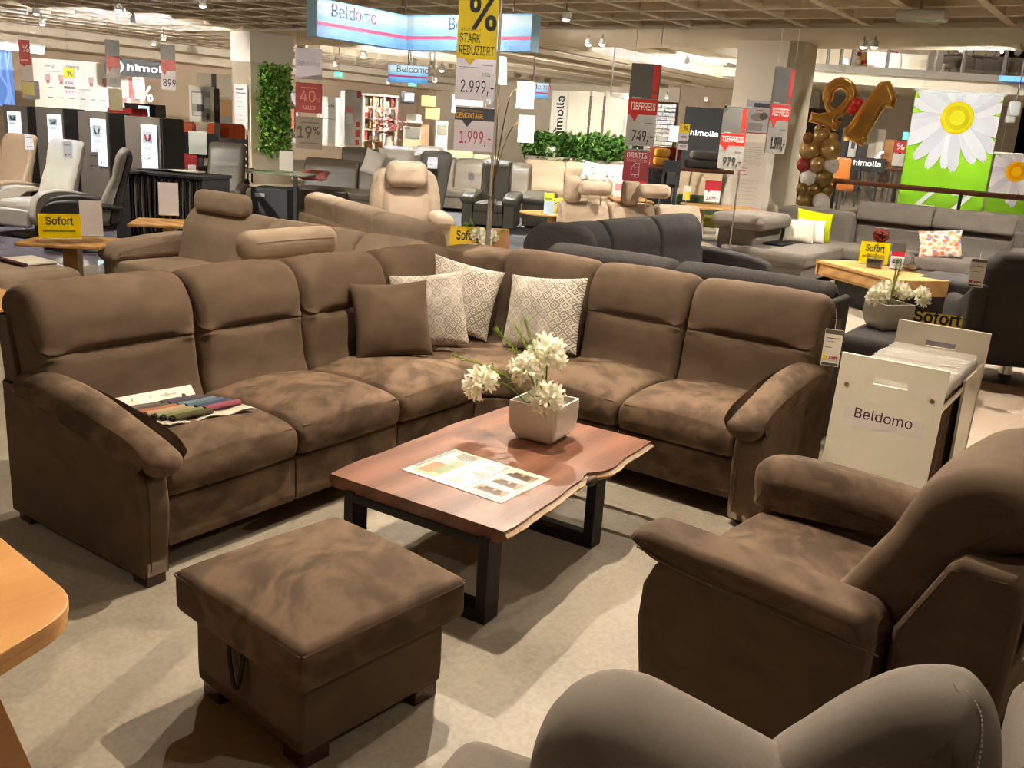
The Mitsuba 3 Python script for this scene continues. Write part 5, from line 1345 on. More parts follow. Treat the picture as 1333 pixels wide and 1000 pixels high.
with frame_at(346, 240, 15.2, -0.1):
    part(dk, 'top', rbox(-0.65, 0.75, -0.3, 0.35, 0.72, 0.745, 0.008, 1), 'gloss', '#9aa68c')
    part(dk, 'body', rbox(-0.15, 0.45, -0.26, 0.3, 0.0, 0.5, 0.01, 1), 'paint', '#35373a')
    part(dk, 'label_plate', box(-0.08, 0.08, -0.268, -0.26, 0.36, 0.42), 'paint', '#b8b8b8')
    part(dk, 'leg', box(0.55, 0.60, -0.25, -0.2, 0, 0.72), 'paint', '#2a2a2a')
    part(dk, 'leg', box(-0.60, -0.55, -0.25, -0.2, 0, 0.72), 'paint', '#2a2a2a')
pp = thing('paper_sheet', 'white paper sheet hanging over the edge of the glass desk', 'paper')
with frame_at(372, 200, 15.2, 0.2):
    pp_z = at_y(372, 206, 15.2)[2]
    part(pp, 'sheet', rbox(-0.1, 0.12, -0.02, 0.0, pp_z - 0.2, pp_z + 0.12, 0.004, 1), 'paint', '#c8c4ba')
mo = thing('black_monitor', 'black screen seen from behind left of the framed interior poster', 'monitor')
with frame_at(262, 250, 15.8, 0.1):
    part(mo, 'screen', rbox(-0.30, 0.30, -0.02, 0.03, 0.86, 1.26, 0.01, 1), 'gloss', '#101011')
    part(mo, 'stand', rbox(-0.05, 0.05, 0.0, 0.04, 0.72, 0.9, 0.008, 1), 'paint', '#101011')
    part(mo, 'base', rbox(-0.6, 0.6, -0.3, 0.3, 0.0, 0.72, 0.01, 1), 'paint', '#2a2522')
wcard = stand_card('pale blank sheet standing before the black monitor', 258, 201, 15.2, 0.28, 0.36, 0.0, [], col='#b4b8b0')
rs = thing('red_chair', 'small red upholstered chair left of the black monitor', 'chair')
with frame_at(243, 240, 15.0, 0.5):
    v, f = rbox(-0.22, 0.22, 0.1, 0.24, 0.3, 0.95, 0.07, 5, 5); part(rs, 'back', (v, f), 'cloth', '#8c2f35')
    part(rs, 'seat', rbox(-0.24, 0.24, -0.3, 0.2, 0.25, 0.45, 0.05, 4, 3), 'cloth', '#8c2f35')
    part(rs, 'tag', box(-0.02, 0.1, -0.31, -0.30, 0.5, 0.8), 'paint', '#c0b8b8')
rd = thing('red_stool', 'low coral red bench beside the grey desk block', 'bench')
with frame_at(292, 262, 14.0, 0.1):
    part(rd, 'seat', rbox(-0.28, 0.25, -0.22, 0.25, 0.34, 0.44, 0.03, 3), 'cloth', '#a03a3a')
    part(rd, 'base', rbox(-0.25, 0.22, -0.2, 0.22, 0.0, 0.34, 0.02, 2), 'cloth', '#7a2030')
for lab, px, py, y, col in (('coral red pouf chair behind the lit panel, left of the framed poster', 229, 165, 17.5, '#b0583c'), ('orange red shell chair right of the framed poster', 294, 168, 18.0, '#b0502c'), ('red cushioned chair back above the second and third display panels', 165, 148, 17.0, '#98302c')):
    t = thing('shell_chair', lab, 'chair')
    P = at_y(px, py, y)
    with frame(P[0], P[1], 0, 0.2):
        part(t, 'back', wrinkle(rbox(-0.34, 0.34, 0.0, 0.16, P[2] - 0.28, P[2] + 0.1, 0.07, 4, 4), 0.01, 4, 1), 'cloth', col)
        part(t, 'seat', rbox(-0.32, 0.32, -0.4, 0.1, P[2] - 0.5, P[2] - 0.28, 0.06, 4, 3), 'cloth', '#b8ae9c')
        for s in (-1, 1): part(t, 'leg', tube([[s * 0.25, -0.1, 0], [s * 0.22, -0.08, P[2] - 0.48]], 0.02, 6), 'metal', '#7a7a7a')
k1 = thing('lit_counter', 'dark counter with a small lit screen behind the display panels', 'display stand')
P = at_y(184, 150, 17.6)
with frame(P[0], P[1], 0, -0.1):
    part(k1, 'body', rbox(-0.32, 0.28, 0, 0.4, 0, P[2] + 0.2, 0.01, 1), 'paint', '#26221f')
    part(k1, 'screen', box(-0.05, 0.16, -0.012, 0.0, P[2] - 0.05, P[2] + 0.17), 'paint', '#cfe8ea', False, emit=(0.6, 0.8, 0.85), weight=0.02)
    part(k1, 'print', box(-0.02, 0.12, -0.015, -0.012, P[2] + 0.02, P[2] + 0.12), 'paint', '#5a7078', False)

# ---------------------------------------------------------------- left wall
def wall_board(name, label, px0, px1, py0, py1, y, prints_fn, col, cat_='poster', yaw=None, thick=0.03, mat='paint'):
    px = (px0 + px1) / 2
    m, w, h = px_sheet(px, py0, py1, px1 - px0, y, yaw)
    t = thing(name, label, cat_)
    with frame(m=m): board(t, w, h, thick, col, prints_fn(w, h), 'board', mat)
    return t, m, w, h
WY = 23.0
def easy(w, h):
    p = [('t', 'easy', -w * .36, h * .34, h * .055, '#6a6660', 1.1, 'l', False), ('t', 'swing', -w * .1, h * .345, h * .06, '#6a6660', 1.1, 'l', False), ('r', -w * .36, h * .25, -w * .08, h * .258, '#8a867e')]
    for i, x in enumerate((-.33, -.17, .20, .37)): p += [('r', w * (x - .03), h * .07, w * (x + .03), h * .2, '#b08a80'), ('r', w * (x - .02), h * .02, w * (x + .02), h * .08, '#9a5a50')]
    for i in range(6): p += [('r', w * (-.34 + .13 * i), -h * .26, w * (-.28 + .13 * i), -h * .24, '#8a7a70')]
    p += [('r', -w * .34, -h * .06, -w * .1, -h * .052, '#8a867e'), ('r', w * .0, -h * .06, w * .2, -h * .052, '#8a867e')]
    return p
wall_board('info_board', 'large cream information board with small figures on the left wall', 50, 146, 79, 145, WY, easy, '#d8d2bd', 'info board')
t = thing('percent_sign', 'small yellow percent sign with prices in front of the cream board', 'price sign')
m, w, h = px_sheet(90, 88, 124, 13, 20.0)
with frame(m=m):
    board(t, w, h, 0.01, '#cdbfc0', [('r', -w / 2, h * .12, w / 2, h * .5, YEL), ('t', '%', w * .1, h * .2, h * .17, BLK, 1.0), ('t', '2.949', 0, -h * .1, h * .09, '#4a4050', 0.8), ('r', -w * .5, -h * .27, w * .5, -h * .18, '#5a4a38'), ('t', '1.999', 0, -h * .42, h * .09, '#b04a60', 0.8)])
    part(t, 'wire', tube([[0, h / 2, 0], [0, h / 2 + 1.2, 0]], 0.004, 5), 'metal', '#aaaaaa')
t, m, w, h = wall_board('shop_sign', 'black shop sign with glowing white lettering and a ring emblem on the left wall', 138, 216, 77, 100, WY - 0.3, lambda w, h: [], '#0d0d0f', 'sign', thick=0.2)
with frame(m=m):
    part(t, 'lettering', [((text('himolla', h * 0.36, True, 1.55)[0] + [w * 0.22, -h * .17, 0.003], text('himolla', h * .36, True, 1.55)[1]), '#e8eef4')], 'paint', smooth=False, emit=(2.2, 2.6, 3.0), weight=0.02)
    ring = tube([[-w * .30 + h * .33 * math.cos(a), h * .33 * math.sin(a), 0.01] for a in np.linspace(0, 2 * math.pi, 25)], 0.018, 6)
    part(t, 'emblem', cat(ring, tube([[-w * .30 - h * .14, -h * .12, 0.01], [-w * .30 - h * .14, h * .02, 0.01], [-w * .30, h * .1, 0.01], [-w * .30 + h * .14, h * .02, 0.01], [-w * .30 + h * .14, -h * .12, 0.01]], 0.018, 6)), 'paint', '#e8eef4', emit=(1.6, 2.0, 2.6), weight=0.02)
wall_board('poster', 'poster of a person in red below the black shop sign', 155, 188, 100, 140, WY - 0.05, lambda w, h: [('r', -w * .5, -h * .5, -w * .12, -h * .05, '#c4a8a0'), ('r', -w * .35, -h * .38, -w * .2, -h * .2, '#b06a68'), ('r', -w * .1, -h * .2, w * .1, h * .45, '#a04848'), ('r', -w * .05, -h * .45, w * .3, -h * .2, '#7a6a60'), ('r', w * .05, h * .1, w * .12, h * .48, '#d8c8c0')], '#c0a894')
lg = thing('lit_numerals', 'glowing white numerals on the left wall beside the poster', 'sign')
for s, px, py, hh in (('0', 180, 108, 0.38), ('%', 190, 122, 0.34)):
    m, w, h = px_sheet(px, py - 9, py + 9, 10, WY - 0.15)
    with frame(m=m): part(lg, 'numeral', tf(text(s, hh, True, 0.8, 0.05), trimesh.transformations.translation_matrix([0, -hh / 2, 0])), 'paint', '#ffffff', False, emit=(5, 5, 4.6), weight=0.02)
t, m, w, h = wall_board('framed_poster', 'white framed interior poster on an easel between the pillar and the panels', 247, 278, 112, 159, 16.5, lambda w, h: [('r', -w * .4, -h * .34, w * .36, h * .36, '#8d8a84'), ('r', -w * .38, h * .0, w * .05, h * .3, '#c4c2bc'), ('r', w * .08, -h * .1, w * .34, h * .2, '#b4b2ac'), ('r', -w * .2, -h * .2, w * .1, -h * .02, '#4a4844'), ('r', -w * .36, -h * .32, w * .3, -h * .22, '#aca8a0'), ('r', w * .18, -h * .42, w * .3, -h * .24, '#5a4a60')], '#c9c2b2', 'poster')
with frame(m=m):
    part(t, 'leg', box(-w * .4, -w * .36, -h * .5 - 1.1, -h * .5, -0.06, -0.03), 'paint', '#26221f')
    part(t, 'leg', box(w * .5, w * .72, -h * .5 - 1.1, h * .46, -0.12, -0.03), 'paint', '#201d1b')
wall_board('poster', 'tall photo poster of a figure above autumn grass behind the framed poster', 258, 301, 96, 168, 19.5, lambda w, h: [('r', -w * .5, h * .1, w * .5, h * .5, '#cfc5ae'), ('r', -w * .08, h * .1, w * .06, h * .5, '#4a4038'), ('r', w * .1, -h * .5, w * .5, -h * .02, '#8a8580'), ('r', w * .1, -h * .25, w * .5, h * .05, '#b0885a'), ('r', -w * .1, -h * .5, w * .1, h * .1, '#3a332c')], '#b8aa94')
b_ = thing('blue_screen', 'blue patterned light panel at the left photo edge', 'light panel')
m, w, h = px_sheet(3, 66, 138, 26, 24.0)
with frame(m=m):
    part(b_, 'panel', box(-w / 2, w / 2, -h / 2, h / 2, -0.05, 0), 'paint', '#5a7ab8', False, emit=(0.10, 0.20, 0.50), weight=0.03)
    rng = np.random.default_rng(9)
    part(b_, 'ripple', cat(*[tube(spline([(x, -h * .5, 0.003), (x + rng.normal(0, .1), -h * .2, 0.003), (x + rng.normal(0, .1), h * .1, 0.003), (x, h * .5, 0.003)], 5, False), 0.03, 5) for x in np.linspace(-w * .4, w * .4, 5)]), 'paint', '#7a9ad0', True, emit=(0.2, 0.32, 0.62), weight=0.02)
ft = thing('light_strip', 'bright cold light strip under the cornice at the left photo edge', 'lamp')
p0, p1 = at_y(-2, 60, 23.4), at_y(56, 67, 24.2)
part(ft, 'tube', tube([p0, p1], 0.07, 8), 'paint', '#ffffff', emit=(2.6, 3.0, 3.1), weight=0.05)
part(ft, 'housing', tube([p0 + A([0, .05, .1]), p1 + A([0, .05, .1])], 0.06, 8), 'paint', '#cfd4d4')

# ivy wall and info sheet on the pillar
PF = PX + 0.33
iv = thing('ivy_panel', 'tall narrow panel of green ivy on the pale pillar face', 'plant panel')
rng = np.random.default_rng(12)
with LOC:
    za, zb = at_y(349, 85, 21.8)[2], at_y(350, 198, 21.8)[2]
    cs_ = [(PF + 0.06 + rng.normal(0, 0.02), PY + 0.03 + rng.uniform(-0.40, 0.40), rng.uniform(zb, za)) for _ in range(520)]
    part(iv, 'backing', rbox(PF, PF + 0.05, PY - 0.36, PY + 0.40, zb, za, 0.01, 1), 'cloth', '#3a4a26')
    for q, col in enumerate(('#4a7a32', '#73a248', '#a4c060')):
        k = part(iv, 'foliage', leaves(cs_[q::3], 7, 0.11, rng, 0.06, 0.6), 'leaf', col, False)
        labels[k] = {'kind': 'stuff'}
t = thing('info_sheet', 'white text sheet with a red edge on the taupe side of the pillar', 'notice')
m, w, h = px_sheet(313, 110, 168, 22, (EX * PX + EY * (PY - 0.63))[1])
m = sheet(m[:3, 3], -EY); w = 0.50
with frame(m=m):
    board(t, w, h, 0.012, '#c4beb6', [('r', -w * .5, -h * .5, -w * .42, h * .5, '#9a5a50'), ('r', -w * .3, h * .38, w * .2, h * .41, '#5a564e'), ('r', -w * .3, h * .30, w * .4, h * .32, '#6a665e')] + [('r', -w * .3, h * (.2 - .1 * i), w * (.1 + .06 * (i % 3)), h * (.215 - .1 * i), '#9a948a') for i in range(7)])
# ================================================================ hanging signs
def wires(t, w, h, top, y=0.0):
    for x in (-w * 0.42, w * 0.42):
        part(t, 'wire', tube([[x, h / 2, -0.003], [x, h / 2 + top, -0.003]], 0.0022, 4), 'metal', '#b8b4ac')
def tief(label, px, py0, py1, wpx, y, price, top, yaw=None, extra=None):
    t = thing('price_banner', label, 'price sign')
    m, w, h = px_sheet(px, py0, py1, wpx, y, yaw)
    with frame(m=m):
        pr = [('r', -w / 2, h * .08, w / 2, h * .5, '#56544f'), ('r', w * .26, h * .16, w * .46, h * .49, '#c22818'), ('r', w * .26, h * .09, w * .44, h * .14, '#c22818'), ('r', -w * .40, h * .085, -w * .1, h * .1, '#a8a49c'), ('r', -w / 2, -h * .115, w / 2, h * .075, '#c8281e'), ('p', [(-w * .42, -h * .11), (-w * .14, -h * .11), (-w * .24, -h * .21)], '#c8281e'),
              ('t', 'TIEFPREIS', 0, -h * .055, h * .085, '#e8dcd8', -w * .86), ('r', -w * .44, -h * .2, -w * .1, -h * .19, '#8a8880'), ('r', w * .1, -h * .22, w * .4, -h * .21, '#77756e'),
              ('t', price, w * .08, -h * .44, h * .13, '#3c3a38', -w * .72)]
        board(t, w, h, 0.012, '#a5a19a', pr, 'card', 'gloss')
        if top: wires(t, w, h, top)
        if extra: extra(t, w, h)
    return t, m, w, h
t, m, w, h = tief('grey and red TIEFPREIS banner with price 749 hanging from two wires', 837, 83, 190, 38, 9.4, '749,-', 1.25)
g = thing('gratis_sign', 'red GRATIS TRANSPORTER sign with a white van outline hanging under the 749 banner', 'sign')
m, w, h = px_sheet(828, 194, 236, 33, 9.4)
with frame(m=m):
    van = [(-.28, -.30), (-.28, -.05), (-.18, .05), (-.02, .16), (.2, .16), (.22, -.30), (-.28, -.30)]
    pr = [('r', -w / 2, h * .44, w / 2, h * .5, '#8a8a86'), ('t', 'GRATIS', 0, h * .22, h * .17, '#e0c4c4', -w * .8), ('t', 'TRANSPORTER', 0, h * .10, h * .085, '#d88890', -w * .82)]
    board(g, w, h, 0.008, '#a8323f', pr, 'card', 'gloss')
    vp = [tube([[x * w * .62, y * h * .8 - h * .06, 0.003] for x, y in van], 0.004, 5)]
    for x in (-.14, .12): vp.append(tube([[x * w * .62 + .018 * math.cos(a), -.33 * h * .8 - h * .06 + .018 * math.sin(a), 0.003] for a in np.linspace(0, 6.3, 13)], 0.003, 4))
    vp.append(tube([[-.05 * w, .06 * h, .003], [-.05 * w, -.08 * h, .003], [.08 * w, -.08 * h, .003], [.08 * w, .06 * h, .003]], 0.003, 4))
    part(g, 'van_outline', cat(*vp), 'paint', '#e0c4c4')
    for x in (-w * .3, w * .3): part(g, 'clip', box(x - 0.02, x + 0.02, h * .5, h * .5 + 0.035, -0.008, 0.004), 'metal', '#b0b0b0')
tief('grey and red TIEFPREIS banner with price 1.999 hanging from two wires before the pillar', 1016, 88, 200, 36, 9.8, '1.999,-', 1.2, yaw=0.55)
def pole979(t, w, h):
    part(t, 'pole', tube([[w * .42, -h / 2, -0.01], [w * .42, -h / 2 - 1.25, -0.01]], 0.008, 6), 'metal', '#c8c4bc')
    part(t, 'top_bar', tube([[-w * .5, h / 2 + .01, -0.005], [w * .62, h / 2 + .01, -0.005]], 0.007, 6), 'metal', '#c0bcb4')
    part(t, 'knob', ball((-w * .42, h / 2 + .01, 0), 0.016, sub=1), 'paint', '#161616')
tief('grey and red TIEFPREIS sign with price 979 on a pole before the pillar', 954, 140, 220, 32, 11.2, '979,-', 0, extra=pole979)
for lab, px, py0, py1, wpx, y, pr_, dark in (('hanging grey red price banner with a taupe square below, left of the black shop sign', 147, 52, 113, 17, 15.5, '', 1), ('hanging grey red price banner 899 right of the black shop sign', 219, 58, 117, 18, 15.0, '899', 0)):
    t = thing('price_banner', lab, 'price sign')
    m, w, h = px_sheet(px, py0, py1, wpx, y)
    with frame(m=m):
        board(t, w, h, 0.012, '#b4ada8' if not dark else '#8f867c', [('r', -w / 2, h * .10, w / 2, h * .5, '#67625b'), ('r', -w / 2, -h * .08, w / 2, h * .16, '#a85a50'), ('p', [(-w * .4, -h * .08), (-w * .1, -h * .08), (-w * .22, -h * .2)], '#a85a50')] + ([('t', pr_, w * .05, -h * .42, h * .16, '#5a4a60', 0.7)] if pr_ else [('r', -w * .3, -h * .42, w * .2, -h * .3, '#7a736a')]))
        wires(t, w, h, 0.9)
        if dark:
            part(t, 'lower_square', box(-w * .42, w * .55, -h * .5 - 0.36, -h * .5 - 0.03, -0.012, 0), 'paint', '#8c8160', False)
            part(t, 'clip', box(-w * .1, w * .1, -h * .5 - 0.03, -h * .5, -0.006, 0), 'metal', '#b0b0b0')
t = thing('price_banner', 'red percent speech bubble banner with a grey and yellow square at the left edge', 'price sign')
m, w, h = px_sheet(32, 52, 84, 13, 16.5)
with frame(m=m):
    board(t, w, h, 0.012, '#a03a32', [('t', '%', w * .1, h * .02, h * .28, '#c8a8a0', 0.9), ('p', [(-w * .3, -h * .5), (w * .0, -h * .5), (-w * .15, -h * .6)], '#a03a32'), ('r', -w * .4, -h * .35, w * .3, -h * .28, '#c88a80')])
    part(t, 'lower_card', box(-w * .35, w * .5, -h * 1.15, -h * .62, -0.012, 0), 'paint', '#b0a69c', False)
    part(t, 'square', box(-w * .5, w * 1.1, -h * 1.9, -h * 1.15, -0.02, -0.006), 'paint', '#7d776c', False)
    part(t, 'yellow_field', box(-w * .45, w * .65, -h * 1.75, -h * 1.2, -0.006, 0.0), 'paint', '#b5a45c', False)
    wires(t, w, h, 0.9)
t = thing('brand_banner', 'hanging trio of mauve, red and taupe banners reading 40 and 19 percent', 'banner')
Yb = 13.0
for k, (py0, py1, col) in enumerate(((63, 103, '#8f868c'), (108, 147, '#9a4440'), (152, 194, '#85796a'))):
    m, w, h = px_sheet(402, py0, py1, 34, Yb)
    with frame(m=m):
        pr = [[('t', 'Beldomo', -w * .02, -h * .07, h * .17, '#5a4a54', -w * .86, 'c', False)],
              [('t', '40', -w * .04, -h * .12, h * .36, '#c07a68', .9), ('t', '%', w * .36, -h * .12, h * .13, '#c07a68', .8), ('t', 'ALLES', 0, -h * .38, h * .12, '#c8988c', .9), ('r', -w * .3, h * .32, w * .3, h * .36, '#c07a68')],
              [('t', '19', -w * .16, -h * .16, h * .36, '#4c463e', .8), ('t', '%', w * .28, -h * .04, h * .24, '#4c463e', .7), ('r', -w * .3, h * .30, w * .38, h * .34, '#6a6256'), ('r', -w * .36, -h * .34, w * .32, -h * .30, '#6a6256')]][k]
        board(t, w, h, 0.012, col, pr, 'card')
        if k == 0: wires(t, w, h, 0.75)
        else:
            for x in (-w * .38, w * .38): part(t, 'link', tube([[x, h / 2, -0.004], [x, h / 2 + 0.06, -0.004]], 0.006, 5), 'metal', '#b8b8b8')

# ---------------------------------------------------------------- the big price sign on its pole
SY = 6.15
ps = thing('price_pole', 'yellow STARK REDUZIERT price sign with DEMONTAGE card on a pole behind the sofa corner', 'price sign')
P0 = at_y(641, 210, SY + 0.03)
part(ps, 'pole', tube([[P0[0], P0[1], 0.02], [P0[0], P0[1], 2.95]], 0.009, 10), 'gloss', '#a39a8c')
zj = at_y(636, 257, SY + 0.03)[2]
part(ps, 'sleeve', tube([[P0[0], P0[1], 0.02], [P0[0], P0[1], zj]], 0.0165, 12), 'gloss', '#8a8276')
part(ps, 'collar', tube([[P0[0], P0[1], zj - 0.01], [P0[0], P0[1], zj + 0.012]], 0.022, 12), 'metal', '#b8b4ac')
part(ps, 'foot', lathe([(0, 0), (0.16, 0), (0.16, 0.012), (0.02, 0.03), (0, 0.03)], 24, P0[0], P0[1]), 'metal', '#8f8a80')
m, w, h = px_sheet(622, -62, 131, 52, SY)
with frame(m=m):
    yb = -h / 2 + h * (131 - 75) / 193
    pr = [('r', -w / 2, yb, w / 2, h / 2, '#dcc000'), ('p', [(-w * .30, yb + .001), (-w * .02, yb + .001), (-w * .16, yb - h * .045)], '#dcc000'),
          ('t', '%', w * .12, -h / 2 + h * (131 - 36) / 193, h * .21, '#141208', 0.85), ('t', 'Abverkauf', -w * .42, yb + h * .185, h * .022, '#a08a10', 1.0, 'l', False), ('t', 'STARK', -w * .44, yb + h * .108, h * .062, '#1c1a10', -w * .52, 'l', False), ('t', 'REDUZIERT', -w * .44, yb + h * .026, h * .062, '#1c1a10', -w * .88, 'l', False),
          ('r', -w * .42, yb - h * .062, w * .05, yb - h * .058, '#77727a'), ('r', w * .16, yb - h * .045, w * .44, yb - h * .035, '#a09aa0'), ('r', -w * .42, yb - h * .075, -w * .3, yb - h * .072, '#a09aa0'),
          ('t', '5.852,-', w * .46, yb - h * .118, h * .022, '#77727a', .8, 'r', False), ('t', '2.999,-', -w * .36, -h / 2 + h * .055, h * .085, '#2f2c33', -w * .84, 'l', False)]
    board(ps, w, h, 0.006, '#d4cbd0', pr, 'card', 'gloss')
    part(ps, 'clip', box(w * .30, w * .44, -h / 2 - 0.02, -h / 2 + 0.015, -0.012, 0.006), 'metal', '#c0c0c0')
m, w, h = px_sheet(617, 138, 197, 51, SY - 0.01)
with frame(m=m):
    pr = [('r', -w / 2, h * .18, w / 2, h * .46, '#3a3d45'), ('p', [(-w * .32, h * .185), (-w * .04, h * .185), (-w * .18, h * .03)], '#3a3d45'), ('t', 'Bei eigener Abholung und', -w * .46, h * .37, h * .05, '#c08a3a', -w * .66, 'l', False), ('t', 'DEMONTAGE', -w * .46, h * .23, h * .11, '#d89a28', -w * .68, 'l', True),
          ('t', '1.999,-', -w * .36, -h * .33, h * .28, '#b02a4a', -w * .80, 'l', False)]
    board(ps, w, h, 0.006, '#d8ccd2', pr, 'card', 'gloss')

# little table with a sign, flowers and a kraft bag behind the sofa corner
TZ = 0.62
P = at_z(622, 345, TZ)
lt = thing('small_table', 'small dark side table behind the sofa corner', 'table')
with frame(P[0], P[1], 0, YAW):
    part(lt, 'top', rbox(-0.32, 0.34, -0.22, 0.26, TZ - 0.03, TZ, 0.01, 2), 'oak')
    for x in (-0.26, 0.28):
        for y in (-0.17, 0.2): part(lt, 'leg', rbox(x - 0.02, x + 0.02, y - 0.02, y + 0.02, 0, TZ - 0.03, 0.004, 1), 'paint', '#2a2522')
yt = P[1]
stand_card('yellow Sofort sign behind the sofa corner beside the kraft bag', 607, 334, yt + 0.02, 0.27, 0.235, 0.08, sofort(0.27, 0.235), col='#e2b800')
kb = thing('kraft_bag', 'brown kraft paper bag standing behind the sofa corner', 'paper bag')
Pk = at_y(649, 330, yt + 0.12)
with frame(Pk[0], Pk[1], TZ + 0.001, 0.05):
    v, f = box(-0.085, 0.085, -0.04, 0.05, 0, 0.28); v[:, 0] *= np.where(v[:, 2] > 0.1, 0.88, 1.0)
    part(kb, 'bag', (v, f), 'paint', '#c08e5c', False)
    part(kb, 'side_fold', box(-0.088, -0.03, -0.05, -0.042, 0, 0.2), 'paint', '#b08050', False)
Pf = at_y(629, 330, yt - 0.06)
flower_pot(A([Pf[0], Pf[1], TZ + 0.002]), 'pot of cream flowers between the Sofort sign and the kraft bag behind the sofa', 0.11, 0.09, 0.2,
           [(*at_y(624, 306, yt - 0.03), 0.062), (*at_y(640, 308, yt), 0.058), (*at_y(632, 314, yt - 0.08), 0.055)], [tuple(at_y(606, 292, yt)), tuple(at_y(614, 289, yt)), tuple(at_y(655, 300, yt))], 13, '#c8ae84')

# ---------------------------------------------------------------- curved floor lamp with lit shades
al = thing('arc_lamp', 'floor lamp with curved arms and five glowing cylinder shades behind the price pole', 'floor lamp')
LY = 13.5
B = at_y(640, 260, LY)
part(al, 'base', lathe([(0, 0), (0.22, 0), (0.22, 0.02), (0.02, 0.04), (0, 0.04)], 24, B[0], B[1]), 'metal', '#b09a78')
for px, py, w_, h_, ex_ in ((684, 124, 23, 33, 1), (685, 168, 21, 34, 1), (653, 92, 16, 34, 1), (600, 136, 24, 22, 1), (618, 134, 22, 22, 1)):
    C = at_y(px, py, LY + (0.1 if px > 660 else -0.05))
    k = ((C - EYE) @ FWD) / FPX
    rr, hh = w_ * k / 2, h_ * k
    e = 1.0 if px > 640 else 0.9
    part(al, 'arm', tube(spline([(B[0], B[1], 0.04), (B[0] + 0.02, B[1], 0.9), (B[0] * .6 + C[0] * .4, B[1], C[2] - 0.12), (B[0] * .2 + C[0] * .8, C[1], C[2] + hh * .35), (C[0], C[1], C[2] + hh * .52)], 8, False), 0.010, 6), 'metal', '#a89270')
    top = rr * (0.65 if px == 653 else 1.0)
    s = part(al, 'shade', lathe([(top * 0.96, C[2] + hh / 2), (top, C[2] + hh / 2), (rr, C[2] - hh / 2), (rr * 0.96, C[2] - hh / 2), (top * 0.96, C[2] + hh / 2)], 24, C[0], C[1]), 'paint', '#f2e6cc', emit=(2.6 * e, 2.25 * e, 1.6 * e), weight=0.15)
    part(s, 'ring', lathe([(0, C[2] + hh * .40), (top * 0.98, C[2] + hh * .40), (top * .98, C[2] + hh * .38), (0, C[2] + hh * .38)], 20, C[0], C[1]), 'metal', '#c8b898')

# ---------------------------------------------------------------- lit brand boxes
def lightbox(label, faces, y0, name='light_box', txt=None):
    t = thing(name, label, 'light box')
    bands = [(0.0, 0.14, (0.13, 0.42, 0.86)), (0.14, 0.30, (0.20, 0.52, 0.90)), (0.30, 0.40, None), (0.40, 0.50, (0.28, 0.64, 0.92)), (0.50, 0.60, (0.42, 0.78, 0.96)), (0.60, 0.70, (0.60, 0.90, 1.0)), (0.70, 0.95, (0.86, 1.0, 1.02)), (0.95, 1.0, (0.3, 0.6, 0.92))]
    for (A0, A1, z0, z1, tx, xs, th_) in faces:
        d = A(A1) - A(A0); L = np.linalg.norm(d[:2])
        n = A([d[1], -d[0], 0]) / L
        mid = (A(A0) + A(A1)) / 2
        m = sheet([mid[0], mid[1], (z0 + z1) / 2], n)
        h = z1 - z0
        with frame(m=m):
            k = part(t, 'box_body', box(-L / 2, L / 2, -h / 2, h / 2, -0.16, -0.004), 'paint', '#8fb4cc', False)
            for a, b, e in bands:
                if e is None:
                    part(t, 'red_stripe', box(-L / 2, L / 2, -h / 2 + a * h, -h / 2 + b * h, -0.004, 0.001), 'paint', '#4a1022', False, emit=(0.62, 0.05, 0.16), weight=0.01)
                else:
                    for xa, xb, g in ((-0.5, -0.44, 0.6), (-0.44, -0.3, 0.85), (-0.3, 0.34, 1.0), (0.34, 0.5, 0.8)):
                        part(t, 'lit_face', box(L * xa, L * xb, -h / 2 + a * h, -h / 2 + b * h, -0.004, 0), 'paint', '#16242e', False, emit=tuple(v * g for v in e), weight=0.02)
            if tx:
                full = text('Beldomo', th_ * h, False, 1.0, 0.003)
                x = xs * L + full[0][:, 0].min()
                for seg, cl_ in (('Beld', '#0b2547'), ('o', '#a02860'), ('m', '#16406a'), ('o', '#b03070')):
                    g_ = text(seg, th_ * h, False, 1.0, 0.003, 'l')
                    part(t, 'lettering', (g_[0] + [x, h * .08, 0.001], g_[1]), 'paint', cl_, False)
                    x += g_[0][:, 0].max() + th_ * h * 0.09
    return t
CY = 11.4
C0 = at_y(529, 65, CY); zt = at_y(529, 20, CY)[2]
Lc = loc(C0)
pL = loc(at_X(413, 47, Lc[0]))
pR = (Lc[0] + 1.75, Lc[1], 0)
def wl_(p): return EX * p[0] + EY * p[1]
bx = lightbox('large angled blue lit sign box hanging under the ceiling', [(wl_((Lc[0], pL[1], 0)), wl_((Lc[0], Lc[1], 0)), C0[2], zt, 1, -0.10, 0.34), (wl_((Lc[0], Lc[1], 0)), wl_(pR), C0[2], zt, 1, 0.06, 0.34)], CY)
for q in ((Lc[0] - .08, pL[1] + .3), (Lc[0] - 0.08, Lc[1] + .05), (pR[0] - .3, Lc[1] + .08)):
    P = wl_(q); part(bx, 'hanger', tube([[P[0], P[1], zt], [P[0], P[1], CH + 0.02]], 0.01, 6), 'metal', '#9a9a9a')
def flatbox(label, px0, px1, py0, py1, y, dpy):
    a, b = at_y(px0, (py0 + py1) / 2, y), at_y(px1, (py0 + py1) / 2 + dpy, y)
    t = lightbox(label, [(a, b, at_y(px0, py1, y)[2], at_y(px0, py0, y)[2], 1, 0.14, 0.36)], y)
    mid = (a + b) / 2
    part(t, 'hanger', tube([[mid[0], mid[1] + 0.05, at_y(px0, py0, y)[2] - 0.05], [mid[0], mid[1] + 0.05, CH + 0.4]], 0.015, 6), 'metal', '#9a9a9a')
flatbox('small blue lit sign box in front of the far shelves', 505, 557, 83, 106, 20.0, 4)
flatbox('blue lit sign box behind the arc lamp', 673, 714, 106, 126, 22.5, 3)

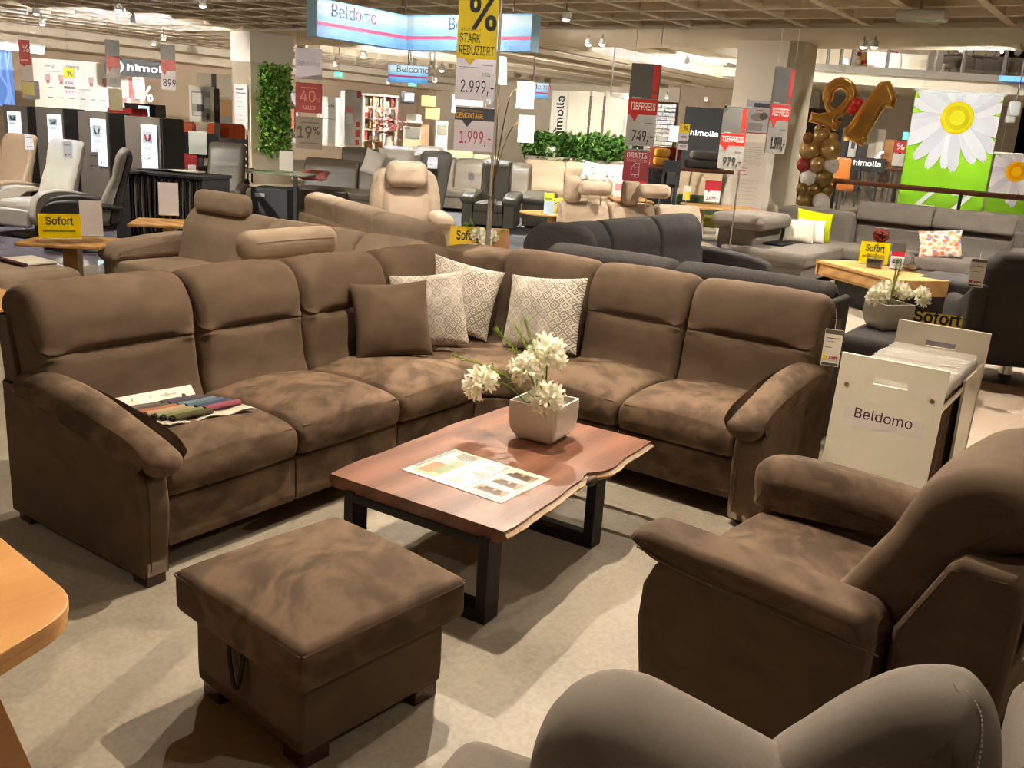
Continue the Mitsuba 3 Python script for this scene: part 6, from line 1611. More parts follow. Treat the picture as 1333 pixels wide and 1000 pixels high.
# ---------------------------------------------------------------- far left and centre back
LBY = 29.5
def slab_at(name, label, px0, px1, py0, py1, y, col, cat_='panel', prints=(), thick=0.05, yaw=None, mat='paint', emit=None, ground=False):
    px = (px0 + px1) / 2
    m, w, h = px_sheet(px, py0, py1, px1 - px0, y, yaw)
    if ground:
        dz = m[2, 3] - h / 2
        m = m @ trimesh.transformations.translation_matrix([0, -dz / 2, 0]); h += dz
    t = thing(name, label, cat_)
    with frame(m=m): board(t, w, h, thick, col, prints(w, h, ) if callable(prints) else prints, 'panel', mat, emit=emit)
    return t, m, w, h
slab_at('sliding_panel', 'pale sliding panel with dark lettering right of the banner trio', 413, 443, 126, 190, 27, '#a9a79f', 'partition', lambda w, h: [('t', 'molla', w * .05, h * .30, h * .04, '#2a2a2c', 1.3), ('r', -w * .3, h * .05, w * .3, h * .06, '#55585c'), ('r', -w * .25, h * .06, -w * .22, h * .14, '#55585c')])
slab_at('photo_panel', 'panel with a photo of a person leaning left of the banner trio', 368, 388, 118, 186, 26, '#9a98a4', 'poster', lambda w, h: [('p', [(-w * .3, -h * .4), (w * .3, -h * .38), (w * .34, h * .2), (w * .05, h * .32), (-w * .25, h * .2)], '#2a1c18'), ('p', [(w * .0, -h * .2), (w * .25, -h * .3), (w * .25, h * .15), (w * .08, h * .2)], '#a0604a'), ('r', -w * .5, h * .46, w * .5, h * .5, '#5a564e')])
slab_at('door_frame', 'grey door frame jamb left of the red sign column', 443, 450, 118, 192, 26.5, '#b0aa9a', 'door frame')
slab_at('sign_column', 'slim grey price column with red lettering before the shelf wall', 449, 470, 117, 190, 24, '#97938a', 'price sign', lambda w, h: [('r', -w * .5, h * .1, w * .05, h * .2, '#b06a60'), ('r', -w * .45, -h * .1, w * .0, h * .08, '#b4b0a6'), ('r', w * .22, h * .36, w * .46, h * .48, '#8a2a2a'), ('r', w * .18, -h * .16, w * .42, -h * .06, '#9a2c2c'), ('r', w * .16, -h * .34, w * .42, -h * .2, '#9a2c2c'), ('r', w * .16, -h * .48, w * .38, -h * .38, '#9a2c2c')])
cb_ = thing('display_cabinet', 'oak display cabinet with lit shelves of books and vases on the far wall', 'cabinet')
m, w, h = px_sheet(494, 126, 186, 44, 26.5)
with frame(m=m):
    dz = m[2, 3] - h / 2
    part(cb_, 'back', box(-w / 2, w / 2, -h / 2 - dz, h / 2, -0.06, -0.04), 'oak')
    for x in (-w / 2, -w * .2, w * .1, w / 2 - 0.05): part(cb_, 'upright', box(x, x + 0.07, -h / 2 - dz, h / 2, -0.04, 0.30), 'paint', '#c8b088')
    for i in range(5): part(cb_, 'shelf', box(-w / 2, w / 2, -h / 2 + h * (.02 + .245 * i), -h / 2 + h * (.05 + .245 * i), -0.04, 0.28), 'paint', '#c8a878')
    for x in (-w * .4, -w * .02, w * .28): part(cb_, 'shelf_light', ball((x, h * .2, 0.1), 0.06, sub=1), 'paint', '#fff4dc', emit=(7, 5.6, 3.6), weight=0.03)
    part(cb_, 'crown', box(-w / 2 - .05, w / 2 + .05, h / 2, h / 2 + 0.06, -0.06, 0.34), 'paint', '#c8b088')
rng = np.random.default_rng(31)
with frame(m=m):
    for i in range(4):
        for j in range(3):
            x = -w * .44 + j * w * .31
            for q in range(2 + (i + j) % 2):
                col = ['#8a3a30', '#6a5a48', '#b8a888', '#3a3430', '#a86838', '#c8b8a0'][(i * 3 + j + q) % 6]
                single('shelf_ornament', rbox(x + q * .13, x + q * .13 + .10, -h / 2 + h * (.052 + .245 * i), -h / 2 + h * (.052 + .245 * i) + rng.uniform(.12, .3), 0.03, 0.2, 0.02, 1), 'gloss', col, 'small ornament or book standing on the lit display cabinet shelves', 'ornament', 'ornaments in the lit display cabinet')
tv = thing('television', 'small wall television showing a cyan picture on the brown wall', 'television')
m, w, h = px_sheet(531, 119, 135, 19, 26.0)
with frame(m=m):
    part(tv, 'case', rbox(-w / 2, w / 2, -h / 2, h / 2, -0.1, 0, 0.02, 1), 'gloss', '#101014')
    part(tv, 'screen', box(-w * .22, w * .42, -h * .3, h * .32, 0, 0.004), 'paint', '#70c8e8', False, emit=(0.30, 0.75, 0.95), weight=0.02)
    part(tv, 'picture', [(box(-w * .15, w * .3, -h * .12, h * .14, 0.004, 0.006), '#e8f4f8')], 'paint', smooth=False, emit=(0.9, 1.1, 1.15), weight=0.01)
    part(tv, 'wall_arm', box(-w * .1, w * .1, -h * .1, h * .1, -1.5, -0.1), 'paint', '#202020')
for i, (px, py0, py1, wpx) in enumerate(((558, 125, 138, 19), (563, 141, 155, 19))):
    t = thing('pendant_lamp', ['upper cream drum pendant lamp glowing before the brown wall', 'lower cream drum pendant lamp glowing before the brown wall'][i], 'pendant lamp')
    C = at_y(px, (py0 + py1) / 2, 23.0); k = ((C - EYE) @ FWD) / FPX
    rr, hh = wpx * k / 2, (py1 - py0) * k
    part(t, 'shade', lathe([(rr * .97, C[2] + hh / 2), (rr, C[2] + hh / 2), (rr, C[2] - hh / 2), (rr * .97, C[2] - hh / 2), (rr * .97, C[2] + hh / 2)], 24, C[0], C[1]), 'paint', '#e8cf90', emit=(1.0, 0.78, 0.36), weight=0.08)
    part(t, 'cord', tube([[C[0], C[1], C[2] + hh * .4], [C[0], C[1], CH + 0.3]], 0.012, 5), 'paint', '#c8c4bc')
    part(t, 'spider', lathe([(0, C[2] + hh * .42), (rr, C[2] + hh * .42), (rr, C[2] + hh * .40), (0, C[2] + hh * .40)], 16, C[0], C[1]), 'metal', '#b8b4ac')
sb = thing('sideboard_wall', 'pale shelf unit with a framed screen below the pendant lamps', 'cabinet')
m, w, h = px_sheet(543, 146, 184, 36, 27.0)
with frame(m=m):
    dz = m[2, 3] - h / 2
    part(sb, 'body', box(-w / 2, w * .15, -h / 2 - dz, h * .0, -0.4, 0), 'paint', '#8c8268')
    part(sb, 'screen_frame', rbox(-w * .42, w * .1, -h * .42, -h * .04, 0, 0.03, 0.01, 1), 'paint', '#4a4a44')
    part(sb, 'shelf', box(-w / 2, w * .2, h * .12, h * .18, -0.3, 0.05), 'paint', '#c8b488')
    part(sb, 'upper_box', box(-w * .4, w * .15, h * .18, h * .42, -0.3, 0.0), 'paint', '#b8b4a6')
    part(sb, 'tower', box(w * .15, w * .45, -h / 2 - dz, h * .1, -0.4, 0), 'paint', '#7c6248')
wb_ = thing('white_cabinet', 'white cabinet with a small picture beside the shelf unit', 'cabinet')
m, w, h = px_sheet(575, 157, 180, 16, 27.0)
with frame(m=m):
    dz = m[2, 3] - h / 2
    part(wb_, 'body', box(-w / 2, w / 2, -h / 2 - dz, h / 2, -0.4, 0), 'paint', '#c8bc9c')
    part(wb_, 'picture', rbox(-w * .36, w * .36, -h * .3, h * .25, 0, 0.03, 0.01, 1), 'paint', '#6a6450')
bq_ = thing('dried_bouquet', 'bouquet of dark red dried flowers before the lit cabinet', 'bouquet')
P = at_y(506, 180, 25.4)
part(bq_, 'vase', lathe([(0, 0.75), (0.10, 0.75), (0.13, 0.95), (0.06, 1.2), (0.08, 1.25), (0, 1.25)], 14, P[0], P[1]), 'gloss', '#6a6458')
k = part(bq_, 'blossoms', leaves([(P[0] + x, P[1], 1.45 + z) for x in np.linspace(-.3, .3, 7) for z in (0, .12, .25)], 8, 0.10, np.random.default_rng(5), 0.10), 'leaf', '#7a4a4a', False)
part(bq_, 'table', rbox(P[0] - 0.5, P[0] + 0.5, P[1] - 0.4, P[1] + 0.4, 0, 0.75, 0.03, 2), 'paint', '#8a8478')
for lab, px, py, y in (('green exit sign over the passage left of the centre', 441, 97, 27), ('small green exit sign below the small lit box', 537, 109, 27)):
    t = thing('exit_sign', lab, 'exit sign')
    m, w, h = px_sheet(px, py - 3.2, py + 3.2, 11, y)
    with frame(m=m):
        part(t, 'panel', box(-w / 2, w / 2, -h / 2, h / 2, -0.06, 0), 'paint', '#1a9a70', False, emit=(0.05, 0.60, 0.40), weight=0.01)
        part(t, 'pictogram', [(box(w * .05, w * .3, -h * .3, h * .3, 0, 0.004), '#e8fff4'), (box(-w * .35, -w * .05, -h * .1, h * .1, 0, 0.004), '#e8fff4')], 'paint', smooth=False)
        part(t, 'hanger', tube([[0, h / 2, -0.03], [0, h / 2 + 0.9, -0.03]], 0.012, 5), 'metal', '#9a9a9a')
# rows of distant sofas below the far wall
DS = [('blue grey sofa in the far row left of the white pillow', 500, 205, 24.0, '#7d7a7c', 2, .95), ('far row sofa in taupe before the cabinet', 548, 200, 26.2, '#6c675c', 1, .95), ('pale blue grey sofa in the far row beside the arc lamp', 560, 208, 22.8, '#80868c', 2, .8), ('beige far sofa with its back to the brown wall', 588, 196, 26.3, '#a09070', 1, .9),
      ('dark far sofa right of the banner trio', 445, 205, 22.5, '#5a5348', 2, .9), ('olive far sofa below the price cards', 622, 204, 25.0, '#8a8468', 1, .85), ('navy low sofa beside the arc lamp base', 650, 206, 21.9, '#25283a', 1, .8)]
for lab, px, py, y, col, n, bh in DS:
    t = thing('far_sofa', lab, 'sofa')
    with frame_at(px - 14, py, y, 0.1):
        gsofa(t, 0, [0.75] * n, 0.9, 0.44, bh + 0.05, 'leather', col, (1, 1))

# himolla partition, planter hedge, stone wall, shop front on the centre right
pa = thing('fabric_partition', 'white fabric partition with upright lettering behind the planter', 'partition')
Y_ = 25.5
for i, (px0, px1, col) in enumerate(((716, 738, '#a9a69c'), (738, 766, '#b9b2a2'), (768, 784, '#b9b2a2'), (786, 812, '#b3ada0'), (812, 823, '#a9a69c'))):
    m, w, h = px_sheet((px0 + px1) / 2, 118 + (px0 - 716) * .03, 195, px1 - px0 - 0.5, Y_)
    dz = m[2, 3] - h / 2
    with frame(m=m):
        part(pa, 'panel', box(-w / 2, w / 2, -h / 2 - dz, h / 2, -0.03, 0), 'paint', col, False)
        if i == 0: part(pa, 'lettering', tf(text('himolla', w * .42, True, 1.25, 0.004), trimesh.transformations.translation_matrix([w * .25, 0.1, 0.001]) @ rot([0, 0, 1], math.pi / 2)), 'paint', '#1f1f22', False)
        if i in (1, 2):
            part(pa, 'gap_bar', box(w / 2 - 0.01, w / 2 + 0.05, -h / 2 - dz, h / 2 - 0.1, -0.08, 0.01), 'paint', '#4a3f36', False)
pt = thing('planter_hedge', 'long planter of dense green foliage behind the cream sofa', 'planter')
a, b = at_y(684, 205, 22.6), at_y(816, 212, 22.6)
rng = np.random.default_rng(41)
zt_, zb_ = at_y(750, 181, 22.6)[2], at_y(750, 207, 22.6)[2]
part(pt, 'trough', rbox(a[0], b[0], 22.4, 22.9, 0.0, zb_ + 0.02, 0.02, 1), 'paint', '#84796a')
cs_ = [(rng.uniform(a[0], b[0]), 22.6 + rng.uniform(-.2, .2), rng.uniform(zb_, zt_)) for _ in range(900)]
for q, col in enumerate(('#2f4a22', '#45682e', '#5f8440')):
    k = part(pt, 'foliage', leaves(cs_[q::3], 6, 0.14, rng, 0.07, -0.3), 'leaf', col, False); labels[k] = {'kind': 'stuff'}
SX = at_y(711, 197, 22.43)[0]
single('white_statuette', cat(ball((SX, 22.44, zb_ + 0.17), 0.09, (1, .4, 1.8)), ball((SX + .16, 22.44, zb_ + 0.14), 0.10, (1, .4, 1.3))), 'gloss', '#e0dcc8', 'pair of small white figures at the left end of the planter hedge', 'figurine')
sw2 = thing('stone_partition', 'partition clad with grey stone slabs right of the 749 banner', 'partition')
m, w, h = px_sheet(860, 135, 200, 34, 22.0)
dz = m[2, 3] - h / 2
rng = np.random.default_rng(6)
with frame(m=m):
    part(sw2, 'core', box(-w / 2, w / 2, -h / 2 - dz, h / 2, -0.12, -0.03), 'paint', '#3a3632', False)
    for r in range(12):
        x = -w / 2 - (0.15 if r % 2 else 0)
        while x < w / 2 - 0.02:
            L = rng.uniform(0.2, 0.34)
            xa, xb = max(x, -w / 2), min(x + L - 0.015, w / 2)
            y0 = h / 2 - (r + 1) * h / 12
            if xb > xa + 0.02: part(sw2, 'stone', box(xa, xb, y0 + 0.012, y0 + h / 12 - 0.006, -0.03, rng.uniform(-0.012, 0.02)), 'paint', ['#5c564e', '#716a60', '#4c4740', '#857b6c'][rng.integers(4)], False)
            x += L
hm = thing('brand_wall', 'anthracite partition with lit lettering left of the 979 sign', 'sign')
m, w, h = px_sheet(915, 140, 216, 52, 20.0)
dz = m[2, 3] - h / 2
with frame(m=m):
    part(hm, 'panel', box(-w / 2, w / 2, -h / 2 - dz, h / 2, -0.12, 0), 'paint', '#2b2d31', False)
    part(hm, 'lettering', tf(text('himolla', h * .085, True, 1.25, 0.02), trimesh.transformations.translation_matrix([0.02, h * .02, 0.0])), 'paint', '#f0ece4', False, emit=(1.3, 1.2, 1.1), weight=0.02)
t = thing('percent_sign', 'small yellow percent price card hanging left of the anthracite partition', 'price sign')
m, w, h = px_sheet(890, 161, 195, 13, 14.0)
with frame(m=m):
    board(t, w, h, 0.01, '#b8b2b2', [('r', -w / 2, h * .15, w / 2, h * .5, YEL), ('t', '%', w * .15, h * .24, h * .18, BLK, 1.0), ('r', -w * .3, -h * .05, w * .3, h * .03, '#7a7480'), ('r', -w * .5, -h * .26, w * .5, -h * .16, '#55504a'), ('r', -w * .3, -h * .42, w * .35, -h * .32, '#9a8a90')])
    part(t, 'pole', tube([[-w * .5, h * .5, -0.01], [-w * .55, -h * .5 - 1.5, -0.01]], 0.01, 6), 'metal', '#b8b4ac')
sh = thing('cushion_shelf', 'dark wooden bench shelf with stacked rolls right of the monitor arm', 'shelf')
P = at_y(897, 218, 16.5)
with frame(P[0], P[1], 0, -0.05):
    z = P[2]
    part(sh, 'top', rbox(-0.75, 0.95, -0.3, 0.3, z - 0.06, z, 0.01, 1), 'gloss', '#5a3020')
    for x in (-0.7, 0.88): part(sh, 'leg', box(x, x + 0.05, -0.25, 0.25, 0, z - 0.06), 'paint', '#2a2624')
for i, (x, dz_, w_, col, lab) in enumerate(((-0.62, 0.0, 0.26, '#a8742c', 'ochre folded blanket, lower of its pile on the bench shelf'), (-0.62, 0.15, 0.26, '#b88430', 'ochre folded blanket, upper of its pile on the bench shelf'), (-0.08, 0.0, 0.62, '#4a4642', 'dark grey roll, lower of its pile on the bench shelf'), (-0.0, 0.15, 0.5, '#5c5854', 'dark grey roll, upper of its pile on the bench shelf'), (0.42, 0.15, 0.42, '#8f8880', 'pale grey roll at the top right of the bench shelf'))):
    with frame(P[0], P[1], P[2], -0.05):
        single('folded_blanket', wrinkle(rbox(x, x + w_, -0.2, 0.2, dz_ + 0.002, dz_ + 0.145, 0.06, 3, 3), 0.008, 5, i), 'cloth', col, lab, 'blanket')
tb = thing('red_basket', 'dark red round basket on the bench shelf', 'basket')
P2 = at_y(866, 206, 17.5)
part(tb, 'body', lathe([(0, P2[2] - .2), (0.26, P2[2] - .2), (0.30, P2[2] + .2), (0.27, P2[2] + .2), (0.25, P2[2] - .1), (0, P2[2] - .1)], 20, P2[0], P2[1]), 'cloth', '#5c2320')
part(tb, 'stand', rbox(P2[0] - .25, P2[0] + .25, P2[1] - .2, P2[1] + .2, 0, P2[2] - .2, 0.02, 1), 'paint', '#2a2624')
bl = thing('small_table_lamp', 'small lamp with a glowing white shade before the stone partition', 'table lamp')
P = at_y(880, 175, 19.0)
part(bl, 'shade', lathe([(0.10, P[2] - .14), (0.13, P[2] - .14), (0.13, P[2] + .16), (0.10, P[2] + .16), (0.10, P[2] - .14)], 16, P[0], P[1]), 'paint', '#f0e8d8', emit=(1.8, 1.6, 1.3), weight=0.03)
part(bl, 'post', tube([[P[0], P[1], 0], [P[0], P[1], P[2] + .1]], 0.02, 6), 'metal', '#7a6a50')
ma = thing('monitor_arm', 'black screen back with a bracket behind the headrest sofa', 'monitor')
P = at_y(872, 232, 12.0)
with frame(P[0], P[1], 0, 0.1):
    part(ma, 'screen', rbox(-0.10, 0.13, 0, 0.03, P[2] - .12, P[2] + .22, 0.01, 1), 'gloss', '#1c1d20')
    part(ma, 'bracket', rbox(-0.06, 0.06, -0.06, 0.0, P[2] - .08, P[2] + .08, 0.01, 1), 'paint', '#0c0c0d')
    for x in (-0.10, 0.08): part(ma, 'post', rbox(x - 0.015, x + 0.015, -0.04, -0.01, 0.0, P[2] + .04, 0.005, 1), 'paint', '#121213')

# tables with price cards in the middle distance
def round_table(name, label, px, py, y, rx, ry, z, rz=0.0):
    P = at_y(px, py, y)
    t = thing(name, label, 'table')
    with frame(P[0], P[1], 0, rz):
        v, f = lathe([(0, z - .03), (rx * .97, z - .03), (rx, z - .015), (rx * .98, z), (0, z)], 28)
        part(t, 'top', (v * [1, ry / rx, 1], f), 'oak')
        part(t, 'post', tube([[0, 0, 0.02], [0, 0, z - .02]], 0.05, 10), 'oak')
        part(t, 'foot_plate', lathe([(0, 0), (rx * .6, 0), (rx * .6, .02), (0, .03)], 24), 'paint', '#3a2c20')
    return t
zr = at_y(718, 277, 12.2)[2]
round_table('round_oak_table', 'round oak side table with a green card left of the headrest sofa', 718, 277, 12.2, 0.42, 0.3, zr)
stand_card('small green and pale blue card leaning on the round oak table', 714, 279, 12.0, 0.13, 0.27, 0.1, [('r', -.065, .03, .065, .135, '#9aa818'), ('r', -.05, .05, .04, .07, '#5a6a10')], col='#8a98a8', yaw=0.2)
stand_card('yellow green Sofort sign on the round oak table', 728, 279, 12.15, 0.20, 0.20, 0.1, [('t', 'Sofort', 0, 0.02, 0.05, BLK, .9)], col='#bcae10')
oh = thing('oak_bar_table', 'oak table with pale legs left of the white pillar', 'table')
P = at_y(940, 269, 13.4)
with frame(P[0], P[1], 0, 0.05):
    z = P[2]
    part(oh, 'top', rbox(-0.52, 0.52, -0.35, 0.4, z - 0.035, z, 0.012, 1), 'oak')
    for x in (-0.32, 0.2, 0.30): part(oh, 'leg', rbox(x, x + 0.06, -0.1, -0.04, 0, z - .035, 0.006, 1), 'paint', '#a89a84')
    part(oh, 'crate', rbox(0.05, 0.4, -0.2, 0.1, 0.0, 0.16, 0.02, 1), 'oak')
stand_card('red and white price card 1.099 on the oak table left of the pillar', 926, 263, 13.3, 0.22, 0.30, 0.25, [('r', -.11, .01, .11, .15, '#b01828'), ('p', [(-.08, .012), (-.03, .012), (-.05, -.02)], '#b01828'), ('t', '1.099,-', .01, -.12, .045, '#4a4a58', .8)])
oh2 = thing('low_oak_table', 'low oak side table between the two headrests', 'table')
P = at_y(818, 259, 12.6)
with frame(P[0], P[1], 0, 0.05):
    part(oh2, 'top', rbox(-0.24, 0.3, -0.3, 0.3, P[2] - 0.03, P[2], 0.01, 1), 'oak')
    part(oh2, 'frame', rbox(-0.2, 0.26, -0.25, 0.25, 0, P[2] - 0.03, 0.01, 1), 'paint', '#6a4a30')
stand_card('red and white price card 1.429 on the low oak table', 832, 256, 12.5, 0.17, 0.25, 0.02, [('r', -.085, .02, .085, .125, '#b02030'), ('p', [(-.06, .022), (-.02, .022), (-.04, -.01)], '#b02030'), ('t', '1.429', 0, -.09, .045, '#3a3a58', .85)], col='#c8c4d0')
stand_card('red sale card leaning below the low oak table', 814, 281, 12.1, 0.15, 0.19, 0.1, [('r', -.075, -.02, .075, .095, '#b02030')], foot=None, col='#d0c8c8')
stand_card('white card with pink print left of the low oak table', 805, 258, 13.0, 0.16, 0.24, 0.15, [('r', -.05, -.02, .05, .08, '#d09098')], yaw=0.3, foot=None)
stand_card('yellow and white slip standing before the green chair', 893, 261, 12.9, 0.10, 0.20, 0.02, [('r', -.03, -.09, .05, .02, '#c8b428')], col='#b8b8a8', foot=None)
gc2 = thing('green_chair', 'pale green cushioned chair under the bench shelf', 'chair')
with frame_at(916, 262, 15.0, 0.1):
    part(gc2, 'seat', rbox(-0.4, 0.4, -0.3, 0.3, 0.36, 0.52, 0.06, 4, 3, 0.01), 'cloth', '#8f8f3e')
    part(gc2, 'back', rbox(-0.4, 0.36, 0.2, 0.32, 0.5, 0.82, 0.06, 4, 3), 'cloth', '#5a6a50')
    for x in (-0.35, 0.35): part(gc2, 'leg', tube([[x, 0, 0], [x, 0, 0.38]], 0.02, 6), 'metal', '#8a8a8a')
for lab, px, py, y in (('white tag hanging on the olive leather sofa back', 613, 230, 15.85), ('tall white tag on the front corner of the olive leather sofa', 642, 271, 15.58)):
    P = at_y(px, py, y); tg = thing('price_tag', lab, 'price tag')
    with frame(m=sheet(P, facing(P))): board(tg, 0.10, 0.14 if px < 620 else 0.30, 0.003, '#a8a4a8', [('r', -.03, .02, .03, .03, '#6a6a70'), ('r', -.03, -.03, .0, -.02, '#6a6a70')], 'card')

# ---------------------------------------------------------------- boards on the white pillar
PB = at_y(983, 205, 13.6)
t = thing('info_board', 'tall white text board with a baby animal photo on top fixed to the white pillar', 'info board')
m, w, h = px_sheet(975, 185, 276, 40, 13.75)
with frame(m=m):
    pr = [('r', -w * .36, h * (.42 - .03 * i), w * (.40 - .04 * (i % 3)), h * (.425 - .03 * i), '#9a948c') for i in range(9)] + [('r', -w * .45, h * .12, -w * .08, h * .13, '#b06058'), ('r', -w * .45, h * .08, -w * .12, h * .09, '#b06058'), ('r', -w * .45, h * .03, -w * .1, h * .04, '#b06058')] + [('r', -w * .42, h * (-.04 - .055 * i), w * (.3 - .1 * (i % 2)), h * (-.035 - .055 * i), '#a39d94') for i in range(7)] + [('r', -w * .5, -h * .48, w * .4, -h * .44, '#4a463f')]
    board(t, w, h, 0.01, '#c0b8ac', pr, 'sheet')
m, w, h = px_sheet(987, 131, 174, 34, 13.7)
with frame(m=m):
    part(t, 'photo_card', box(-w / 2, w / 2, -h / 2, h / 2, -0.006, 0), 'paint', '#a9a8ac', False)
    part(t, 'photo_print', [(box(-w * .2, w * .38, h * .3, h * .42, 0, .001), '#3a3e4a'), (box(-w * .1, w * .2, h * .18, h * .22, 0, .001), '#b06a60'), (tf(lathe([(0, 0), (w * .3, 0), (w * .3, .001), (0, .001)], 20), np.diag([1, .5, 1, 1])) , '#8a8078'), (tf(lathe([(0, 0.001), (w * .16, 0.001), (w * .16, .002), (0, .002)], 20, w * .2, 0.02), np.diag([1, .8, 1, 1])), '#5a524c'), (box(-w * .5, w * .2, -h * .4, -h * .18, 0, .001), '#8f8a86'), (box(-w * .5, w * .5, -h * .5, -h * .47, 0, .002), '#b04a40')], 'paint', smooth=False)
    for x in (-w * .45, w * .45): part(t, 'pin', ball((x, h * .52, 0), 0.012, sub=1), 'metal', '#c8c8c8')
    part(t, 'spacer', box(-w * .1, w * .1, -h * .1, h * .1, -0.3, -0.006), 'paint', '#c0b8ac')
# ================================================================ balloons, banners and the atrium on the right
def inflate(poly_xy, thick, res=0.012):
    """foil balloon: a flat outline blown up to both sides"""
    from shapely.geometry import Polygon, Point
    from shapely import points as spts, distance as sdist, contains as scont
    x0, y0, x1, y1 = poly_xy.bounds
    m = trimesh.creation.extrude_polygon(poly_xy.simplify(0.002), 0.01, engine='earcut')
    # grid triangulation clipped to the outline
    gx, gy = np.meshgrid(np.arange(x0, x1 + res, res), np.arange(y0, y1 + res, res))
    P = np.stack([gx.ravel(), gy.ravel()], 1)
    inner = poly_xy.buffer(-res * 0.4)
    P = P[scont(inner, spts(P))]
    B = []
    for ring in [poly_xy.exterior, *poly_xy.interiors]:
        n = max(8, int(ring.length / res))
        B += [ring.interpolate(i / n, normalized=True).coords[0] for i in range(n)]
    B = A(B); nb = len(B)
    allp = np.vstack([B, P])
    from scipy.spatial import Delaunay
    tri = Delaunay(allp).simplices
    cen = allp[tri].mean(1)
    tri = tri[scont(poly_xy.buffer(1e-4), spts(cen))]
    d = sdist(poly_xy.boundary, spts(allp)); d[:nb] = 0
    w = thick
    z = np.sqrt(np.maximum(0, w * w - np.maximum(0, w - d) ** 2))
    rng = np.random.default_rng(1)
    pk = np.exp(-(d / (w * 0.3)) ** 2)
    z = z * (1 - 0.10 * pk * np.sin(allp[:, 0] * 60) * np.sin(allp[:, 1] * 60))
    a = allp[tri]
    sgn = (a[:, 1, 0] - a[:, 0, 0]) * (a[:, 2, 1] - a[:, 0, 1]) - (a[:, 2, 0] - a[:, 0, 0]) * (a[:, 1, 1] - a[:, 0, 1])
    tri[sgn < 0] = tri[sgn < 0][:, ::-1]
    V = np.vstack([np.c_[allp, z], np.c_[allp, -z]])
    F = np.vstack([tri, tri[:, ::-1] + len(allp)])
    return weld(V, F)
from shapely.geometry import LineString, Polygon, Point, box as sbox
BY = 15.6
def px_m(px, py, y):
    P = at_y(px, py, y); return P, ((P - EYE) @ FWD) / FPX
# digit 2: a stroke following the numeral; digit 1: a slanted stem with flag and foot
O2, kk = px_m(1083, 134, BY)
def pxl(pts, ref): return [((x - ref[0]) * kk, -(y - ref[1]) * kk) for x, y in pts]
two = LineString(spline(pxl([(1077, 128), (1078, 117), (1090, 109), (1103, 115), (1106, 128), (1098, 141), (1085, 150), (1072, 155)], (1083, 134)), 8, False)).buffer(7.2 * kk)
two = two.union(LineString(pxl([(1058, 153), (1075, 156), (1096, 163)], (1083, 134))).buffer(6.5 * kk, cap_style='flat'))
loop_ = LineString(spline(pxl([(1077, 128), (1079, 140), (1090, 147)], (1083, 134)), 6, False)).buffer(4.0 * kk)
m2 = sheet(O2, facing(O2))
t = thing('digit_balloon', 'golden foil balloon shaped like the digit 2 above the balloon column', 'balloon')
two = two.union(loop_)
with frame(m=m2): part(t, 'foil', inflate(two, 6.5 * kk), 'gold_foil', '#f0b45c', 60)
ref1 = (1133, 148)
O1, kk = px_m(*ref1, BY + 0.15)
one = Polygon(pxl([(1139, 110), (1150, 108), (1161, 128), (1159, 139), (1149, 137), (1132, 176), (1134, 180), (1129, 189), (1107, 178), (1104, 170), (1110, 164), (1128, 128)], ref1)).buffer(2.0 * kk).buffer(-0.5 * kk)
t = thing('digit_balloon', 'golden foil balloon shaped like the digit 1 leaning right of the digit 2', 'balloon')
with frame(m=sheet(O1, facing(O1))): part(t, 'foil', inflate(one, 7 * kk), 'gold_foil', '#f0b45c', 60)
def balloon(px, py, r, col, y, lab, mat='latex'):
    C, k = px_m(px, py, y)
    rr = r * k
    n = 18
    prof = [(rr * math.sin(a) * (1 - 0.10 * (a / math.pi) ** 3), rr * 1.08 * math.cos(a)) for a in np.linspace(0, math.pi * 0.965, 16)] + [(rr * 0.035, -rr * 1.12), (rr * 0.07, -rr * 1.17), (0, -rr * 1.16)]
    b = thing('balloon', lab, 'balloon', 'balloons of the column')
    tilt = rot([0.3, 1, 0], ((px * 7 + py * 3) % 11 - 5) * 0.12)
    with frame(m=trimesh.transformations.translation_matrix(C) @ tilt):
        part(b, 'body', lathe(prof[:-3], 20), mat, col, True)
        part(b, 'knot', lathe(prof[-4:], 10), mat, col, True)
G1, G2, G3 = '#c8984c', '#a87c38', '#8a6a2c'
BL = [(1054, 195, 13, 0, 'big gold balloon at the upper left of the column'), (1081, 195, 14, 0, 'biggest gold balloon at the upper right of the column'), (1068, 177, 9.5, 0, 'gold balloon right below the digit 2'), (1085, 179, 6, 0, 'small gold balloon right of the one below the digit 2'), (1065, 168, 5, 0, 'tiny gold balloon touching the digit 2, left of two'), (1077, 170, 5, 0, 'tiny gold balloon touching the digit 2, right of two'), (1052, 180, 7, 3, 'copper balloon half hidden above the big left gold one'),
      (1046, 215, 9, 1, 'dark red balloon at the left of the column'), (1064, 214, 9.5, 0, 'gold balloon right of the dark red one'), (1082, 216, 10.5, 2, 'white balloon at the right of the column, upper of two'), (1052, 231, 10.5, 2, 'white balloon at the left of the column'), (1074, 232, 11, 4, 'bronze balloon right of the left white one'), (1044, 246, 7.5, 4, 'small bronze balloon at the left edge of the column'), (1060, 247, 10, 4, 'bronze balloon in the middle below the white one'), (1078, 248, 7.5, 4, 'small bronze balloon at the right edge of the column'), (1047, 262, 10.5, 4, 'bronze balloon low on the left'), (1069, 263, 11, 2, 'white balloon low on the right of the column'), (1039, 274, 8, 2, 'whitish balloon at the foot of the column left'), (1055, 274, 9, 4, 'bronze balloon at the foot of the column, behind the sofa')]
cols = {0: ('#c8a468', 'latex'), 1: ('#7c1f22', 'latex'), 2: ('#c8beb4', 'latex'), 3: ('#9a6a40', 'latex'), 4: ('#8f7440', 'latex')}
pbr('chrome_latex', VC, 0.25, metallic=0.75)
for px, py, r, c, lab in BL: balloon(px, py, r, cols[c][0], BY + (0.05 if (px + py) % 2 else -0.08), lab, 'chrome_latex' if c in (0, 3, 4) else 'latex')
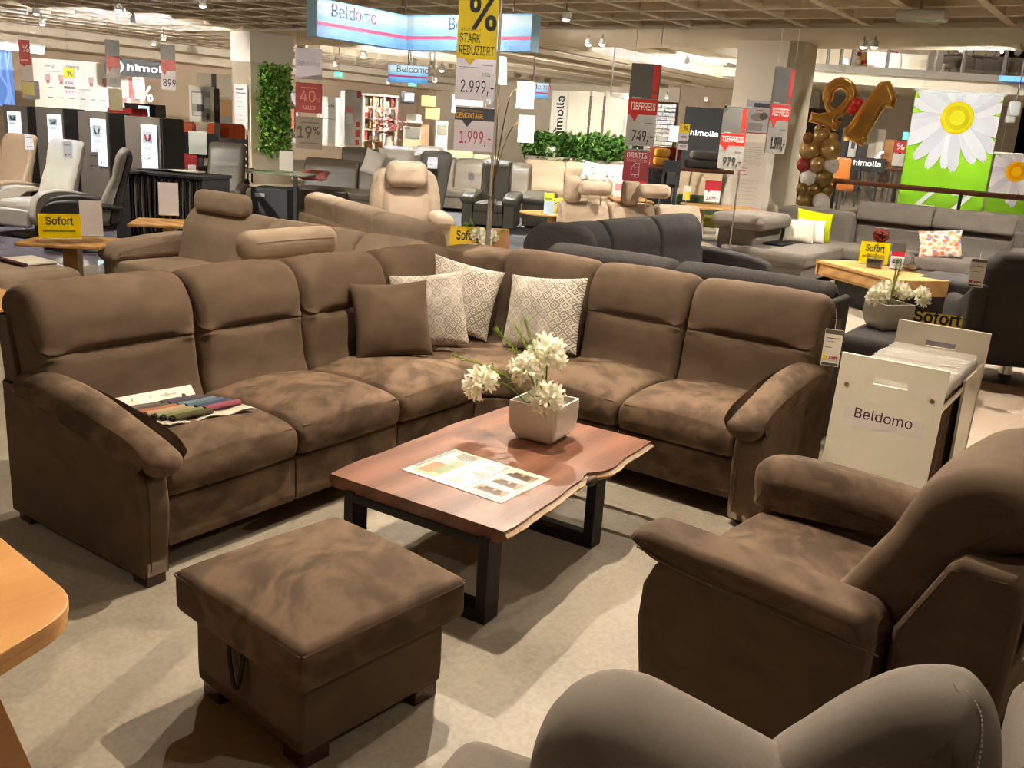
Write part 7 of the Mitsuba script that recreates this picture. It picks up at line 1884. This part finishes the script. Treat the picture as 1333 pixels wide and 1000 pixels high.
for px, py, r, lab in ((1116, 134, 7, 'red balloon tucked between the two digits, upper of two'), (1111, 142, 7, 'red balloon tucked between the two digits, lower of two')): balloon(px, py, r, '#c01c14', BY - 0.35, lab)
bs_ = thing('balloon_stand', 'stand holding the balloon column', 'stand')
P, k = px_m(1062, 262, BY + 0.25)
part(bs_, 'pole', tube([[P[0], P[1], 0], [P[0], P[1], P[2] + 1.1]], 0.02, 8), 'metal', '#8a8a8a')
part(bs_, 'foot', lathe([(0, 0), (0.25, 0), (0.25, 0.02), (0, 0.04)], 20, P[0], P[1]), 'metal', '#8a8a8a')

# daisy banners
def daisy(name, label, quad, y, cx, cy, R, seed, let):
    """quad: photo points of the banner's upper left, upper right, lower right, lower left"""
    t = thing(name, label, 'banner')
    a, b, d = at_y(*quad[0], y), at_y(*quad[1], y - 0.25), at_y(*quad[3], y)
    w = np.linalg.norm((b - a)[:2]); top, bot = a[2], 0.05
    h = top - bot
    n = np.cross(b - a, [0, 0, 1.0]); n[2] = 0; n /= np.linalg.norm(n)
    if n @ facing((a + b) / 2) < 0: n = -n
    mid = (a + b) / 2
    m = sheet([mid[0], mid[1], (top + bot) / 2], n)
    rc_ = sbox(-w / 2, -h / 2, w / 2, h / 2)
    k = ((mid - EYE) @ FWD) / FPX
    rng = np.random.default_rng(seed)
    X, Y = cx * w, h / 2 - cy * k
    with frame(m=m):
        part(t, 'cloth', box(-w / 2, w / 2, -h / 2, h / 2, -0.008, 0), 'cloth', '#74a824', False)
        part(t, 'top_rail', tube([[-w / 2 - .03, h / 2, 0], [w / 2 + .03, h / 2, 0]], 0.025, 8), 'paint', '#d8d8d0')
        part(t, 'weight_rail', tube([[-w / 2 - .03, -h / 2 + .02, 0], [w / 2 + .03, -h / 2 + .02, 0]], 0.025, 8), 'paint', '#d8d8d0')
        for x in (-w * .42, w * .42): part(t, 'wire', tube([[x, h / 2, 0], [x + 0.0, h / 2 + 1.6, 0.0]], 0.004, 4), 'metal', '#b8b8b8')
        for i in range(22):
            an = 2 * math.pi * i / 22 + rng.uniform(-.08, .08)
            L = R * k * rng.uniform(0.92, 1.12)
            pw = L * rng.uniform(0.10, 0.13)
            pet = spline([(R * k * .18, -pw * .5), (L * .55, -pw), (L * .86, -pw * .85), (L, -pw * .25), (L * .96, 0.0), (L, pw * .25), (L * .86, pw * .85), (L * .55, pw), (R * k * .18, pw * .5)], 4)
            c_, s_ = math.cos(an), math.sin(an)
            pl = Polygon([(X + x * c_ - y_ * s_, Y + x * s_ + y_ * c_) for x, y_ in pet]).buffer(0).intersection(rc_.buffer(-0.004))
            if pl.is_empty: continue
            for g in getattr(pl, 'geoms', [pl]):
                if g.area < 1e-4: continue
                mm = trimesh.creation.extrude_polygon(g, 0.0008 + 0.0011 * (i % 5 + 1), engine='earcut')
                part(t, 'petal', (A(mm.vertices), A(mm.faces)), 'cloth', ['#cfc8d0', '#d8d2d6', '#c4bcc8'][i % 3], False)
        for rr, col, zz in ((0.32, '#e0a414', .010), (0.24, '#d8900c', .012), (0.15, '#e8b41c', .014)):
            v, f = lathe([(0, 0.0), (R * k * rr, 0.0), (R * k * rr * .96, zz), (0, zz)], 36)
            part(t, 'flower_centre', (v + [X, Y, 0], f), 'cloth', col)
        for s, lx, ly, lh, xs in let:
            v, f = text(s, lh * k, True, xs, 0.004)
            part(t, 'lettering', (v + [lx * w, h / 2 - ly * k, 0.0], f), 'cloth', '#d8d4d4', False)
    return t
daisy('daisy_banner', 'large green banner with a white daisy and big white letters over the atrium railing', [(1193, 117), (1308, 122), (1280, 330), (1165, 330)], 17.4, 0.02, 32, 66, 3, [('Z', -.18, 150, 27, 1.35), ('Z', .24, 154, 27, 1.35), ('N', .30, 214, 27, 1.1)])
daisy('daisy_banner', 'green daisy banner cut off by the right photo edge, smaller and lower than the other', [(1296, 199), (1380, 205), (1380, 330), (1290, 330)], 20.0, -0.12, 22, 42, 4, [])

# near railing of the atrium opening
def railing(label, p0, p1, n, z, col, glass=True, post='#2a2623', post_w=0.05):
    t = thing('railing', label, 'railing')
    d = p1 - p0; L = np.linalg.norm(d[:2]); an = math.atan2(d[1], d[0])
    with frame(p0[0], p0[1], 0, an):
        z0 = p0[2]
        part(t, 'handrail', tube([[-0.1, 0, z0], [L + 0.1, 0, z0]], 0.045, 10), 'gloss', col)
        for i in range(n + 1):
            x = L * i / n
            part(t, 'post', rbox(x - post_w / 2, x + post_w / 2, -0.015, 0.015, z0 - z, z0 - 0.03, 0.004, 1), 'paint', post)
            if glass and i < n: part(t, 'glass_pane', box(x + post_w, x + L / n - post_w, -0.005, 0.005, z0 - z + 0.06, z0 - 0.10), 'clear_glass')
    return t
ry0, ry1 = at_y(1088, 232, 16.9), at_y(1345, 263, 14.7)
ry1[2] = ry0[2] = (ry0[2] + ry1[2]) / 2
railing('brown wooden handrail on dark posts before the daisy banners', ry0, ry1, 3, ry0[2] - 0.02, '#5a3524')
ry0, ry1 = at_y(1088, 216, 27.0), at_y(1180, 221, 26.0)
ry1[2] = ry0[2] = (ry0[2] + ry1[2]) / 2
railing('far brown handrail with glass panes across the atrium', ry0, ry1, 5, 1.05, '#5a3a28', post='#4a4e4a')

# across the atrium: lower shop, fascia, upper gallery
AT = struct('wall_atrium', 'pale fascia and galleries across the atrium')
def slabx(name, px0, px1, pyt, pyb, y, dep, mat='plaster', col=None):
    a, b = at_y(px0, (pyt + pyb) / 2, y), at_y(px1, (pyt + pyb) / 2, y)
    zt_, zb_ = at_y((px0 + px1) / 2, pyt, y)[2], at_y((px0 + px1) / 2, pyb, y)[2]
    part(AT, name, box(a[0], b[0], y, y + dep, zb_, zt_), mat, col, False)
    return a[0], b[0], zt_, zb_
GY = 27.5
FX0, FX1, fz1, fz0 = slabx('fascia', 930, 1480, 101, 116, GY, 0.5)
part(AT, 'fascia_edge', box(FX0, FX1, GY - 0.1, GY + 0.1, fz1 - 0.02, fz1 + 0.18), 'paint', '#7d776e')
part(AT, 'gallery_floor', box(FX0, FX1, GY, GY + 9, fz1 - 0.25, fz1), 'plaster')
part(AT, 'soffit_panel', box(FX0, FX1, GY + 0.4, GY + 8.5, fz0, fz0 + 0.05), 'plaster')
part(AT, 'back_face', box(FX0, FX1, GY + 8.4, GY + 8.6, 0, fz1 + 4), 'plaster')
part(AT, 'shop_back', box(FX0, FX1, GY + 6.0, GY + 6.2, 0, fz0), 'paint', '#9a8a76')
part(AT, 'ceiling_panel', box(4.0, 22, 15.5, GY + 9, fz1 + 3.6, fz1 + 3.8), 'plaster')  # unseen atrium ceiling, added to bounce light downwards
part(AT, 'side_face', box(21.5, 21.8, 10, GY + 9, 0, fz1 + 3.8), 'plaster')
part(AT, 'lower_wall', box(at_y(1085, 200, GY + 5)[0] - 3, at_y(1085, 200, GY + 5)[0] - 2.8, GY, GY + 6, 0, fz0), 'plaster')
gl_ = struct('window_1', 'gallery glazing on the upper floor across the atrium')
for i, px in enumerate((1057, 1075, 1092, 1107, 1110, 1153, 1207, 1218, 1252, 1306, 1332)):
    P = at_y(px, 84, GY + 0.1)
    wdt = 0.07 if px not in (1207, 1218) else 0.16
    part(gl_, 'mullion', box(P[0], P[0] + wdt, GY + 0.05, GY + 0.13, fz1, fz1 + 2.4), 'paint', '#5f5a54', False)
xs_ = [at_y(px, 84, GY + 0.1)[0] for px in (1045, 1075, 1107, 1153, 1207, 1252, 1306, 1380)]
for a, b in zip(xs_[:-1], xs_[1:]):
    part(gl_, 'pane', box(a + 0.08, b - 0.02, GY + 0.085, GY + 0.095, fz1 + 0.02, fz1 + 2.35), 'clear_glass', None, False)
part(gl_, 'top_rail', tube([[FX0, GY + .09, fz1 + 2.4], [FX1, GY + .09, fz1 + 2.4]], 0.05, 6), 'paint', '#5f5a54')
for lab, px, y, W_, col, mat in (('long white sofa in the upper gallery', 1128, GY + 3.0, [1.1, 1.1, 1.1], '#c8bfb0', 'cloth'), ('dark grey sofa in the upper gallery', 1228, GY + 2.0, [1.0, 1.0, 1.0], '#5d564e', 'cloth')):
    P = at_y(px, 90, y)
    t = thing('gallery_sofa', lab, 'sofa')
    with frame(P[0], P[1], fz1, 0.0):
        gsofa(t, 0, W_, 0.95, 0.45, 0.95, mat, col, (1, 1))
t = thing('balloon_bundle', 'small column of gold and white balloons in the upper gallery', 'balloons')
for i in range(13):
    P, k = px_m(1120 + (i % 2) * 8 - 4, 66 + 32 * (i // 2) / 6.5, GY + 0.8)
    part(t, 'balloon', ball(P, 4.6 * k, sub=2), 'chrome_latex', ['#8f7440', '#b0a898', '#7c1f22', '#8f7440', '#a08048'][i % 5], True)
P, k = px_m(1120, 98, GY + .8)
part(t, 'pole', tube([[P[0], P[1], fz1], [P[0], P[1], fz1 + 1.6]], 0.02, 6), 'metal', '#9a9a9a')
for lab, px0, px1, py0, py1, y, col in (('white poster with a green plant in the upper gallery', 1135, 1150, 68, 80, GY + 6.0, '#c8c4bc'), ('red price poster with an orange lamp in the upper gallery', 1153, 1168, 67, 80, GY + 6.0, '#8a3030'), ('blue figure poster behind the gallery glass', 1092, 1104, 76, 94, GY + 5.0, '#7890b0'), ('dark red picture in the upper gallery', 1176, 1188, 72, 80, GY + 6.2, '#5a2a28')):
    m, w, h = px_sheet((px0 + px1) / 2, py0, py1, px1 - px0, y)
    t = thing('gallery_poster', lab, 'poster')
    with frame(m=m):
        board(t, w, h, 0.04, col, [('r', -w * .25, -h * .3, w * .25, h * .1, ['#4a7a48', '#c87838', '#b8c8d8', '#8a5a50'][hash_ % 4]) for hash_ in (px0,)])
        part(t, 'stand', box(-w * .1, w * .1, min(-h / 2 - 0.01, fz1 - m[2, 3]), -h / 2, -0.05, -0.02), 'paint', '#8a8a88')
t = thing('blue_sign_box', 'blue lit sign box hanging at the right edge of the gallery', 'sign')
m, w, h = px_sheet(1318, 99, 106, 34, GY - 0.25)
with frame(m=m): part(t, 'panel', box(-w / 2, w / 2, -h / 2, h / 2, -0.2, 0), 'paint', '#4a8ac8', False, emit=(0.12, 0.34, 0.75), weight=0.02)
ch = thing('chandelier', 'dark branched chandelier with lit bulbs in the upper gallery', 'chandelier')
P, k = px_m(1258, 72, GY + 1.2)
part(ch, 'arms', cat(*[tube([P, P + A([0.9 * math.cos(a), 0.4 * math.sin(a), -0.05]), P + A([1.0 * math.cos(a), 0.45 * math.sin(a), 0.12])], 0.02, 5) for a in np.linspace(0, 6.28, 9)[:-1]]), 'paint', '#2a2422')
part(ch, 'rod', tube([P, P + A([0, 0, 2.2])], 0.02, 5), 'paint', '#2a2422')
for a in np.linspace(0, 6.28, 5)[:-1]: part(ch, 'bulb', ball(P + A([1.0 * math.cos(a), 0.45 * math.sin(a), 0.16]), 0.05, sub=1), 'paint', '#fff4e0', emit=(9, 8, 6), weight=0.01)
# lower floor across the atrium
t = thing('shop_sign', 'black low shop sign with white lettering across the atrium', 'sign')
m, w, h = px_sheet(1121, 205, 223, 60, 25.6)
with frame(m=m):
    board(t, w, h, 0.3, '#121214', [('t', 'himolla', w * .12, -h * .08, h * .38, '#e4e6ea', -w * .56)])
    part(t, 'leg', box(-w * .4, -w * .36, -m[2, 3], -h / 2, -0.25, -0.05), 'paint', '#1a1a1c')
    part(t, 'leg', box(w * .36, w * .4, -m[2, 3], -h / 2, -0.25, -0.05), 'paint', '#1a1a1c')
for lab, px0, px1, py0, py1, y, col, pr in (('dark shop pillar with lit panels across the atrium', 1095, 1108, 165, 210, 29.5, '#26242a', 'y'), ('white banner strip with a dark label across the atrium', 1106, 1116, 160, 208, 29.2, '#a8a4a4', 'd'), ('dark curtain stand across the atrium', 1116, 1128, 188, 214, 28.8, '#241f1e', ''), ('red percent poster across the atrium, left of the daisy banner', 1164, 1181, 184, 199, 29.0, '#a02428', '%'), ('pale sheet under the red percent poster across the atrium', 1162, 1176, 200, 216, 28.9, '#b0a8a0', ''), ('warm wooden shop partition across the atrium', 1150, 1163, 182, 222, 30.2, '#a87848', ''), ('white fabric hanging across the atrium', 1128, 1150, 168, 212, 30.6, '#c0b6a8', '')):
    m, w, h = px_sheet((px0 + px1) / 2, py0, py1, px1 - px0, y)
    t = thing('shop_partition', lab, 'panel')
    with frame(m=m):
        q = [('t', '%', 0, -h * .2, h * .5, '#d8c8c4', 1.2)] if pr == '%' else [('r', -w * .3, h * .1, w * .2, h * .3, '#c8a040')] if pr == 'y' else [('r', -w * .2, -h * .2, w * .25, h * .0, '#3a3a40')] if pr == 'd' else []
        board(t, w, h, 0.06, col, q)
        part(t, 'post', box(-w * .1, w * .1, -m[2, 3], -h / 2, -0.06, -0.02), 'paint', '#3a3634')
st_ = thing('star_lights', 'cluster of glowing white stars across the atrium', 'lamp')
for px, py in ((1140, 206), (1146, 200), (1149, 198), (1143, 204), (1128, 208)):
    P, k = px_m(px, py, 27.8)
    part(st_, 'star', ball(P, 2.0 * k, (1, .4, 1), 0), 'paint', '#fff8ec', emit=(3.5, 3.3, 2.8), weight=0.01)
part(st_, 'wire', tube([at_y(1128, 208, 27.85), at_y(1128, 230, 27.85)], 0.012, 4), 'metal', '#8a8a8a')
part(st_, 'wire', tube([at_y(1145, 202, 27.85), at_y(1145, 232, 27.85)], 0.012, 4), 'metal', '#8a8a8a')
oc3 = thing('orange_chair', 'orange leather chair beside the low shop sign', 'chair')
P, k = px_m(1097, 222, 24.8)
part(oc3, 'back', wrinkle(rbox(P[0] - .22, P[0] + .22, P[1], P[1] + .15, P[2] - .25, P[2] + .32, .1, 4, 4), .01, 4, 1), 'leather', '#b06a34')
part(oc3, 'seat', rbox(P[0] - .25, P[0] + .25, P[1] - .35, P[1] + .1, P[2] - .5, P[2] - .25, .06, 4, 3), 'leather', '#a05c2c')
part(oc3, 'base', tube([[P[0], P[1] - .1, 0], [P[0], P[1] - .1, P[2] - .45]], .04, 8), 'metal', '#8a8a8a')
es = thing('exit_sign', 'blue hanging notice at the upper left corner of the daisy banner', 'sign')
m, w, h = px_sheet(1180, 172, 182, 9, 26.0)
with frame(m=m):
    part(es, 'panel', box(-w / 2, w / 2, -h / 2, h / 2, -0.04, 0), 'paint', '#3a8ac8', False, emit=(0.15, 0.42, 0.75), weight=0.01)
    part(es, 'rod', tube([[0, h / 2, -.02], [0, h / 2 + .8, -.02]], .012, 4), 'metal', '#8a8a8a')
hk = thing('crane_hook', 'grey hook block hanging on cables at the right edge', 'hook')
P, k = px_m(1320, 142, 16.0)
part(hk, 'block', rbox(P[0] - .09, P[0] + .09, P[1] - .05, P[1] + .05, P[2] - .12, P[2] + .12, .03, 2), 'paint', '#6a6660')
part(hk, 'lower_block', rbox(P[0] - .11, P[0] + .05, P[1] - .04, P[1] + .04, P[2] - .24, P[2] - .11, .03, 2), 'paint', '#5a5650')
part(hk, 'cable', tube([[P[0], P[1], P[2] + .1], [P[0] + .12, P[1], P[2] + 1.9]], 0.012, 5), 'paint', '#2a2826')
cl = thing('ceiling_projector', 'grey emergency light box with a green tint hanging under the waffle ceiling', 'emergency light')
P = at_z(1197, 24, 3.25)
with frame(P[0], P[1], P[2], YAW):
    part(cl, 'case', rbox(-.26, .30, -.12, .16, -.03, .09, .02, 2), 'paint', '#8a8478')
    part(cl, 'lens', box(-.02, .28, -.1, .14, -.036, -.03), 'paint', '#9aa88a')
    part(cl, 'stem', tube([[0, 0, .08], [0, 0, .2]], .02, 6), 'metal', '#8a8a8a')
cr3 = thing('track_lamp_bar', 'white tube lamp under the soffit between the partition and the 749 banner', 'lamp')
p0, p1 = at_y(795, 124, 20.5), at_y(815, 126, 20.3)
part(cr3, 'tube', tube([p0, p1], [0.03, 0.06], 8), 'paint', '#d8d4cc')
part(cr3, 'bulb', ball(p1, 0.06, sub=1), 'paint', '#ffffff', emit=(6, 5.4, 4.4), weight=0.01)
part(cr3, 'stem', tube([p0, [p0[0], p0[1], 3.72]], 0.015, 5), 'metal', '#b8b8b8')
